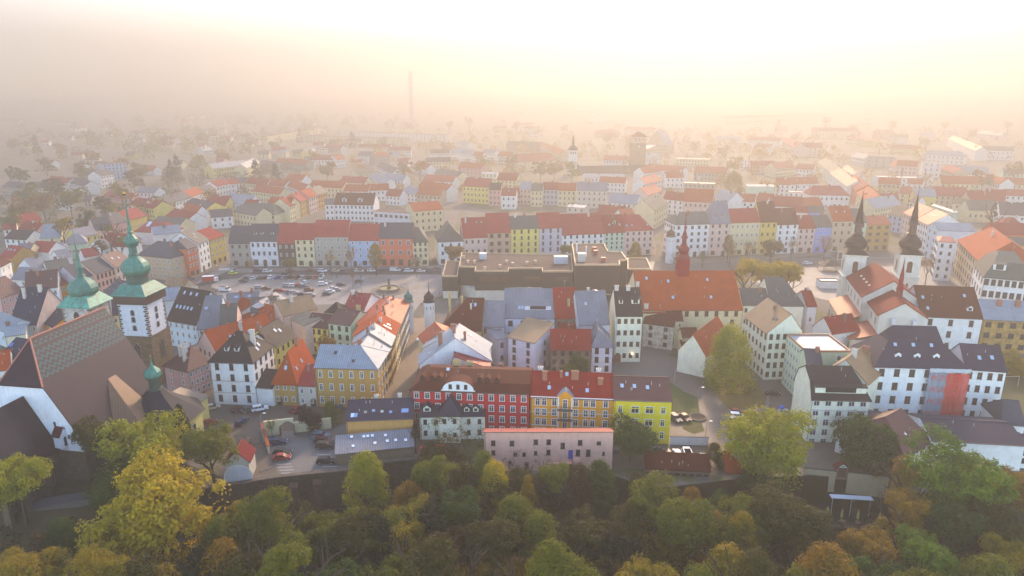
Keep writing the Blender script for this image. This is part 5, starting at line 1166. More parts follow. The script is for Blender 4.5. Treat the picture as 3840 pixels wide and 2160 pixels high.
# =============== twin tower church ===============
def twin_church():
    crop(2880,800)
    h = 15.5
    # eaves: left eave of the nave; gable at the near end
    g0 = C(1010,912,h); g1 = C(1412,918,h); g0.z = g1.z = 0            # near gable ends
    u = (g1-g0).normalized(); w = (g1-g0).length
    far = C(765,605,h); far.z = 0; v = (far-g0).normalized(); u = Vector((v.y,-v.x,0)); w = (g1-g0).dot(u)
    d = (far-g0).dot(v)
    d = max(26, min(d, 60)); print('twin', w, d)
    t = thing('church', 'baroque church with red brown roof, white gable and two dark onion spires', 'church', g0.to_tuple(), math.atan2(u.y,u.x))
    k = (height_at((g0+g1)*.5, 800+795/KQ))-h; rh = max(4, k)
    m = MB(); m.face([(0,0,-1),(w,0,-1),(w,0,h),(w/2,0,h+rh),(0,0,h)]); m.face([(w,0,-1),(w,d,-1),(w,d,h),(w,0,h)]); m.face([(0,d,-1),(0,0,-1),(0,0,h),(0,d,h)]); m.face([(w,d,-1),(0,d,-1),(0,d,h),(w/2,d,h+rh),(w,d,h)])
    m.build('wall', [M('plaster','#d8d4c8')], t)
    m = MB(); o = .6; dr = o*rh/(w/2); V = [(-o,-.3,h-dr),(-o,d,h-dr),(w+o,d,h-dr),(w+o,-.3,h-dr),(w/2,-.3,h+rh),(w/2,d,h+rh)]
    m.slab([[0,4,5,1],[3,2,5,4]], V, .3); r = m.build('roof', [M('tile','#7a3024')], t)
    # mid transept roof, higher
    x0, x1 = -2.0, w+2.0; y0, y1 = d*.36, d; zz = h+1.6
    m = MB(); m.box(x0,y0,-1,x1,y1,zz-.02); m.face([(x0,y0,zz-.02),(x1,y0,zz-.02),(w/2,y0,zz+rh+1.4)]); m.build('nave_wall', [M('plaster','#d8d4c8')], t)
    m = MB(); V = [(x0-o,y0-.4,zz-dr),(x0-o,y1,zz-dr),(x1+o,y1,zz-dr),(x1+o,y0-.4,zz-dr),(w/2,y0-.4,zz+rh+1.6),(w/2,y1,zz+rh+1.6)]
    m.slab([[0,4,5,1],[3,2,5,4]], V, .3); r2 = m.build('nave_roof', [M('tile','#7a3024')], t)
    for q in (.5,.6,.7,.8):
        z = zz + (rh+1.6)*.35; mm = MB(); mm.box(-.35,-.6,0,.35,.6,.18); oo = mm.build('roof_window', [M('paint','#d8c8a8')], r2); oo.location = (x0+ (w/2-x0)*.33, d*q, z+.2); oo.rotation_euler = (0,-math.atan2(rh+1.6, w/2-x0),0)
    # side aisle left: red ribbed lean-to
    for y0_, y1_, zt in ((-2,d*.30,9.0),(d*.31,d*.92,10.5)):
        m = MB(); m.slab([[0,1,2,3]], [(-8.5,y1_,zt-2.6),(-8.5,y0_,zt-2.6),(-.02 if y0_<0 else x0-.02,y0_,zt),(-.02 if y0_<0 else x0-.02,y1_,zt)], .2); m.build('aisle_roof', [M('metal','#a8543c')], t)
        m = MB(); m.box(-8.0,y0_+.3,-1,-.05 if y0_<0 else x0-.05,y1_-.3,zt-2.7); m.build('aisle_wall', [M('plaster','#d0c4b4')], t)
        n = max(2, int((y1_-y0_)/5))
        for i in range(n): add_window(t, (-8.01, y0_+(y1_-y0_)*(i+.5)/n, 1.8), R(-90), 'b', 1.4, 3.0, False)
    for i in range(7): add_mesh('window', arch_mesh('window', 1.2, 2.6, '#c8c4b8', GL), t, ((-.01 if i < 2 else x0-.01), d*(.08+i*.135), 11.0 if i < 2 else 12.0), R(-90))
    for x in (w*.3,w*.75):
        m = MB(); m.box(-.6,-.5,0,.6,.5,4.4); m.box(-.7,-.6,4.4,.7,.6,4.6); oo = m.build('chimney', [M('plaster','#d8d8dc')], t); oo.location = (x,-1.2,h-5.5)
    # ridge turret
    rt = bpy.data.objects.new('ridge_turret', None); COL.objects.link(rt); rt.parent = t; rt.location = (w/2+.3, d*.2, h+rh-1.8); rt.scale = (.7,.7,.66)
    onion(rt,'turret_base',0,0,0,[(1.5,0),(1.5,5.5),(1.9,5.8)],8,M('metal','#8c3a28')); onion(rt,'turret_spire',0,0,5.8,[(1.7,0),(1.5,1),(1.0,3.5),(.9,7),(.35,12),(.06,17)],8,M('tile','#8c3020'))
    # front gable pediment between towers
    # towers placed from the picture
    for cx, nm in ((775,'left'),(1262,'right')):
        hT = height_at(at_depth(2880+cx/KQ, 800+360/KQ, g0.y+d+4), 800+352/KQ)
        c = at_depth(2880+cx/KQ, 800+440/KQ, g0.y+d+3.0)
        tt = bpy.data.objects.new('tower', None); COL.objects.link(tt); tt.parent = t
        loc = Vector((c.x-g0.x, c.y-g0.y, 0)); tt.location = (loc.dot(u), loc.dot(v), 0)
        hs = 3.9
        m = MB(); m.box(-hs,-hs,-1,hs,hs,hT-9); m.box(-hs+.2,-hs+.2,hT-8.6,hs-.2,hs-.2,hT-.5); m.build('tower_wall', [M('plaster','#dcd8cc')], tt)
        m = MB(); m.box(-hs-.35,-hs-.35,hT-9.2,hs+.35,hs+.35,hT-8.6); m.box(-hs-.3,-hs-.3,hT-.5,hs+.3,hs+.3,hT); m.build('cornice', [M('plaster','#e0dccc')], tt)
        for f in (0,R(90),R(180),R(-90)):
            cc, ss = math.cos(f), math.sin(f)
            add_mesh('window', arch_mesh('window', 2.0, 4.6, '#e0d8c4', '#5a3a2a'), tt, ((hs-.2)*ss*1.001, -(hs-.2)*cc*1.001, hT-7.2), f)
            for z in (hT-13, hT-18, hT-24): add_mesh('window', arch_mesh('window', .8, 1.6, '#d8d0bc', '#5a3a2a'), tt, (hs*ss*1.002, -hs*cc*1.002, z), f)
        DK = M('slate','#3a2a28')
        m = MB(); m.lathe([(hs*1.414+.8,hT-.02),(hs*1.2,hT+.9),(2.9,hT+2.1)],0,0,4,R(45)); m.build('eaves_roof', [DK], tt)
        onion(tt,'onion_dome',0,0,hT+1.6,[(2.7,0),(3.6,.7),(4.1,1.8),(3.9,3.0),(3.0,4.2),(2.0,5.2),(1.5,6.0)],12,DK)
        onion(tt,'lantern',0,0,hT+7.5,[(1.6,0),(1.9,.3),(1.4,.6),(1.3,3.6),(2.0,4.0),(1.9,4.4)],8,M('paint','#4a3028'))
        onion(tt,'tower_spire',0,0,hT+11.8,[(1.8,0),(1.4,1.2),(1.1,3.5),(.6,7),(.12,11),(.05,13)],8,DK)
        m = MB(); m.box(-.05,-.05,0,.05,.05,1.6); m.box(-.45,-.04,.9,.45,.04,1.0); oo = m.build('cross', [M('gold','#b08030')], tt); oo.location = (0,0,hT+24.6)
twin_church()
# =============== dark department store ===============
def store():
    crop(1440,800); zt = 13.5
    t = thing('department_store', 'large dark brown clad flat roofed department store in the middle of the square', 'department store', C(680,475,zt).to_tuple()[:2]+(0,))
    o = t.location
    def loc(q, z): p = C(*q, z); return (p.x-o.x, p.y-o.y)
    CL = M('metal','#3c342a'); PVE = M('metal','#d8c0a0'); RF = M('asphalt','#584a46')
    def block(pts, z0, z1, nm, clad=CL, rim=True):
        q = [loc(p, z1) for p in pts]
        a = sum(q[i][0]*q[(i+1)%len(q)][1]-q[(i+1)%len(q)][0]*q[i][1] for i in range(len(q)))
        if a < 0: q = q[::-1]
        m = MB(); m.prism(q, z0, z1-.6); m.build(nm, [clad], t)
        if rim:
            m = MB(); n = len(q)
            cx = sum(p[0] for p in q)/n; cyy = sum(p[1] for p in q)/n
            for i in range(n):
                a_, b_ = Vector(q[i]), Vector(q[(i+1)%n]); d = b_-a_; L = d.length
                if L < .01: continue
                d /= L; nn = Vector((-d.y,d.x)); c = (a_+b_)/2 + nn*.18
                m.obox((c.x,c.y), d, nn, L/2-.01, .2, z1-.75, z1+.02*(i%2))
            m.build('parapet', [PVE], t)
            m = MB(); m.face([(p[0],p[1],z1-.58) for p in q]); m.build('roof', [RF], t)
        return q
    block([(680,475),(830,480),(820,516),(1130,516),(1130,491),(1430,491),(1430,520),(1712,520),(1700,372),(700,350)], 4.6, zt, 'main_cladding')
    block([(525,562),(665,562),(690,430),(565,425)], 3.5, 10.5, 'west_cladding')
    zt2 = 17.5
    block([(1730,460),(2140,460),(2130,425),(2205,415),(2150,345),(2030,342),(1995,272),(1700,272)], 4.6, zt2, 'east_cladding')
    block([(2205,500),(2420,500),(2380,402),(2205,402)], 4.6, 12.0, 'rear_cladding')
    # white base
    m = MB(); q = [loc(p, zt) for p in ((690,468),(830,514),(1700,518),(2125,458),(2100,420),(720,360))]
    cx = [p for p in q]; a = sum(q[i][0]*q[(i+1)%len(q)][1]-q[(i+1)%len(q)][0]*q[i][1] for i in range(len(q)))
    m.prism(q if a > 0 else q[::-1], -1, 4.61); m.build('base', [M('plaster','#dcd8c8')], t)
    q = [loc(p, 10.5) for p in ((530,560),(662,560),(686,434),(570,428))]; a = sum(q[i][0]*q[(i+1)%4][1]-q[(i+1)%4][0]*q[i][1] for i in range(4)); m = MB(); m.prism(q if a > 0 else q[::-1], -1, 3.51); m.build('base', [M('plaster','#dcd8c8')], t)
    # plant on the roof
    def rb(cx, cy, w, d, h, mat, nm, z=zt):
        p = loc((cx,cy), z); m = MB(); m.box(-w/2,-d/2,-.6,w/2,d/2,h); m.box(-w/2-.1,-d/2-.1,h,w/2+.1,d/2+.1,h+.1); ob = m.build(nm, [mat], t); ob.location = (p[0],p[1],z)
    rb(897,400,3.2,3,2.0,M('paint','#b8bcc0'),'plant_box'); rb(1570,440,3.0,3,2.6,M('paint','#b8c0c8'),'cooling_unit'); rb(1630,440,3.0,3,2.6,M('paint','#b8c0c8'),'cooling_unit')
    rb(1790,420,3.2,3.2,2.8,M('paint','#b8b4ac'),'plant_box',zt2); rb(1745,350,.6,.6,4,M('paint','#d8d8d8'),'antenna_mast',zt2); rb(1830,380,.5,.5,4,M('paint','#d8d8d8'),'antenna_mast',zt2)
    for cx, cy in ((1905,330),(1915,360),(1985,425)): rb(cx,cy,1.8,1.4,1.2,M('paint','#9a3a2c'),'vent_box',zt2)
    for cx, cy in ((720,400),(760,440),(820,440),(915,500),(1050,480),(1110,440),(1165,460),(1295,450),(1370,440)): rb(cx,cy,1.1,1.0,.7,M('paint','#c8a488'),'roof_vent')
    # rows of recessed windows on the south face
    for cx, cy, w, z in ((960,585,8,0),(1340,590,7,0),(1620,590,5,0),(1085,588,2,0),(1850,630,5,0)):
        p = C(cx, 520, zt); m = MB(); m.box(-w/2,-.25,0,w/2,.3,1.7); ob = m.build('window', [M('glass','#4a2c1c')], t); ob.location = (p.x-o.x, p.y-o.y-.12, 9.0)
store()
# =============== street corner turrets ===============
def turret(x, y, z, hh, r, label, mat, dome):
    t = thing('corner_turret', label, 'turret', (x,y,0)); m = MB(); m.lathe([(r,-.5),(r,z)],0,0,10); m.build('wall', [mat], t)
    onion(t,'dome',0,0,z,[(r+.3,0),(r+.4,.3),(r*.9,1.0),(r*1.05,1.8),(r*.8,2.8),(r*.3,3.6),(.15,4.4),(.05,hh)],10,dome)
    for k in range(5):
        a = R(-150+40*k); add_window(t, ((r+.01)*math.cos(a),(r+.01)*math.sin(a),z-2.6), a+R(90), 'w', .6, 1.3, False)
crop(1440,800); p = C(408,800,12); turret(p.x,p.y,12.0,8,1.9,'slender white corner turret with small dark onion dome at the mouth of the street', PL('w'), M('slate','#33303a'))
p = C(222,790,h6); turret(p.x,p.y,h6-.3,6,1.6,'corner turret with small green dome at the end of the street row', PL('gw'), COPD)
crop(2160,800); p = C(858,210,14); turret(p.x,p.y,14,8,2.2,'round white bay turret with brown helmet dome at the main street corner', PL('w'), M('slate','#6a5a44'))
# =============== hazy gate tower, stack, white church tower ===============
def gate_tower():
    crop(1600,400); a = C(1832,560); b = C(1955,560); Y = 560
    a = at_depth(1600+1832/KQ, 800, 800.0); b = at_depth(1600+1956/KQ, 800, 800.0); a.z = b.z = 0; w = (b-a).length
    zt = height_at(a, 400+330/KQ); t = thing('gate_tower', 'tall square town gate tower with a clock at the end of the main street', 'tower', a.to_tuple())
    m = MB(); m.box(0,0,-1,w,w,zt); m.build('wall', [M('stone','#c0a48a')], t)
    m = MB(); m.box(-.4,-.4,zt,w+.4,w+.4,zt+.8); m.box(.2,.2,zt+.8,w-.2,w-.2,zt+7); m.build('upper_storey', [M('plaster','#c8b8a0')], t)
    m = MB(); m.lathe([(w*.78,zt+7),(w*.3,zt+11),(.2,zt+13)],w/2,w/2,4,R(45)); m.build('roof', [M('tile','#8a4a34')], t)
    m = MB(); m.lathe([(1.9,0),(1.9,.2)],0,0,16); m.lathe([(1.5,.2),(1.5,.25)],0,0,16,0,1); o = m.build('clock', [M('paint','#4a3a30'),M('paint','#d8ccb8')], t); o.location = (w/2,-.02,zt-4); o.rotation_euler = (R(90),0,0)
    for i in range(3): add_window(t, (w*(.25+.25*i),-.42 if False else .19,zt+3), 0, 'd', 1.1, 2.2, False)
    add_mesh('archway', arch_mesh('archway', 4, 8, '#b8a088', '#6a4a34', 'paint'), t, (w*.45,-.02,0))
gate_tower()
p = at_depth(1037*FS, 315*FS, 1900.0); zt = height_at(Vector((p.x,p.y,0)), 180*FS)
t = thing('factory_chimney', 'tall pale factory chimney rising out of the mist', 'chimney stack', (p.x,p.y,0)); m = MB(); m.lathe([(6.6,-1),(5.9,zt*.5),(5.0,zt)],0,0,16); m.build('shaft', [M('plaster','#c8ccd0')], t)
for k in range(3):
    m = MB(); m.lathe([(5.6,0),(5.5,3.5)],0,0,16); o = m.build('painted_band', [M('paint','#a84a3c')], t); o.location = (0,0,zt-6-12*k)
p = at_depth(1443*FS, 400*FS, 760.0); zt = height_at(Vector((p.x,p.y,0)), 378*FS)
t = thing('church_tower', 'small white church tower with dark pointed roof in the haze', 'church tower', (p.x-5,p.y,0)); m = MB(); m.box(0,0,-1,9,9,zt); m.build('wall', [PL('w')], t)
m = MB(); m.lathe([(6.6,zt),(3.5,zt+4),(1.2,zt+6),(1.6,zt+7.5),(.2,zt+16)],4.5,4.5,8,R(22.5)); m.build('roof', [M('slate','#3a3030')], t)
for i in range(3): add_window(t, (2+2.5*i,-.01,zt-4), 0, 'd', 1.2, 2.4, False)
p = at_depth(1443*FS, 400*FS, 760.0); a = Vector((p.x+5,p.y,0))
house(a, a+Vector((86,10,0)), height_at(a,(440)*FS), 16, 'g', 'd', 'w', rh=9, win=(14,2), st='d', label='long white church hall with dark roof beside the small hazy church tower', name='church_hall', cat='church', gut=False)
# =============== fountain, kiosk, pavilion, statue ===============
def fountain():
    crop(600,800); c = C(2075,700); t = thing('fountain', 'round stone fountain with a statue in its basin on the square', 'fountain', c.to_tuple())
    m = MB(); m.lathe([(8.2,0),(8.2,.15),(6.0,.16),(5.6,.4)],0,0,24); m.build('step_ring', [M('stone','#8c847a')], t)
    m = MB(); n = 24
    for k in range(n):
        a0, a1 = 2*math.pi*k/n, 2*math.pi*(k+1)/n
        for r0, r1, z0, z1 in ((4.9,4.9,.3,1.5),(4.9,4.4,1.5,1.5),(4.4,4.4,1.5,.4)):
            m.face([(r0*math.cos(a0),r0*math.sin(a0),z0),(r0*math.cos(a1),r0*math.sin(a1),z0),(r1*math.cos(a1),r1*math.sin(a1),z1),(r1*math.cos(a0),r1*math.sin(a0),z1)])
    m.build('basin', [M('stone','#9a9084')], t)
    m = MB(); m.lathe([(4.4,.41),(4.4,1.0)],0,0,24); m.build('water', [M('glass','#a89868')], t)
    m = MB(); m.lathe([(1.0,.9),(.9,2.0),(1.3,2.2),(.6,2.5),(.5,3.6)],0,0,8); m.build('pedestal', [M('stone','#8a7c68')], t)
    m = MB(); m.lathe([(.45,3.6),(.4,4.2),(.5,4.9),(.25,5.2),(.28,5.5),(.05,5.75)],0,0,8); m.tube((.3,0,4.9),(.9,0,5.6),.12,.08,5); m.build('statue', [M('stone','#7a7064')], t)
fountain()
crop(2160,800)
c = C(1785,440); t = thing('monument', 'pale stone statue on a column beside the autumn trees of the square', 'monument', c.to_tuple()); m = MB(); m.box(-1.2,-1.2,0,1.2,1.2,2.2); m.lathe([(.6,2.2),(.5,6.0),(.8,6.2),(.8,6.5)],0,0,8); m.build('column', [M('stone','#c0b09a')], t); m = MB(); m.lathe([(.45,6.5),(.4,7.3),(.5,8.0),(.22,8.3),(.26,8.6),(.05,8.8)],0,0,8); m.build('statue', [M('stone','#b8a890')], t)
crop(2880,800)
a = C(470,680); b = C(635,712); b = Vector((a.x+9, a.y-.5, 0)); hh = house(a, b, 3.6, 5.5, 'flat', 'm', 'w', label='white flat roofed market kiosk beside the twin tower church', name='kiosk', cat='kiosk', gut=False); hh.roof.data.materials[0] = M('paint','#dfe4ea')
a = C(500,530); t = thing('stage_canopy', 'dark peaked wooden canopy standing on the square left of the church', 'canopy', a.to_tuple())
m = MB(); m.slab([[0,1,4],[1,2,4],[2,3,4],[3,0,4]], [(0,0,3.0),(10,0,3.0),(10,8,3.0),(0,8,3.0),(5,4,5.6)], .15); m.build('roof', [M('slate','#6a5a50')], t)
for x,y in ((.3,.3),(9.7,.3),(9.7,7.7),(.3,7.7)):
    m = MB(); m.box(-.12,-.12,0,.12,.12,3.1); o = m.build('post', [M('paint','#7a4a30')], t); o.location = (x,y,0)
a = C(625,440); t = thing('screen_stand', 'white framed screen standing on the square beside the left tower', 'screen', a.to_tuple()); m = MB(); m.box(0,0,1.2,6,.5,5.6); m.build('frame', [M('paint','#d8d8d8')], t); m = MB(); m.box(.3,-.06,1.5,5.7,-.002,5.3); m.build('panel', [M('paint','#4a403c')], t)
for x in (.5,5.5):
    m = MB(); m.box(-.15,.1,0,.15,.4,1.2); o = m.build('leg', [M('paint','#888888')], t); o.location = (x,0,0)
# =============== trees ===============
def crown_mesh(seed, n_cl, per, leaf, kind='round', flat=1.0):
    """crown of unit radius: many leaf clumps, open between them"""
    rnd = random.Random(seed); m = MB(); V, F = m.v, m.f
    lobes = [(0,0,.1,.62)]
    for i in range(9):
        a = i*2.4+rnd.random()*.8; rr = rnd.uniform(.3,.62); lobes.append((rr*math.cos(a), rr*math.sin(a), rnd.uniform(-.45,.55), rnd.uniform(.28,.46)))
    for c in range(n_cl):
        th = rnd.uniform(0, 2*math.pi)
        if kind == 'cone':
            z = rnd.random()**1.15; r = (1-z)*.8*(.75+.35*rnd.random())+.04; cz = z*2-1
            if kind == 'cone': q = .16+.14*(1-z)
        elif kind == 'tall':
            z = rnd.uniform(-1,1); r = math.sqrt(max(0,1-z*z))*(.62 if z > 0 else .75)*(.6+.5*rnd.random()**.5); cz = z*1.25; q = rnd.uniform(.17,.3)
        else:
            lx, ly, lz, lr = rnd.choice(lobes); z = rnd.uniform(-.6,1); rr = lr*rnd.uniform(.8,1.1); r = math.sqrt(max(0,1-z*z))*rr; cz = lz+z*rr; q = rnd.uniform(.1,.21)
        cx, cyy = r*math.cos(th), r*math.sin(th)
        if kind not in ('cone','tall'): cx += lx; cyy += ly
        for _ in range(per):
            a = rnd.uniform(0,2*math.pi); u = rnd.uniform(-.35,1); s = math.sqrt(max(0,1-u*u)); k = q*rnd.uniform(.55,1.05)
            px, py, pz = cx+k*s*math.cos(a), cyy+k*s*math.sin(a), cz+k*u*flat
            nx, ny, nz = s*math.cos(a)+rnd.uniform(-.7,.7), s*math.sin(a)+rnd.uniform(-.7,.7), u+.35+rnd.uniform(-.5,.5)
            n = Vector((nx,ny,nz)); 
            if n.length < .01: continue
            n.normalize(); t = n.orthogonal().normalized(); b = n.cross(t); an = rnd.uniform(0,6.28); t2 = t*math.cos(an)+b*math.sin(an); b2 = n.cross(t2); L = leaf*rnd.uniform(.6,1.25)
            p = Vector((px,py,pz)); i = len(V)
            V.extend([tuple(p-t2*L), tuple(p-b2*L*.55), tuple(p+t2*L), tuple(p+b2*L*.55)]); F.append([i,i+1,i+2,i+3]); m.m.append(0)
    return m
def crown(name, *a, **k):
    m = crown_mesh(*a, **k); me = bpy.data.meshes.new(name); me.from_pydata(m.v, [], m.f); me.materials.append(M('leaf','#556020')); me.update(); return me
def trunk_mesh(seed, bare=False):
    """unit trunk: height 1 to crown centre, limbs spread to about radius .7"""
    rnd = random.Random(seed); m = MB(); m.tube((0,0,-.12),(0,0,.5),.035,.025,7)
    def limb(p, d, L, r, k):
        e = p + d*L; m.tube(p, e, r, r*.6, 5 if k > 1 else 3)
        if k <= 0: return
        for _ in range(3 if bare or k > 1 else 2):
            nd = (d + Vector((rnd.uniform(-.7,.7),rnd.uniform(-.7,.7),rnd.uniform(-.15,.6)))).normalized(); limb(e, nd, L*rnd.uniform(.6,.8), r*.58, k-1)
    for i in range(6 if bare else 5):
        a = i*1.2+rnd.random(); limb(Vector((0,0,.42+.05*i)), Vector((math.cos(a)*.6,math.sin(a)*.6,.75)).normalized(), .24, .016, 4 if bare else 2)
    me = m.mesh('trunk', [M('bark','#3c2c20' if not bare else '#5a4a3a')]); return me
CRW = {'r': [crown('crown', s, 330, 56, .033) for s in (1,2,3,4,5,6)], 't': [crown('crown', s, 200, 70, .038, kind='tall') for s in (11,12)],
       'c': [crown('crown', 21, 170, 34, .045, kind='cone')], 'b': [crown('crown', 31, 110, 20, .026), crown('crown', 32, 110, 28, .026)],
       'f': [crown('crown', s, 70, 22, .085) for s in (41,42,43)], 'g': [crown('crown', 51, 50, 20, .085, kind='cone')]}
TRK = [trunk_mesh(1), trunk_mesh(2)]; TRB = trunk_mesh(5, True)
LEAFC = {'ye':('#d0ac0e','yellow'), 'yg':('#989410','yellow green'), 'gr':('#566e10','green'), 'bg':('#86a010','bright green'), 'dg':('#2c3a18','dark green'), 'or':('#c08c10','orange'), 'ol':('#6a6010','olive'), 'br':('#64481c','brown'), 'pu':('#2c1a20','dark purple'), 'oy':('#cc9a10','orange yellow'), 'gy':('#ffd418','golden'), 'by':('#d4c812','bright yellow green')}
TNAME = {'r':'leafy_tree','t':'tall_tree','c':'conifer','b':'bare_tree','f':'leafy_tree','g':'conifer'}
tcount = 0
def tree(x, y, z, Rr, zc, kind, col, label=None, group=None, sz=1.0):
    """crown radius Rr, crown centre height zc above the ground z"""
    global tcount; tcount += 1; rnd = random.Random(tcount*17)
    cm = CRW[kind]; me = cm[tcount % len(cm)]
    word = {'c':'conifer','g':'conifer','b':'thinly leaved tree','t':'slim tree'}.get(kind,'tree')
    t = thing(TNAME[kind], label or f"{LEAFC[col][1]} {word}", 'tree', (x,y,z), rnd.uniform(0,6.28), group)
    if zc > Rr*sz*.6:
        k = bpy.data.objects.new('trunk', TRB if kind == 'b' else TRK[tcount % 2]); COL.objects.link(k); k.parent = t; s = zc*1.15; k.scale = (s*1.0,s*1.0,s) if kind != 'b' else (Rr*1.6,Rr*1.6,zc*1.15)
        if kind != 'b': k.scale = (max(zc,Rr)*1.0,)*2 + (s,)
    c = bpy.data.objects.new('crown', me); COL.objects.link(c); c.parent = t; c.location = (0,0,zc); c.scale = (Rr*rnd.uniform(.93,1.07), Rr*rnd.uniform(.93,1.07), Rr*sz)
    c.material_slots[0].link = 'OBJECT'; c.material_slots[0].material = M('leaf', LEAFC[col][0])
    return t
def ftree(fx, ftop, fw, Y, kind, col, where='', hr=1.0, grp='autumn trees on the slope below the town wall', label=None):
    """tree by picture: crown centre column fx, crown top row ftop, crown width fw (2576 wide frame), distance Y"""
    if Y is None: Y = max(330, min(1500, 70*1717/max(30, ftop-238)))
    px = FPX/FS; D = Y*CP + (CAM_H)*SP*.8; Rr = fw/2/px*D
    if Y > 420: Rr = min(Rr, 10.5)
    top = at_depth(fx*FS, ftop*FS, Y); gz = terrain(top.x, Y); sz = {'c':1.5,'g':1.6,'t':1.15}.get(kind,1.0)*hr
    zc = top.z - Rr*sz*(1.42 if kind == 't' else 1.06) - gz
    if zc < Rr*sz*.5: zc = max(Rr*sz*.5, 1.0)
    lab = label or f"{LEAFC[col][1]} {'conifer' if kind in 'cg' else 'tree'} {where}".strip()
    return tree(top.x, Y, gz, Rr, zc, kind, col, lab, grp, sz)
for a in [
 (25,1128,170,124,'r','by','at the left edge beside the church choir'), (375,1160,330,117,'r','gy','with the widest golden crown, below the domed chapel'), (345,1035,240,141,'r','by','directly in front of the domed chapel'),
 (235,1052,120,139,'r','ol','beside the grey church choir wall'), (520,1064,140,137,'r','yg','next to the cobbled lower square'), (448,1020,80,150,'c','dg','dark, against the yellow chapel wall'),
 (290,1150,180,130,'r','gr','left behind the widest golden crown'), (148,1305,110,115,'t','gr','small, above the shaded path'), (55,1330,200,112,'b','br','with brown foliage in the lower left corner'),
 (245,1325,120,112,'t','ye','pointed, lower left'), (600,1263,120,121,'t','ye','below the gate chapel'), (683,1268,85,124,'t','ye','beside the dark staircase'), (805,1300,115,119,'r','ol','below the wall buttresses'),
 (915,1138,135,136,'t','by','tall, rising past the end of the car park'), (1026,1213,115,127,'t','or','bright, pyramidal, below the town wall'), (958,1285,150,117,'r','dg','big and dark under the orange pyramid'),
 (1150,1228,130,120,'r','gr','left of the slim golden crown'), (1244,1160,110,131,'t','gy','slim, in front of the pink building'), (1328,1200,100,126,'c','oy','pointed like a flame below the pink building'),
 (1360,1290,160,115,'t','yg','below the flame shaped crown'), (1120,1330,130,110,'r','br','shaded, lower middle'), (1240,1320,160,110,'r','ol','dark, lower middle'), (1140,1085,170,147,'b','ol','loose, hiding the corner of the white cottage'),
 (1120,1120,210,143,'r','ol','rounded, beneath the red parasols'), (1270,1095,120,147,'b','br','nearly leafless, before the pink building'), (1385,1085,120,147,'b','br','nearly leafless, at the blue painted door'),
 (1590,1050,135,148,'r','gr','rounded, hiding the foot of the yellow house'), (1660,1208,170,123,'r','yg','with a broad flat crown, beside the red estate car'), (1742,1225,66,128,'t','or','small, by the brick shed roof'),
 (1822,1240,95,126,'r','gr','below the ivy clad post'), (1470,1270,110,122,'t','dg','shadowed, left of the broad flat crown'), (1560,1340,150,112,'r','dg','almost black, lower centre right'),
 (1935,1043,250,143,'r','by','large, hiding the garage roofs'), (1990,1225,230,119,'r','ol','large, below the garage roofs'), (1905,1180,100,136,'r','gr','low, at the foot of the large one'), (1798,1290,120,118,'t','or','glowing, in the shade'),
 (1870,1290,110,115,'t','ye','in the lower right half, between the orange and the olive ones'), (2190,1080,180,146,'r','gr','spreading, by the gateway with the green sign'), (2415,1098,270,127,'r','bg','largest bright one, lower right'),
 (2290,1155,90,128,'r','or','left of the largest bright one'), (2200,1330,150,111,'r','oy','below the folded parasols'), (2340,1335,180,109,'r','bg','under the largest bright one'), (2555,1170,130,125,'r','oy','at the right edge'),
 (2500,1260,160,116,'r','ol','dark, right of the largest bright one'), (2540,1350,140,108,'r','ye','in the lower right corner'), (2060,1350,150,109,'r','ol','below the parasol terrace'),
 (2290,1230,120,120,'r','oy','right of the parasol terrace')]:
    ftree(*a)
rnd = random.Random(77); gfx = 0
for i in range(38):
    fx = -30 + i*71 + rnd.uniform(-22,22)
    ftree(fx, rnd.uniform(1360,1435), rnd.uniform(130,200), rnd.uniform(99,107), rnd.choice('rrt'), rnd.choice(['ol','yg','yg','ol','ye','dg','yg','gr','ye','or']), 'at the bottom edge of the picture', grp='autumn trees along the bottom edge')
for fx, ft, fw, c in ((1085,1150,115,'yg'),(1165,1165,105,'ol'),(1215,1135,85,'yg'),(1300,1170,100,'ol'),(1395,1158,95,'yg'),(1455,1165,85,'br'),(1510,1160,100,'gr'),(1350,1190,110,'ol'),(1245,1200,110,'ol'),(1620,1190,80,'ol'),(1000,1235,90,'ol'),(760,1262,100,'ol')):
    ftree(fx, ft, fw, rnd.uniform(129,134), rnd.choice('rt'), c, 'close to the foot of the town wall', grp='autumn trees at the foot of the town wall')
for i in range(28):
    fx = 540 + i*74 + rnd.uniform(-30,30)
    if 2060 < fx < 2270: continue
    ftree(fx, rnd.uniform(1240,1310), rnd.uniform(130,190), rnd.uniform(113,121), rnd.choice('rtr'), rnd.choice(['ol','dg','ol','yg','yg','gr','ye']), 'in the dark belt between wall and bottom edge', grp='autumn trees in the dark belt')
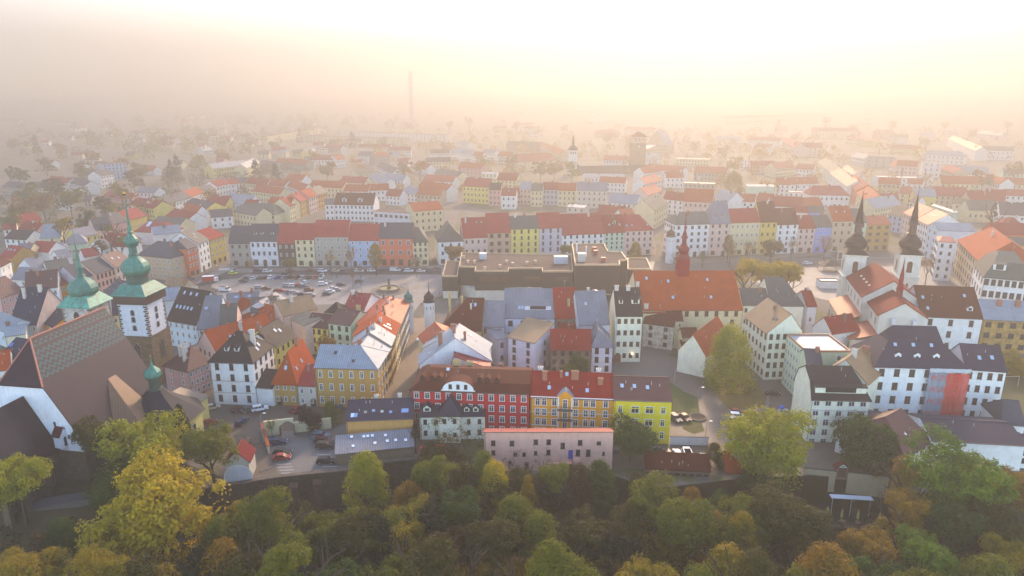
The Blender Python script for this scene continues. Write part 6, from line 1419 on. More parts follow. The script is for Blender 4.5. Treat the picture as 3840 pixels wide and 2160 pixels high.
# town trees
TG = 'trees in the town'
for a in [
 (1845,848,150,193,'t','by','with the tallest crown, in the convent yard'), (776,1020,82,163,'r','pu','ball shaped, beside the gate arch of the car park'), (832,1016,56,168,'t','yg','slim, next to the purple one'), (610,1086,75,150,'b','br','low and bushy, above the gate chapel'),
 (680,1052,40,160,'b','yg','weeping, at the corner of the car park wall'), (1042,1062,26,152,'c','dg','narrow, against the white cottage'), (820,842,56,205,'r','or','in the court behind the silver roofed school'),
 (1460,888,60,189,'r','gr','in the court behind the amber building'), (1432,912,44,186,'r','yg','small, over the amber building roof'), (630,648,34,318,'b','or','bare, before the sgraffito house'), (728,645,34,320,'r','yg','before the dark brown house'),
 (828,630,40,322,'b','ye','thin, before the grey house'), (882,622,40,322,'b','or','bare, before the light blue house'), (942,612,40,324,'t','ye','dense, before the light blue house'), (1046,640,36,322,'b','br','bare, before the cream corner house'),
 (1142,612,50,330,'r','or','beside the white arched house'), (1425,607,44,330,'r','yg','behind the dark store'), (1600,608,42,336,'t','ye','at the end of the dark store'), (1712,625,50,338,'b','yg','by the round bay turret'), (1770,622,44,340,'b','yg','right of the red spire'),
 (1840,607,48,342,'b','or','before the cream six bay house'), (1890,602,46,344,'b','or','before the yellow house of the square'), (1945,592,62,346,'r','ol','with a thick round crown on the square'), (1995,600,34,348,'b','or','thin, before the white house'), (2080,590,50,350,'b','or','before the blue house'),
 (1880,645,76,262,'r','gy','glowing, left one behind the convent roof'), (1930,652,74,260,'r','gy','glowing, middle one behind the convent roof'), (1987,650,78,262,'r','gy','glowing, right one behind the convent roof'),
 (2350,1036,40,185,'c','gr','trimmed, before the red netting'), (2340,640,50,300,'b','or','bare, right end of the square'), (2548,940,90,200,'r','ye','by the playground'), (1795,1135,60,146,'t','ol','ivy covered, between garages and hut'), (885,680,22,300,'b','or','small, in the car park row'), (905,668,22,306,'b','or','small, upper in the car park row'),
 (1835,590,30,350,'t','or','behind the church yard')]:
    ftree(*a, grp=TG)
# =============== cars ===============
def car_parts(kind):
    """nose along +x; body, glass, roof as separate meshes; unit metres"""
    if kind == 'van': prof = [(-2.6,.35),(2.6,.35),(2.62,.95),(2.0,1.15),(-2.6,1.15)]; gl = [(-2.6,1.15),(1.95,1.15),(1.45,2.05),(-2.6,2.1)]; L = 2.6; hw = .98
    elif kind == 'estate': prof = [(-2.25,.32),(2.2,.32),(2.3,.62),(2.15,.82),(1.05,.98),(-2.22,1.0)]; gl = [(-2.18,1.0),(1.1,.98),(.35,1.46),(-1.85,1.5)]; L = 2.25; hw = .88
    elif kind == 'suv': prof = [(-2.2,.4),(2.2,.4),(2.28,.8),(2.1,1.0),(1.1,1.12),(-2.2,1.15)]; gl = [(-2.15,1.15),(1.15,1.12),(.5,1.66),(-1.8,1.7)]; L = 2.25; hw = .93
    else: prof = [(-2.1,.32),(2.05,.32),(2.15,.62),(2.0,.8),(1.0,.95),(-1.5,.98),(-2.12,.9)]; gl = [(-1.75,.97),(1.05,.95),(.3,1.42),(-1.1,1.44)]; L = 2.1; hw = .86
    b = MB()
    def ext(m, pr, w0, w1, z0, z1, mi=0):
        i0 = len(m.v); n = len(pr)
        for s in (-1,1):
            for x, z in pr:
                k = (z-z0)/(z1-z0) if z1 > z0 else 0; w = w0+(w1-w0)*max(0,min(1,k)); m.v.append((x, s*w, z))
        for i in range(n):
            j = (i+1)%n; m.f.append([i0+i,i0+n+i,i0+n+j,i0+j]); m.m.append(mi)
        m.f.append([i0+i for i in range(n)]); m.f.append([i0+n+i for i in reversed(range(n))]); m.m += [mi,mi]
    ext(b, prof, hw, hw-.05, .3, 1.0)
    g = MB(); ext(g, gl, hw-.06, hw-.2, gl[0][1], gl[2][1])
    if kind == 'van':
        b.box(-2.58,-hw+.02,1.1,.7,hw-.02,2.12)
    x0, x1, zt = gl[3][0], gl[2][0], gl[2][1]
    b.box(x0-.02,-hw+.17,zt-.02,x1+.05,hw-.17,zt+.07)
    for s in (-1,1):
        for xx in ((x1+gl[1][0])/2-.35, -.35, x0+.25): b.box(xx-.05, s*(hw-.125)-.05, gl[0][1]-.05, xx+.05, s*(hw-.125)+.05, zt)
    wl = MB()
    wl.lathe([(.32,-.11),(.34,0),(.32,.11)],0,0,12); wl.lathe([(.18,.111),(.18,.13)],0,0,8,0,1)
    return b, g, wl, L, hw
CP_ = {}
def car_proto(kind):
    if kind in CP_: return CP_[kind]
    b, g, wl, L, hw = car_parts(kind)
    CP_[kind] = (b.mesh('body', [M('carpaint','#808080')]), g.mesh('window_glass', [M('carglass','#14181e')]), wl.mesh('wheel', [M('paint','#18181a'), M('paint','#9a9ca0')]), L, hw); return CP_[kind]
HL = MB(); HL.box(-.06,-.18,-.09,.04,.18,.09); HLm = HL.mesh('headlight', [M('paint','#e8ecf0')]); TLm = HL.mesh('tail_light', [M('paint','#8a1410')])
CARC = {'w':('#dcdee2','white'),'s':('#9a9ea6','silver'),'g':('#4a4e56','dark grey'),'k':('#14151a','black'),'r':('#8c1418','red'),'m':('#4a1418','maroon'),'b':('#1c2a52','dark blue'),'u':('#2a3a9a','blue'),'n':('#b8ac98','beige'),'br':('#5a3828','brown'),'o':('#b8482a','orange'),'y':('#b8cc20','yellow green'),'t':('#5a6a80','steel blue')}
CK = {'h':'hatchback','e':'estate car','v':'van','x':'tall car'}
CKK = {'h':'hatch','e':'estate','v':'van','x':'suv'}
def car(p, ang, kind, col, where, z=0.02, near=False, grp=None, label=None):
    bm, gm, wm, L, hw = car_proto(CKK[kind]); t = thing('parked_car' if kind != 'v' else 'van', label or f"{CARC[col][1]} {CK[kind]} {where}", 'car' if kind != 'v' else 'van', (p.x,p.y,z), ang, grp)
    b = add_mesh('body', bm, t, (0,0,0)); b.material_slots[0].link = 'OBJECT'; b.material_slots[0].material = M('carpaint', CARC[col][0]); add_mesh('window_glass', gm, t, (0,0,0))
    for x in (-L*.62, L*.64):
        for s in (-1,1): w = add_mesh('wheel', wm, t, (x, s*(hw-.02), .34)); w.rotation_euler = (R(-90*s),0,0)
    if near:
        for s in (-1,1): add_mesh('headlight', HLm, t, (L+.02, s*(hw-.28), .68)); add_mesh('tail_light', TLm, t, (-L-.0, s*(hw-.22), .8))
    return t
# cars parked on the square: crop px (Z2)
crop(600,800); SG = 'cars parked on the square'
N_ = R(90)
for cx, cy, an, k, c, wh in [
 (660,552,0,'h','y','in front of the taxi lane'), (668,528,0,'h','s','behind the yellow green one'), (885,530,5,'e','b','on the upper road beside the steps'), (972,533,5,'e','w','on the upper road, second from left'), (1180,532,0,'e','m','on the upper road before the cream house'), (1368,532,0,'h','m','on the upper road before the grey house'),
 (1472,532,0,'x','w','on the upper road under the bare tree'), (1586,530,0,'h','n','on the upper road before the light blue house'), (1715,532,0,'h','g','on the upper road between two trees'), (1805,530,0,'e','w','on the upper road right of the bare tree'), (1915,528,0,'h','w','on the upper road beside the dense yellow tree'),
 (2012,532,0,'h','g','on the upper road left of the white van'), (2130,524,0,'v','w','on the upper road before the salmon pink house'), (2252,532,0,'x','w','right of the white van'), (2362,532,0,'h','w','at the right end of the upper road'), (2462,530,0,'e','g','beside the store wing'),
 (755,622,0,'h','g','at the left end of the bays'), (785,600,0,'h','g','second at the left end of the bays'), (845,595,70,'h','w','first in the slanted row'), (905,595,75,'h','b','in the slanted row, next to the first'), (952,592,75,'h','m','in the slanted row, left third'), (1008,590,75,'x','w','in the slanted row, left of the blue one'), (1064,592,78,'h','u','in the slanted row'),
 (1124,590,80,'h','s','in the slanted row, centre'), (1176,590,82,'h','m','in the slanted row, centre right'), (1238,590,84,'x','br','in the slanted row, right of centre'), (1298,590,86,'e','s','in the slanted row, right of the brown one'), (1350,590,88,'h','m','in the slanted row, second from the orange one'), (1410,590,90,'h','o','in the slanted row'), (1466,588,92,'v','w','at the right end of the slanted row'),
 (1140,560,0,'h','g','driving above the slanted row'), (900,680,12,'e','s','alone in the lower bays'), (965,692,12,'h','m','beside the lone silver one'), (1155,662,18,'e','s','in the middle cluster, left'), (1208,664,18,'e','w','in the middle cluster'), (1262,664,18,'h','r','in the middle cluster'), (1300,672,18,'h','t','in the middle cluster, right'), (1315,635,60,'h','w','above the middle cluster'),
 (1475,650,14,'x','w','right of the middle cluster'), (1515,632,14,'h','s','behind the tall white car'), (1068,712,12,'h','m','in the lowest bays, left'), (1098,712,12,'h','r','in the lowest bays'), (1180,722,15,'h','t','in the lowest bays'), (1212,728,15,'e','s','in the lowest bays'), (1350,705,12,'x','br','above the lowest bays'), (1290,745,12,'h','b','lowest of all in the bays'), (1362,752,12,'x','s','lowest on the right of the bays'),
 (1570,688,20,'h','w','in the row by the small trees, top'), (1600,700,20,'h','s','in the row by the small trees'), (1640,655,20,'e','g','in the row by the small trees, upper'), (1540,720,20,'e','w','in the row by the small trees, lower'), (1510,738,20,'h','g','in the row by the small trees, lowest'), (1800,625,25,'h','g','under the small orange trees'),
 (590,705,-8,'v','w','beside the dark roofed houses'), (170,690,-25,'e','w','by the stone tower side of the road'), (275,600,10,'h','m','in front of the shops'), (245,608,10,'h','g','in front of the shops')]:
    car(C(cx,cy), R(an), k, c, wh, grp=SG)
crop(2160,800)
for cx, cy, an, k, c, wh in [(2095,460,-10,'e','w','on the right part of the square'), (2235,455,0,'h','r','near the wooden canopy'), (2270,402,0,'e','s','driving past the blue house'), (1800,428,0,'h','m','beside the statue column')]: car(C(cx,cy), R(an), k, c, wh, grp='cars on the right part of the square')
crop(600,1100); LG = 'cars on the cobbled lower square'
for cx, cy, an, k, c, wh in [(474,1048,25,'h','n','at the left end, before the tall white house'), (724,1064,35,'h','m','left neighbour of the dark grey one'), (806,1068,35,'h','g','between the maroon and the white one'), (905,1062,25,'x','w','before the little white garage'), (1232,1070,78,'h','r','before the ochre cottage'), (740,1182,80,'e','b','alone in the middle of the cobbles'), (450,1190,40,'h','r','half hidden by trees below the chapel'), (1608,1052,80,'h','t','behind the slim tree')]:
    car(C(cx,cy), R(an), k, c, wh, near=True, grp=LG)
crop(800,1560); LG = 'cars in the walled car park'
for cx, cy, an, k, c, wh in [(585,252,8,'e','b','top left bay of the walled car park'), (628,345,-4,'e','k','above the red one in the walled car park'), (625,392,8,'h','r','in the left bays of the walled car park'), (972,200,-2,'x','t','top of the right bays of the walled car park'), (998,240,-2,'e','m','between the steel blue and the black one'), (1012,288,0,'x','k','right bays, next to the annex'), (1022,425,2,'e','k','lowest on the right of the walled car park')]:
    car(C(cx,cy), R(an), k, c, wh, near=True, grp=LG)
crop(2160,1250); LG = 'cars beside the gate lane'
for cx, cy, an, k, c, wh in [(900,785,-70,'e','g','left of two beside the lemon yellow building'), (985,780,-70,'h','br','right of two beside the lemon yellow building'), (1450,728,-8,'h','r','top of the four below the yellow tree'), (1460,765,-8,'e','w','second of the four below the yellow tree'), (1455,805,-4,'e','s','third of the four below the yellow tree'), (1450,850,0,'x','m','lowest of the four below the yellow tree'),
 (745,1095,88,'h','k','leftmost behind the long tiled shed roof'), (828,1110,88,'h','br','second behind the long tiled shed roof'), (915,1112,88,'e','w','middle one behind the long tiled shed roof'), (1003,1125,88,'v','w','fourth behind the long tiled shed roof'), (1165,1150,88,'h','w','rightmost behind the long tiled shed roof'), (1780,562,0,'h','k','at the door of the tall gabled house'), (1900,735,-10,'h','s','beside the hedge of the white office'),]:
    car(C(cx,cy), R(an), k, c, wh, near=True, grp=LG)
car(C(498,1400,-4.0), R(65), 'e', 'r', '', z=-4.0+.02, near=True, label='red estate car parked on the grass below the town wall')
car(C(330,1340,-3.6), R(10), 'e', 't', '', z=-3.6+.02, near=True, label='bluish car half hidden at the foot of the pink building')
car(C(1100,1335,-3.5), R(-10), 'h', 'r', '', z=-3.5+.02, near=True, label='bright red car below the long tiled shed')
# little red lorry
crop(600,800); p = C(455,625); t = thing('delivery_lorry', 'small lorry with red box and white cab beside the traffic island', 'lorry', (p.x,p.y,.02), R(12))
m = MB(); m.box(-3.2,-1.15,.7,2.0,1.15,3.1); m.build('cargo_box', [M('carpaint','#a82a20')], t); m = MB(); m.box(-3.2,-1.16,3.101,2.0,1.16,3.2); m.build('box_roof', [M('paint','#e0e0e0')], t)
m = MB(); m.box(2.05,-1.05,.5,3.6,1.05,2.3); m.build('cab', [M('carpaint','#dcdee2')], t); m = MB(); m.box(3.0,-.95,1.4,3.63,.95,2.15); m.build('windscreen', [M('glass','#14181e')], t)
for x in (-2.2,2.7):
    for s in (-1,1): w_ = add_mesh('wheel', car_proto('hatch')[2], t, (x,s*1.0,.42)); w_.rotation_euler = (R(-90*s),0,0); w_.scale = (1.25,1.25,1.2)
# =============== people ===============
def person_mesh(coat, legs, skin='#b08468', hair='#2c2018', walk=.25):
    pr = MB(); 
    k = [(0,0,.95),(0,0,1.2),(0,0,1.42),(0,0,1.52),(0,0,1.66)]
    me = bpy.data.meshes.new('person'); V = [(0,0,.95),(0,0,1.18),(0,0,1.42),(0,0,1.54),(0,.01,1.68), (.1,0,.9),(.11,walk*.5,.5),(.11,walk*.3,.06),(.11,walk*.3+.16,.03), (-.1,0,.9),(-.11,-walk*.3,.5),(-.11,-walk*.9,.07),(-.11,-walk*.9+.16,.03), (.2,0,1.4),(.25,-.08,1.12),(.25,.02,.88),(-.2,0,1.4),(-.25,.08,1.12),(-.25,.14,.88)]
    E = [(0,1),(1,2),(2,3),(3,4),(0,5),(5,6),(6,7),(7,8),(0,9),(9,10),(10,11),(11,12),(2,13),(13,14),(14,15),(2,16),(16,17),(17,18)]
    Rd = [.15,.14,.15,.055,.105,.1,.07,.05,.045,.1,.07,.05,.045,.07,.05,.038,.07,.05,.038]
    me.from_pydata(V, E, []); me.update(); ob = bpy.data.objects.new('person', me); COL.objects.link(ob)
    md = ob.modifiers.new('Skin','SKIN'); sv = me.skin_vertices
    if not sv: bpy.context.view_layer.objects.active = ob
    for i, r in enumerate(Rd): me.skin_vertices[0].data[i].radius = (r, r*(.8 if i < 3 else 1))
    me.skin_vertices[0].data[0].use_root = True
    ob.modifiers.new('Sub','SUBSURF').levels = 1
    dg = bpy.context.evaluated_depsgraph_get(); ev = ob.evaluated_get(dg); nm = bpy.data.meshes.new_from_object(ev); bpy.data.objects.remove(ob)
    for c in (skin, coat, legs, hair): nm.materials.append(M('paint', c))
    for p in nm.polygons:
        z = p.center.z; x = abs(p.center.x)
        p.material_index = 0 if (z > 1.5 or (x > .2 and z < .93 and z > .8)) else (2 if z < .95 and x < .2 else 1)
        if z > 1.68 or (z > 1.6 and p.center.y < -.02): p.material_index = 3
    return nm
PEO = [person_mesh('#7a1c1c','#20222c'), person_mesh('#20283c','#18181c'), person_mesh('#c8c4b8','#2c3450')]
pk = [(600,800,1035,500,'dark coat walking on the pavement near the cream house',1),(600,800,1600,590,'dark coat standing at the tip of the traffic island',1),(600,800,410,540,'dark coat on the pavement by the shops',1),(600,800,385,610,'pale jacket crossing near the red lorry',2),(600,800,1520,575,'pale jacket among the parked cars',2),(600,800,1630,500,'red coat walking under the bare trees',0),
 (1440,800,262,905,'red coat in the narrow street',0),(1440,800,340,845,'dark clothes beside a bench near the white corner turret',1),(1440,800,500,745,'dark clothes beside the store wall',1),(2160,800,725,450,'red coat at the mouth of the main street',0),(2160,800,820,430,'red jacket at the kerb by the round bay turret',0),(2160,800,900,470,'pale jacket on the paving by the shrubs',2),
 (2880,800,610,540,'dark clothes beside the wooden canopy',1),(2880,800,560,850,'dark clothes near the kiosk',1),(2880,800,585,850,'pale jacket near the kiosk',2),(2160,800,1600,370,'dark coat before the yellow house of the square',1),(2160,800,700,330,'dark coat in the main street',1),(2160,800,740,300,'pale coat in the main street',2)]
for ox, oy, cx, cy, lb, kk in pk:
    crop(ox, oy); p = C(cx, cy); o = bpy.data.objects.new('person', PEO[kk]); COL.objects.link(o); o.location = (p.x,p.y,.13); o.rotation_euler = (0,0,cx*.7); o.scale = (1.05,)*3; tag(o, 'person in '+lb, 'person', 'people walking in the town')
# =============== street lamps ===============
def lamp(p, hh, label, grp='street lamps'):
    t = thing('street_lamp', label, 'street lamp', (p.x,p.y,0), 0, grp); m = MB(); m.tube((0,0,0),(0,0,hh),.09,.05,6); m.tube((0,0,hh),(1.0,0,hh+.25),.045,.04,5); m.build('pole', [M('paint','#8a8c90')], t); m = MB(); m.box(.7,-.16,hh+.16,1.4,.16,hh+.32); m.build('lamp_head', [M('paint','#c8ccd0')], t)
crop(600,800)
for cx, cy, h_, lb in [(518,645,9,'beside the red lorry'),(235,680,8,'near the shops at the road'),(828,680,8,'at the rim of the traffic island'),(645,650,7,'on the left of the traffic island'),(1205,800,8,'at the lower rim of the car park'),(1830,750,8,'near the fountain'),(2290,900,9,'at the mouth of the street')]: lamp(C(cx,cy), h_, 'grey street lamp '+lb)
crop(2160,1250)
lamp(C(1172,945), 4.5, 'lamp with white globe head by the white yard wall'); lamp(C(1106,610), 4, 'small lamp at the lane beside the lawn'); lamp(C(890,440), 4, 'small lamp at the convent gate')
crop(600,1100); lamp(C(935,1350), 8, 'tall grey lamp post at the corner of the walled car park')
# =============== yards, walls, sheds, small things near the town wall ===============
def white_wall(pts, h, th, label, col='#d4d4d0', name='yard_wall', cap='#a05a44'):
    t = thing(name, label, 'wall', (pts[0].x,pts[0].y,0)); m = MB(); c = MB()
    for a, b in zip(pts, pts[1:]):
        d = Vector((b.x-a.x,b.y-a.y,0)); L = d.length; d.normalize(); n = Vector((-d.y,d.x,0)); cc = ((a.x+b.x)/2-pts[0].x,(a.y+b.y)/2-pts[0].y)
        m.obox(cc, d, n, L/2, th/2, -.3, h); c.obox(cc, d, n, L/2+.05, th/2+.1, h+.003, h+.18)
    m.build('masonry', [M('plaster',col)], t); c.build('coping', [M('tile',cap)], t); return t
crop(2160,1250)
white_wall([C(850,1005), C(1195,1012)], 2.2, .4, 'white plastered yard wall below the lemon yellow building', cap='#8a8078')
white_wall([C(1348,1002), C(1420,1003)], 2.2, .5, 'short white wall with a brown gate right of the lane', cap='#8a8078')
white_wall([C(1424,1003), C(1660,1015)], 2.2, .4, 'white plastered yard wall right of the brown gate', cap='#8a8078')
white_wall([C(1380,728), C(1600,735), C(1700,715), C(1738,670), C(1735,600)], 1.0, .5, 'low curved retaining wall round the lawn of the big yellow tree', col='#b8ac9a', cap='#8a8078')
crop(600,1100)
gw = white_wall([C(925,1240), C(990,1449)], 2.0, .5, 'cream wall with red tile coping on the left of the car park', col='#cfc4a8')
ga = C(1005,1290); gb = C(1235,1262)
t = thing('gateway', 'cream wall with a wide flat arched gateway into the car park', 'gateway', ga.to_tuple(), math.atan2(gb.y-ga.y, gb.x-ga.x)); L = (gb-ga).length; m = MB()
n = 12; h0 = 2.6; top = 4.2; xa, xb = L*.42, L*.92
m.box(-1.5,0,-.2,xa,.6,top); m.box(xb,0,-.2,L+9,.6,top-1.2)
for i in range(n):
    x0, x1 = xa+(xb-xa)*i/n, xa+(xb-xa)*(i+1)/n; z0 = h0+1.0*math.sin(math.pi*i/n); z1 = h0+1.0*math.sin(math.pi*(i+1)/n)
    m.face([(x0,0,z0),(x1,0,z1),(x1,0,top),(x0,0,top)]); m.face([(x1,.6,z1),(x0,.6,z0),(x0,.6,top),(x1,.6,top)]); m.face([(x0,0,z0),(x0,.6,z0),(x1,.6,z1),(x1,0,z1)]); m.face([(x0,0,top),(x1,0,top),(x1,.6,top),(x0,.6,top)])
m.build('masonry', [M('plaster','#d0c4a0')], t)
for x, a in ((xa,-100),(xb,-80)):
    m = MB(); m.box(0,-.06,.1,(xb-xa)*.46,.06,2.8); o = m.build('gate_leaf', [M('paint','#6a3018')], t); o.location = (x,-.1,0); o.rotation_euler = (0,0,R(a))
# long tiled shed, brick shed, hut with ivy
crop(2160,1250)
a = C(625,1215,1.6); b = C(1215,1245,1.6); a.z = b.z = 0
hh = house(a, b, 1.9, 3.2, 'shed', 'b', 'db', rh=2.1, label='long narrow shed with rusty tiled lean-to roof on the edge of the lane', name='garage_row', cat='shed', gut=False, z0=-2.2, win=(9,1), st='d', ww=1.2, wh=1.3)
HB(890,1430,1130,1440,1395,5,'b','db', z0=-5.2, rh=2.0, win=None, label='small brick shed with tiled roof below the long shed', name='shed', cat='shed', gut=False)
HB(1350,1400,1520,1400,1245,9,'o','oc', win=(1,2), rh=2.6, st='w', hip=(0,3), z0=-4.0, label='ochre house with orange roof half hidden behind the large yellow green tree', ch=1, gut=False)
HB(1340,1165,1500,1180,1080,6,'o','w', rh=2, win=None, label='low tiled roof hut beside the ivy covered post', name='hut', cat='hut', gut=False) if False else None
crop(1440,1250); a = C(2030,1290,-4.0)
HB(2028,1290,2160,1280,1190,5,'g','ly', z0=-3.5, roof='shed', rh=.9, win=None, label='blank cream hut at the right end of the pink building', name='hut', cat='hut', gut=False)
# red parasols at the cafe
for cx, cy, lb in ((400,1040,'left of two, beside the grey lean-to roof'),(500,1030,'right of two, partly behind branches')):
    p = C(cx, cy, 2.6); t = thing('parasol', 'large red cafe parasol with white lettering, '+lb, 'parasol', (p.x,p.y,0)); m = MB()
    m.slab([[0,1,4],[1,2,4],[2,3,4],[3,0,4]], [(-2.2,-2.0,2.3),(2.2,-2.0,2.3),(2.2,2.0,2.3),(-2.2,2.0,2.3),(0,0,3.2)], .06); cn = m.build('canopy', [M('paint','#b01828')], t); lt = lettering('AMOS', .8, '#e8dcdc', cn); lt.location = (-.9,-2.03,2.22); lt.rotation_euler = (R(70),0,0); m = MB(); m.tube((0,0,0),(0,0,3.2),.06,.05,6); m.build('pole', [M('paint','#d0d0d0')], t)
# parasol terrace lower right
crop(2880,1560); TZ = -7.0
q = [C(330,760,TZ),C(1120,830,TZ),C(1150,1030,TZ),C(880,1000,TZ),C(430,990,TZ),C(380,980,TZ)]
m = MB(); pts = [(p.x,p.y) for p in q]; a = sum(pts[i][0]*pts[(i+1)%6][1]-pts[(i+1)%6][0]*pts[i][1] for i in range(6)); m.prism(pts if a > 0 else pts[::-1], -20, TZ); o = m.build('terrace', [M('cobble','#3a3230')]); o['kind'] = 'structure'
wall_run('terrace_wall', 'rough stone wall in front of the parasol terrace', [C(420,992,TZ)+Vector((0,-.3,0)), C(900,1030,TZ)+Vector((0,-.3,0))], -20, TZ+.3, .7)
for i, (cx, cy) in enumerate(((528,935),(660,952),(805,965),(1000,985),(1110,885))):
    p = C(cx, cy, TZ); t = thing('folded_parasol', f'folded cream parasol on the lower terrace, {["leftmost one","second from the left","in the middle","right of the middle","beside the orange tree"][i]}', 'parasol', (p.x,p.y,TZ), 0, 'folded parasols on the lower terrace')
    m = MB(); m.lathe([(.06,0),(.06,1.0),(.26,1.05),(.3,1.4),(.2,2.6),(.05,3.3)],0,0,8); m.build('folded_canopy', [M('plaster','#c8c074')], t); m = MB(); m.box(-.35,-.35,-.2,.35,.35,.12); m.build('base', [M('brick','#7a4a34')], t)
for i, (cx, cy) in enumerate(((528,990),(663,1008),(795,1020))):
    p = C(cx, cy, TZ); m = MB(); m.box(-.35,-.35,0,.35,.35,1.6); m.box(-.45,-.45,1.6,.45,.45,1.75); o = m.build('brick_pillar', [M('brick','#7a4a34')]); o.location = (p.x,p.y-.4,TZ+.2); tag(o, f'brick pillar on the terrace wall, {["left","middle","right"][i]} one of three', 'pillar', 'pillars of the terrace wall')
a = C(565,900,TZ); b = C(905,920,TZ); t = thing('pergola', 'white framed open shelter with flat roof on the lower terrace', 'shelter', a.to_tuple(), math.atan2(b.y-a.y,b.x-a.x)); L = (b-a).length
m = MB(); m.box(-.4,-.3,4.6,L+.6,1.3,4.75); m.build('roof', [M('paint','#c8d0dc')], t)
for x in (0,L/2,L): 
    m = MB(); m.box(-.07,-.07,0,.07,.07,4.6); o = m.build('post', [M('paint','#a8a8a8')], t); o.location = (x,0,0)
# fence wall with gateway and green sign
wall_run('street_wall', 'cream garden wall with tile coping along the right end of the lane', [C(330,520), C(610,550)], -4, 1.5, .4, mat=M('plaster','#b8a888'))
wall_run('street_wall', 'cream garden wall right of the small gabled gateway', [C(720,560), C(1090,600)], -4, 1.5, .4, mat=M('plaster','#b8a888'))
a = C(612,552); b = C(718,560); gh = house(a, b, 2.6, 1.6, 'g', 'b', 'db', ax='y', rh=1.1, label='small gabled gateway with a green and white sign in its gable', name='gateway', cat='gateway', gut=False)
m = MB(); m.face([(.3,-.02,2.6),(gh.w-.3,-.02,2.6),(gh.w/2,-.02,3.5)]); m.build('sign_board', [M('paint','#d8dcd8')], gh.o).location = (0,-.03,0)
m = MB(); m.box(gh.w/2-.35,-.08,2.75,gh.w/2+.35,-.055,3.05); m.build('green_mark', [M('paint','#5a9a2a')], gh.o)
m = MB(); m.face([(gh.w*.15,-.02,0),(gh.w*.85,-.02,0),(gh.w*.85,-.02,2.3),(gh.w*.15,-.02,2.3)]); m.build('gate', [M('paint','#5a3020')], gh.o)
stairs('staircase', 'flight of steps below the small gabled gateway', C(520,640,-4), C(620,575,-2), 2.2, 12, -5, -1)
# playground swing
crop(2880,1200); a = C(2110,600); t = thing('swing_frame', 'bare metal swing frame on the lawn at the right edge', 'swing', a.to_tuple()); m = MB(); m.tube((0,0,0),(0,0,3.2),.07,.07,6); m.tube((5,0,0),(5,0,3.2),.07,.07,6); m.tube((0,0,3.2),(5,0,3.2),.07,.07,6); m.build('frame', [M('paint','#a8a090')], t)
# blue portable toilet and hedge
crop(2160,1250); p = C(1855,725); t = thing('recycling_bin', 'blue round topped container beside the hedge', 'bin', (p.x,p.y,0)); m = MB(); m.lathe([(.8,0),(.8,1.2),(.3,1.6)],0,0,10); m.build('body', [M('paint','#8a9ab0')], t); m = MB(); m.lathe([(.7,1.61),(.75,2.0),(.3,2.4)],0,0,10); m.build('lid', [M('paint','#1c4ab8')], t)
# planter ring in the lane
p = C(1103,765); t = thing('flower_bed', 'round stone ringed flower bed beside two parked cars', 'flower bed', (p.x,p.y,.02)); m = MB(); m.lathe([(2.4,0),(2.4,.35),(2.0,.35),(2.0,.1)],0,0,20); m.build('stone_ring', [M('stone','#8a8078')], t); m = MB(); m.lathe([(1.95,.0),(1.95,.25)],0,0,16); m.build('soil', [M('grass','#241c14')], t)
# =============== the town beyond the square ===============
def zone(x, y):
    if y < 480:
        return ('behind the left row of the square' if x < -120 else 'behind the far row, left half' if x < 0 else 'behind the far row, centre' if x < 110 else 'behind the far row, right half')
    if y < 700: return ('among the trees left of town' if x < -260 else 'in the roofs left of the side street' if x < -60 else 'between the two side streets' if x < 90 else 'right of the main street' if x < 300 else 'in the roofs behind the right tower')
    return ('on the hazy hillside at the left' if x < -300 else 'in the haze left of the tall chimney' if x < -100 else 'in the haze near the gate tower' if x < 200 else 'in the bright haze at the right')
FARG = {}
def far(x0, y0, x1, y1, h, d, rc, wc, **k):
    A = C(x0,y0,h)
    if rc == 'b' and int(x0*7+y0) % 5 < 3: rc = 'r' if int(x0+y0) % 2 else 'o'
    k.setdefault('where', zone(A.x, A.y)); k.setdefault('group', 'hazy town houses '+k['where'])
    k.setdefault('name', 'house'); k.setdefault('ch', 1); k.setdefault('gut', False)
    if 'win' not in k:
        w_ = (C(x1,y1,h)-A).length; k['win'] = (max(2,int(w_/3.4)), 3 if h > 10 else 2)
    k.setdefault('st','d')
    return H(x0,y0,x1,y1,h,d,rc,wc,**k)
crop(*U2)
far(1010,885,1090,882,12,14,'g','w', rh=3)
far(1092,880,1450,886,12,14,'b','w', rh=7, win=(10,3), ch=2, dm=[(.25,.1,3,2,'g'),(.65,.1,3,2,'g')], label='long white office with red brown roof behind the left half of the far row')
A_ = far(1450,942,1815,965,11.5,16,'k','gw', roof='flat', win=(8,2), ww=2.2, wh=1.8, label='grey white modern block with flat terrace roof behind the far row', ch=0)
far(1815,945,2080,925,14,18,'b','cr', rh=4, win=(5,3), ch=2)
for a in ((480,892,690,900,11,14,'b','cr'),(690,900,788,858,11.5,13,'r','cr'),(790,857,862,822,12,13,'p','oc'),(864,821,942,795,12.5,13,'o','lp'),(944,794,1035,770,12,13,'gb','pe')): far(*a, rh=5)
far(190,965,560,975,8,18,'gg','cr', rh=6, hip=(6,6)); far(100,862,330,880,10,12,'m','w', rh=5.5, sk=[(.3,.2,2,1.2,'#5a6270'),(.65,.2,2,1.2,'#5a6270')])
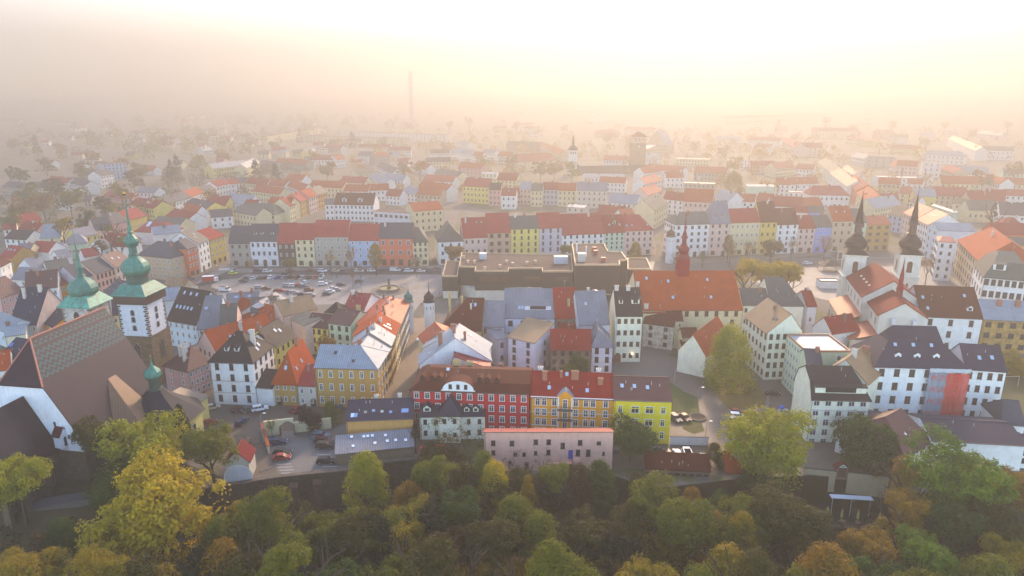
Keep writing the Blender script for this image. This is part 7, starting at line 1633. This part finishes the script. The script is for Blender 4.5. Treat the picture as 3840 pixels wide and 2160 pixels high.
for a in ((0,885,110,890,10,11,'b','ly'),(275,905,400,900,8,9,'r','w'),(350,760,600,790,9,11,'b','cr'),(300,690,480,705,9,11,'r','cr'),(480,700,640,720,9,11,'b','w'),(640,700,800,760,9.5,12,'b','w'),(860,722,1165,735,9.5,16,'b','cr'),(1140,680,1370,690,9,14,'p','cr'),(650,655,800,668,9,12,'o','w'),
 (1180,760,1400,765,9,12,'b','w'),(1400,755,1590,750,9.5,10,'o','w'),(1560,800,1690,810,8,10,'r','w'),(1400,640,1560,700,8,10,'m','w'),(1530,650,1720,665,10,10,'m','w'),(1720,780,1850,790,7,10,'m','w'),(1850,720,2110,760,10,12,'b','w'),(1900,665,2170,680,11,12,'mo','w'),(1840,790,2060,800,9,12,'o','bg'),(2000,600,2200,640,11,14,'gb','cr'),
 (0,560,330,520,10,14,'m','ly'),(300,555,420,500,10,12,'m','cr'),(915,480,1120,478,10,13,'b','w'),(1120,480,1200,470,10,13,'b','w'),(1305,440,1470,445,11,13,'g','gw'),(1470,450,1590,440,11,13,'b','gr'),(720,425,860,420,10,12,'gb','cr'),(860,420,940,410,12,12,'m','ly'),(1580,395,1790,395,10,10,'b','w'),(530,390,640,395,9,10,'p','lp'),
 (900,350,1000,350,9,12,'r','w'),(1000,370,1150,380,9,12,'r','w'),(1310,365,1600,370,9,10,'b','w'),(1930,500,2150,495,9,12,'d','cr'),(1970,420,2160,415,9,12,'d','w'),(2160,420,2300,415,9,12,'m','w'),(1820,520,1930,560,8,10,'r','w'),(1310,610,1480,590,8,12,'gb','cr'),(1480,540,1620,600,8,12,'g','w'),
 (400,520,560,540,7,12,'g','gr'),(560,500,700,510,8,10,'b','gr'),(680,510,840,520,8,11,'b','gr')): far(*a, rh=4.5)
# panel blocks
far(1185,225,2105,255,15,14,'k','w', roof='flat', win=(28,4), ww=1.8, wh=1.4, ch=0, label='very long white panel block with flat roof and pink end wall in the haze', cat='building', name='panel_block')
far(830,262,1760,285,12,13,'k','cr', roof='flat', win=(26,3), ww=1.8, wh=1.3, ch=0, label='lower pale panel block standing in front of the very long one', cat='building', name='panel_block')
far(480,268,1018,185,12,13,'k','cr', roof='flat', win=(14,3), ww=1.6, wh=1.3, ch=0, label='slanting pale panel block left of the very long one', cat='building', name='panel_block')
crop(*U1)
for a in ((1865,860,2050,870,10,14,'b','cr'),(2030,865,2200,882,10,12,'m','gw'),(2200,900,2318,905,9,10,'r','w'),(1660,885,1860,930,9,15,'s','ly'),(1910,1000,2110,985,8,12,'g','w'),(1500,985,1690,1030,9,13,'b','w'),(2110,950,2318,985,9,12,'gg','cr'),(1650,930,1780,960,10,8,'b','w'),
 (1390,900,1465,890,9,12,'r','mi'),(1465,885,1590,860,9,13,'gb','bg'),(1590,855,1735,820,9,13,'g','w'),(1170,880,1390,920,8.5,14,'r','ly'),(1735,815,1845,770,9,13,'b','w'),(1230,770,1400,780,8,11,'l','w'),(1845,770,1960,750,9,13,'gb','pe'),(1960,720,2085,695,9.5,13,'r','w'),(2085,700,2170,690,9,13,'b','w'),(2230,690,2318,690,9,12,'r','cr'),(2100,690,2230,685,8,12,'g','gr'),
 (160,1050,380,1015,8,12,'r','pe'),(30,1110,150,1100,7,10,'p','w'),(40,1190,240,1200,6.5,12,'d','w'),(170,1100,330,1125,7,9,'r','p'),(415,670,610,690,8,12,'b','w'),(610,680,760,720,8,12,'s','w'),(20,720,220,740,7,12,'g','gr'),(230,725,435,735,7,12,'gb','bg'),(910,625,1030,605,12,13,'g','w'),(690,590,830,610,8,11,'gb','gr'),(580,870,660,860,6,9,'s','w'),(760,850,820,850,5,8,'g','gr'),(940,800,1080,830,7,11,'p','p'),(1080,830,1200,830,7,10,'b','p'),
 (1180,230,1268,235,7,10,'r','w'),(1405,210,1540,215,7,10,'o','ly'),(1430,290,1580,295,8,11,'r','w'),(680,195,790,185,8,10,'o','w'),(525,140,630,135,7,10,'g','w'),(30,125,180,125,7,11,'s','w'),(955,245,1000,245,5,8,'g','w'),(1640,140,1745,130,7,10,'b','w'),(1840,400,1930,390,7,11,'m','gw'),(1230,560,1390,575,6,9,'b','w'),(700,520,745,530,6,8,'g','w'),(1130,430,1200,440,6,9,'g','y'),(1210,300,1290,300,6,9,'g','gw')): far(*a, rh=4)
far(930,520,1140,505,17,14,'k','bl', roof='flat', win=(6,5), ch=0, label='tall blue and orange painted modern block at the left of town', cat='building', name='modern_block')
far(1725,85,1905,75,11,14,'g','w', rh=5, hip=(4,4), win=(7,3), label='white villa with hipped roof on the hazy hill', cat='building', name='villa')
# rear left yards
for a in ((1390,180,1650,160,8,12,'m','ly'),): pass
crop(*U3)
for a in ((325,715,562,728,14,16,'p','ly',dict(win=(7,3), rh=6)),(562,750,670,752,13,12,'d','p',dict(win=(3,3))),(675,800,808,802,11,12,'r','w',dict(win=(3,2), sk=[(.5,.3)])),(808,790,843,790,9,10,'r','p',{}),(843,740,945,742,13,12,'m','lp',dict(win=(3,3))),(945,758,1048,760,13,12,'gb','cr',dict(win=(3,3))),(1050,745,1188,748,13,12,'r','li',dict(win=(4,3))),(1190,755,1350,758,13,12,'o','cr',dict(win=(4,3))),
 (1360,755,1635,760,14,14,'l','st',dict(win=(6,3))),(1545,960,1780,975,8,12,'b','db',{}),(1270,905,1430,915,8,12,'m','st',dict(rh=1)),(1640,860,1900,880,11,14,'m','w',{}),(1780,1010,1900,1000,11,12,'mo','w',{}),(500,605,635,608,12,10,'m','cw',dict(rh=1)),(635,660,810,668,11,14,'b','cr',{}),(285,545,500,560,11,12,'b','p',dict(win=(6,3))),
 (830,500,1180,480,11,20,'mo','cr',dict(rh=8, hip=(4,6), win=(3,3))),(1420,640,1790,645,9,14,'m','w',dict(rh=3)),(1560,680,1800,690,9,11,'b','w',{}),(1980,390,2170,375,12,14,'m','bg',dict(rh=5, ax='y')),(1600,480,1820,485,10,12,'mo','w',{}),(410,440,500,445,10,12,'b','w',{}),(300,425,410,430,10,12,'m','w',{}),(500,410,610,420,10,11,'l','w',{}),(640,440,760,450,10,12,'b','w',{}),(720,340,1000,350,10,14,'d','db',dict(rh=5)),
 (900,235,1020,240,9,12,'m','w',{}),(600,190,700,195,9,12,'b','cr',{}),(760,185,1010,200,9,13,'b','w',{}),(1000,340,1220,430,9,12,'b','cr',{}),(1520,235,1740,240,10,14,'p','p',dict(hip=(5,5))),(1790,200,2060,220,11,14,'p','w',{}),(270,330,370,340,8,10,'m','w',{}),(1530,130,1940,110,9,30,'m','w',dict(roof='flat',label='wide pale flat industrial hall in the haze',name='industrial_hall',cat='building')),(1780,170,2318,190,9,26,'m','w',dict(roof='flat',label='second wide pale hall with flat roof in the haze',name='industrial_hall',cat='building')),
 (500,60,700,70,13,14,'gb','gw',dict(rh=3)),(700,40,890,50,13,14,'gb','w',dict(rh=3)),(930,60,1070,60,12,12,'p','cr',{}),(1340,50,1530,55,14,14,'gb','w',{}),(1160,20,1330,25,12,14,'gb','cr',{})):
    far(*a[:8], **a[8])
crop(*U4)
for a in ((445,830,635,850,11,12,'b','w',{}),(640,850,900,862,12,14,'b','lp',dict(win=(6,2), rh=8)),(905,820,1045,850,11,14,'m','w',{}),(1110,850,1280,860,10,12,'b','w',{}),(1285,840,1420,855,9,12,'r','p',{}),(1420,895,1720,905,10,14,'b','w',dict(rh=6)),(1720,895,1900,890,10,12,'o','w',{}),(1780,795,2140,800,12,16,'p','w',dict(hip=(4,5), rh=6, win=(8,2))),(1640,950,1760,955,15,8,'r','w',dict(win=(2,1))),(1770,950,1915,955,15,8,'gb','bb',dict(win=(2,1))),
 (480,640,640,640,10,12,'o','w',{}),(640,690,920,700,9,12,'m','gr',dict(roof='flat')),(730,590,1020,605,9,14,'mo','gr',{}),(1210,720,1460,722,14,4,'m','mi',dict(win=None,label='large blank mint green fire wall behind the far row',roof='shed',rh=1)),(1470,700,1600,705,11,12,'b','w',{}),(1600,700,1860,690,11,12,'b','w',dict(win=(5,2), sk=[(.3,.3),(.6,.3)])),(1590,770,1780,780,9,10,'m','w',dict(roof='flat')),(1470,560,1650,545,9,14,'mo','cr',{}),(1650,560,1810,570,9,13,'mo','w',{}),(1240,530,1460,535,9,12,'p','p',{}),
 (570,470,870,478,9,14,'m','cr',dict(roof='flat')),(1160,480,1270,485,11,10,'m','w',dict(roof='flat')),(1220,300,1520,310,11,13,'p','w',dict(win=(6,2))),(1280,360,1420,370,10,12,'p','w',{}),(1530,310,1640,370,13,16,'p','lp',dict(wr=None)),(1640,365,1895,370,13,16,'b','lp',dict(win=(6,3), rh=6)),(1790,215,2200,225,16,16,'b','cr',dict(win=(12,4), rh=6)),(930,290,1150,300,9,12,'m','w',{}),
 (1020,100,1940,80,18,14,'p','cr',dict(win=(22,4),label='huge long apartment block with pale red roof in the bright haze',name='apartment_block',cat='building')),(300,330,480,350,12,14,'m','bg',dict(ax='y')),(280,470,430,455,10,12,'m','w',{}),(290,560,620,590,10,12,'mo','w',{}),(290,700,440,660,11,12,'mo','w',{}),(310,800,440,760,12,12,'mo','lp',{}),(370,940,500,870,13,16,'gg','cr',dict(win=(6,3))),(280,600,440,580,10,13,'o','w',{})):
    far(*a[:8], **a[8])
# street receding on the right: facades facing left
crop(*U5)
for i, (xn,yn,xf,yf,rc,wc) in enumerate(((720,720,560,600,'mo','w'),(640,640,480,530,'gb','cw'),(560,570,450,500,'gb','cr'),(720,640,640,570,'mo','w'),(790,740,700,660,'o','ly'),(800,760,735,700,'r','or'),(890,860,805,775,'o','cr'))):
    far(xf, yf, xn, yn, 12, 15, rc, wc, rh=5, win=(5,3), sk=[(.3,.3),(.6,.3)])
for a in ((900,850,1190,855,10,12,'r','oc',{}),(970,920,1210,880,11,14,'m','cr',{}),(1090,970,1310,1010,11,13,'mt','bl',{}),(1330,805,1525,812,12,12,'m','ly',dict(win=(3,1))),(1510,800,1815,810,11,13,'p','bg',dict(rh=6)),(1815,840,1970,845,11,13,'r','bg',dict(rh=6)),(1970,840,2150,850,11,13,'r','gr',dict(rh=7)),(2150,800,2400,810,11,13,'p','w',dict(rh=4)),(1820,930,2060,935,9,14,'gb','cr',dict(win=(5,1))),(2100,970,2400,985,10,14,'g','w',dict(rh=7)),(1680,870,1830,880,10,8,'mt','cr',{}),(1480,890,1690,960,10,2,'m','mi',dict(win=None,roof='shed',rh=.6)),
 (2100,1080,2330,1090,8,12,'r','bg',dict(hip=(5,5))),(1000,640,1400,650,9,20,'m','w',dict(roof='flat')),(1410,500,1570,505,16,12,'m','w',dict(roof='flat', win=(3,3))),(1350,620,1450,630,10,10,'m','w',dict(roof='flat')),(900,440,1150,450,14,14,'m','gr',dict(roof='flat', win=(4,3))),(1160,530,1350,540,14,14,'b','lp',dict(rh=5)),(1570,690,1920,700,9,13,'b','cr',dict(rh=6)),(1920,660,2100,700,9,12,'b','w',{}),(2120,690,2400,710,9,12,'b','cr',{}),(1700,590,2000,600,8,14,'m','w',{}),(1570,560,1690,600,9,12,'p','bg',{}),
 (1410,430,1780,450,11,16,'m','w',dict(rh=5, hip=(3,5), win=(9,2))),(1630,290,1880,400,13,14,'mt','w',dict(win=(5,2))),(1880,390,2230,400,13,16,'gb','w',dict(win=(9,2), rh=5)),(2130,600,2400,610,8,12,'l','mi',{}),(700,270,850,290,12,12,'p','cr',dict(rh=2)),(820,290,960,310,12,12,'p','ly',dict(rh=2)),(950,230,1110,240,13,12,'p','p',{}),(1100,270,1270,275,13,12,'gb','w',{}),(1110,370,1350,385,9,12,'o','ly',{}),(1380,240,1500,245,11,11,'m','w',{}),(940,-30,1340,-20,22,14,'k','w',dict(roof='flat', win=(10,6))),(1450,20,1840,40,20,14,'k','w',dict(roof='flat', win=(10,6))),(1600,215,1680,220,14,10,'m','w',{}),(1900,240,2100,260,10,14,'m','w',{}),(1100,520,1200,560,10,12,'b','w',{}),(760,450,870,470,9,12,'m','w',{}),(1260,690,1400,700,9,10,'b','w',{}),(2350,40,2500,50,12,14,'m','w',{}),
 (1280,860,1350,870,9,10,'mt','w',{}),(1370,960,1520,990,8,12,'m','w',dict(rh=1)),(1190,780,1320,790,11,12,'mo','cr',{}),(1000,690,1200,700,10,12,'o','bg',{})):
    far(*a[:8], **a[8])
# distant scattered houses, placed at random along the hazy plain
rnd = random.Random(9)
crop(0,0)
spots = []
dist = []
for i in range(110):
    fx = rnd.uniform(1050,2560) if i < 50 else rnd.uniform(20,1000); fy = rnd.uniform(215,330) if i < 50 else rnd.uniform(285,420)
    p = PF(fx, fy+8); 
    if p.y > 4200 or p.y < 500: continue
    if any((p-q).length < 24 for q in spots): continue
    spots.append(p); w_ = rnd.uniform(12,40) if i < 50 else rnd.uniform(9,16); hh = rnd.choice([7,9,12,16]) if i < 50 else rnd.choice([5,6,7])
    dist.append((p, w_, hh))
dm_ = MB()
for p, w_, hh in dist:
    d_ = rnd.uniform(10,14); y_ = rnd.uniform(-.3,.3); u_ = Vector((math.cos(y_),math.sin(y_),0)); v_ = Vector((-u_.y,u_.x,0)); mi = rnd.choice([0,1,2]); ri = rnd.choice([3,4,5,3]); rh = rnd.uniform(2.5,5)
    def q(a, b, z): return tuple(p + u_*a + v_*b + Vector((0,0,z)))
    dm_.face([q(0,0,-1),q(w_,0,-1),q(w_,0,hh),q(0,0,hh)],mi); dm_.face([q(w_,d_,-1),q(0,d_,-1),q(0,d_,hh),q(w_,d_,hh)],mi)
    dm_.face([q(0,d_,-1),q(0,0,-1),q(0,0,hh),q(0,d_/2,hh+rh),q(0,d_,hh)],mi); dm_.face([q(w_,0,-1),q(w_,d_,-1),q(w_,d_,hh),q(w_,d_/2,hh+rh),q(w_,0,hh)],mi)
    dm_.slab([[0,1,5,4],[2,3,4,5]],[q(-.3,-.4,hh-.1),q(w_+.3,-.4,hh-.1),q(w_+.3,d_+.4,hh-.1),q(-.3,d_+.4,hh-.1),q(-.3,d_/2,hh+rh+.1),q(w_+.3,d_/2,hh+rh+.1)],.3,ri)
    for r_ in range(int(hh//3.2)):
        for c_ in range(int(w_/4)):
            a_ = (c_+.5)*w_/int(w_/4); z_ = 1+3.1*r_; dm_.face([q(a_-.6,-.04,z_),q(a_+.6,-.04,z_),q(a_+.6,-.04,z_+1.5),q(a_-.6,-.04,z_+1.5)],6)
o = dm_.build('distant_houses', [PL('w'),PL('cr'),PL('lp'),RM('p'),RM('gb'),RM('m'),M('glass',GL)]); o['kind'] = 'stuff'
# far trees
FT = 'hazy trees beyond the old town'
for a in [(885,332,32,760,'g','dg'),(752,322,30,860,'g','dg'),(440,388,40,640,'g','dg'),(425,400,36,650,'g','dg'),(495,382,50,640,'f','ye'),(1015,398,52,560,'f','or'),(1055,400,40,600,'f','oy'),(258,485,62,430,'f','dg'),(280,505,40,425,'f','ye'),(168,468,66,455,'f','yg'),
 (100,478,60,430,'f','or'),(45,488,90,420,'f','or'),(20,520,60,400,'f','ol'),(215,520,60,400,'f','gr'),(150,540,50,390,'f','ye'),(1395,398,70,560,'f','or'),(1440,400,80,565,'f','ol'),(1360,400,50,560,'f','or'),(1215,382,60,620,'f','ye'),(1290,380,60,640,'f','oy'),(1850,388,56,520,'f','ye'),(1848,430,60,500,'t','ye'),(1750,350,100,700,'f','ye'),(1820,360,80,720,'f','oy'),(1590,345,60,760,'f','oy'),(1530,330,80,800,'f','or'),(1660,330,60,820,'f','oy'),
 (2000,330,90,900,'f','ye'),(2250,300,110,1000,'f','ye'),(2150,310,70,950,'f','or'),(2380,300,110,900,'f','ye'),(2450,320,70,800,'f','or'),(2540,300,90,850,'f','ye'),(2330,340,60,780,'f','ye'),(2505,510,26,420,'g','dg'),(2480,420,60,560,'f','or'),(2560,400,80,560,'f','or'),(1960,300,40,1100,'g','or'),(2080,290,60,1100,'f','or'),
 (30,345,90,800,'f','ye'),(85,340,50,820,'g','dg'),(150,355,110,780,'f','or'),(230,370,90,760,'f','or'),(110,390,110,700,'f','ol'),(200,400,100,690,'f','ol'),(40,410,120,650,'f','gr'),(300,390,90,720,'f','or'),(350,400,70,700,'f','ol'),(60,450,80,560,'f','ol'),(130,440,90,580,'f','dg'),(410,340,70,950,'f','or'),(560,370,70,820,'f','or'),(620,330,80,1000,'f','ol'),(690,350,70,900,'f','ol'),(640,400,60,640,'g','dg'),(690,410,50,620,'g','dg'),(500,330,80,1000,'f','gr'),
 (790,370,60,760,'f','ye'),(840,345,60,820,'f','ye'),(820,400,70,600,'f','or'),(960,340,60,900,'f','ye'),(1120,350,70,800,'f','oy'),(1130,300,80,1100,'f','ye'),(1180,290,90,1200,'f','or'),(1300,300,80,1100,'f','ye'),(1420,310,70,1000,'f','oy'),(300,455,50,520,'f','ol'),(330,420,60,600,'f','dg'),(270,560,30,380,'f','ol'),(300,590,28,360,'f','yg'),(250,600,36,360,'f','dg')]:
    fx, ft, fw, Y, k, c = a; Y = None if fw < 115 else Y; Y = Y or max(330, min(1500, (66 if k != 'g' else 62)*1717/max(40, ft-238))); c = {'ol':'yg','dg':'ol'}.get(c, c) if k == 'f' else c; ftree(fx, ft, fw, Y, k, c, grp=FT, label=f"{LEAFC[c][1]} {'conifer' if k == 'g' else 'tree'} {zone(at_depth(fx*FS, ft*FS, Y).x, Y)}")
# woods too dense to count, on the far hillsides
def wood(name, label_kind, pts, n, col, rad):
    rnd = random.Random(len(pts)*n); m = MB(); V, F = m.v, m.f; x0 = min(p.x for p in pts); x1 = max(p.x for p in pts); y0 = min(p.y for p in pts); y1 = max(p.y for p in pts)
    for _ in range(n):
        cx, cy_ = rnd.uniform(x0,x1), rnd.uniform(y0,y1); r = rad*rnd.uniform(.6,1.4); h_ = r*rnd.uniform(1.0,1.8)
        for _ in range(70):
            a = rnd.uniform(0,6.28); u = rnd.uniform(-.2,1); s = math.sqrt(1-u*u); k = rnd.uniform(.7,1.1); p = Vector((cx+r*k*s*math.cos(a), cy_+r*k*s*math.sin(a), h_*.6+h_*k*u))
            n_ = Vector((rnd.uniform(-1,1),rnd.uniform(-1,1),rnd.uniform(-.2,1))).normalized(); t = n_.orthogonal().normalized(); b = n_.cross(t); L = r*.2; i = len(V)
            V.extend([tuple(p-t*L),tuple(p-b*L*.6),tuple(p+t*L),tuple(p+b*L*.6)]); F.append([i,i+1,i+2,i+3]); m.m.append(0)
    me = bpy.data.meshes.new(name); me.from_pydata(m.v, [], m.f); me.materials.append(M('leaf', LEAFC[col][0])); o = bpy.data.objects.new(name, me); COL.objects.link(o); o['kind'] = 'stuff'
wood('far_wood', '', [Vector((-900,900,0)),Vector((-350,1500,0))], 90, 'yg', 8)
wood('far_wood', '', [Vector((-1100,1500,0)),Vector((-200,2600,0))], 90, 'ol', 9)
wood('garden_shrubs', '', [Vector((-420,420,0)),Vector((-230,800,0))], 120, 'ol', 4)
wood('garden_shrubs', '', [Vector((-230,560,0)),Vector((520,1100,0))], 260, 'oy', 4)
wood('garden_shrubs', '', [Vector((-300,900,0)),Vector((1000,1600,0))], 240, 'oy', 6)
def slope_scrub():
    rnd = random.Random(3); m = MB(); V, F = m.v, m.f
    for _ in range(900):
        x = rnd.uniform(-130,130); y = edge_y(x)-rnd.uniform(3,40); z = terrain(x,y); r = rnd.uniform(.8,2.4)
        for _ in range(42):
            a = rnd.uniform(0,6.28); u = rnd.uniform(-.1,1); s = math.sqrt(1-u*u); p = Vector((x+r*s*math.cos(a), y+r*s*math.sin(a), z+r*u))
            n_ = Vector((rnd.uniform(-1,1),rnd.uniform(-1,1),rnd.uniform(-.2,1))).normalized(); t = n_.orthogonal().normalized(); b = n_.cross(t); L = .28; i = len(V)
            V.extend([tuple(p-t*L),tuple(p-b*L*.6),tuple(p+t*L),tuple(p+b*L*.6)]); F.append([i,i+1,i+2,i+3]); m.m.append(0)
    me = bpy.data.meshes.new('undergrowth'); me.from_pydata(m.v, [], m.f); me.materials.append(M('leaf','#2c2c12')); o = bpy.data.objects.new('undergrowth', me); COL.objects.link(o); o['kind'] = 'stuff'
slope_scrub()
make_haze()
# =============== labels that single each thing out ===============
def finish_labels():
    tops = [o for o in SC.objects if o.parent is None and 'label' in o.keys()]
    def words(s): return len(s.split())
    by = {}
    for o in tops: by.setdefault(' '.join(o['label'].split()), []).append(o)
    ordw = ['leftmost','second from the left','third from the left','fourth from the left','fifth from the left','sixth from the left','seventh from the left','eighth from the left','ninth from the left','tenth from the left','eleventh from the left','twelfth from the left']
    for lb, os_ in by.items():
        if len(os_) == 1: os_[0]['label'] = lb; continue
        os_.sort(key=lambda o: o.location.x/max(1, o.location.y))
        n = len(os_)
        for i, o in enumerate(os_):
            if i == n-1: q = 'rightmost'
            elif i == n-2 and n > 3: q = 'second from the right'
            else: q = ordw[min(i, len(ordw)-1)]
            k = f"{lb}, {q}"; 
            o['label'] = k
    for o in tops:
        w_ = o['label'].split()
        if len(w_) > 16:
            s = o['label']
            for a, b in ((' tiled roof',' roof'),(' metal roof',' roof'),(' slate roof',' roof'),(' in the picture',''),(' of the picture',''),(' house with ',' house, '),('with a ','with '),(' the ',' ')):
                if len(s.split()) > 16: s = s.replace(a, b)
            if len(s.split()) > 16: print('LONG', s)
            o['label'] = ' '.join(s.split()[:16]) if len(s.split()) > 16 else s
finish_labels()
bpy.context.view_layer.update()
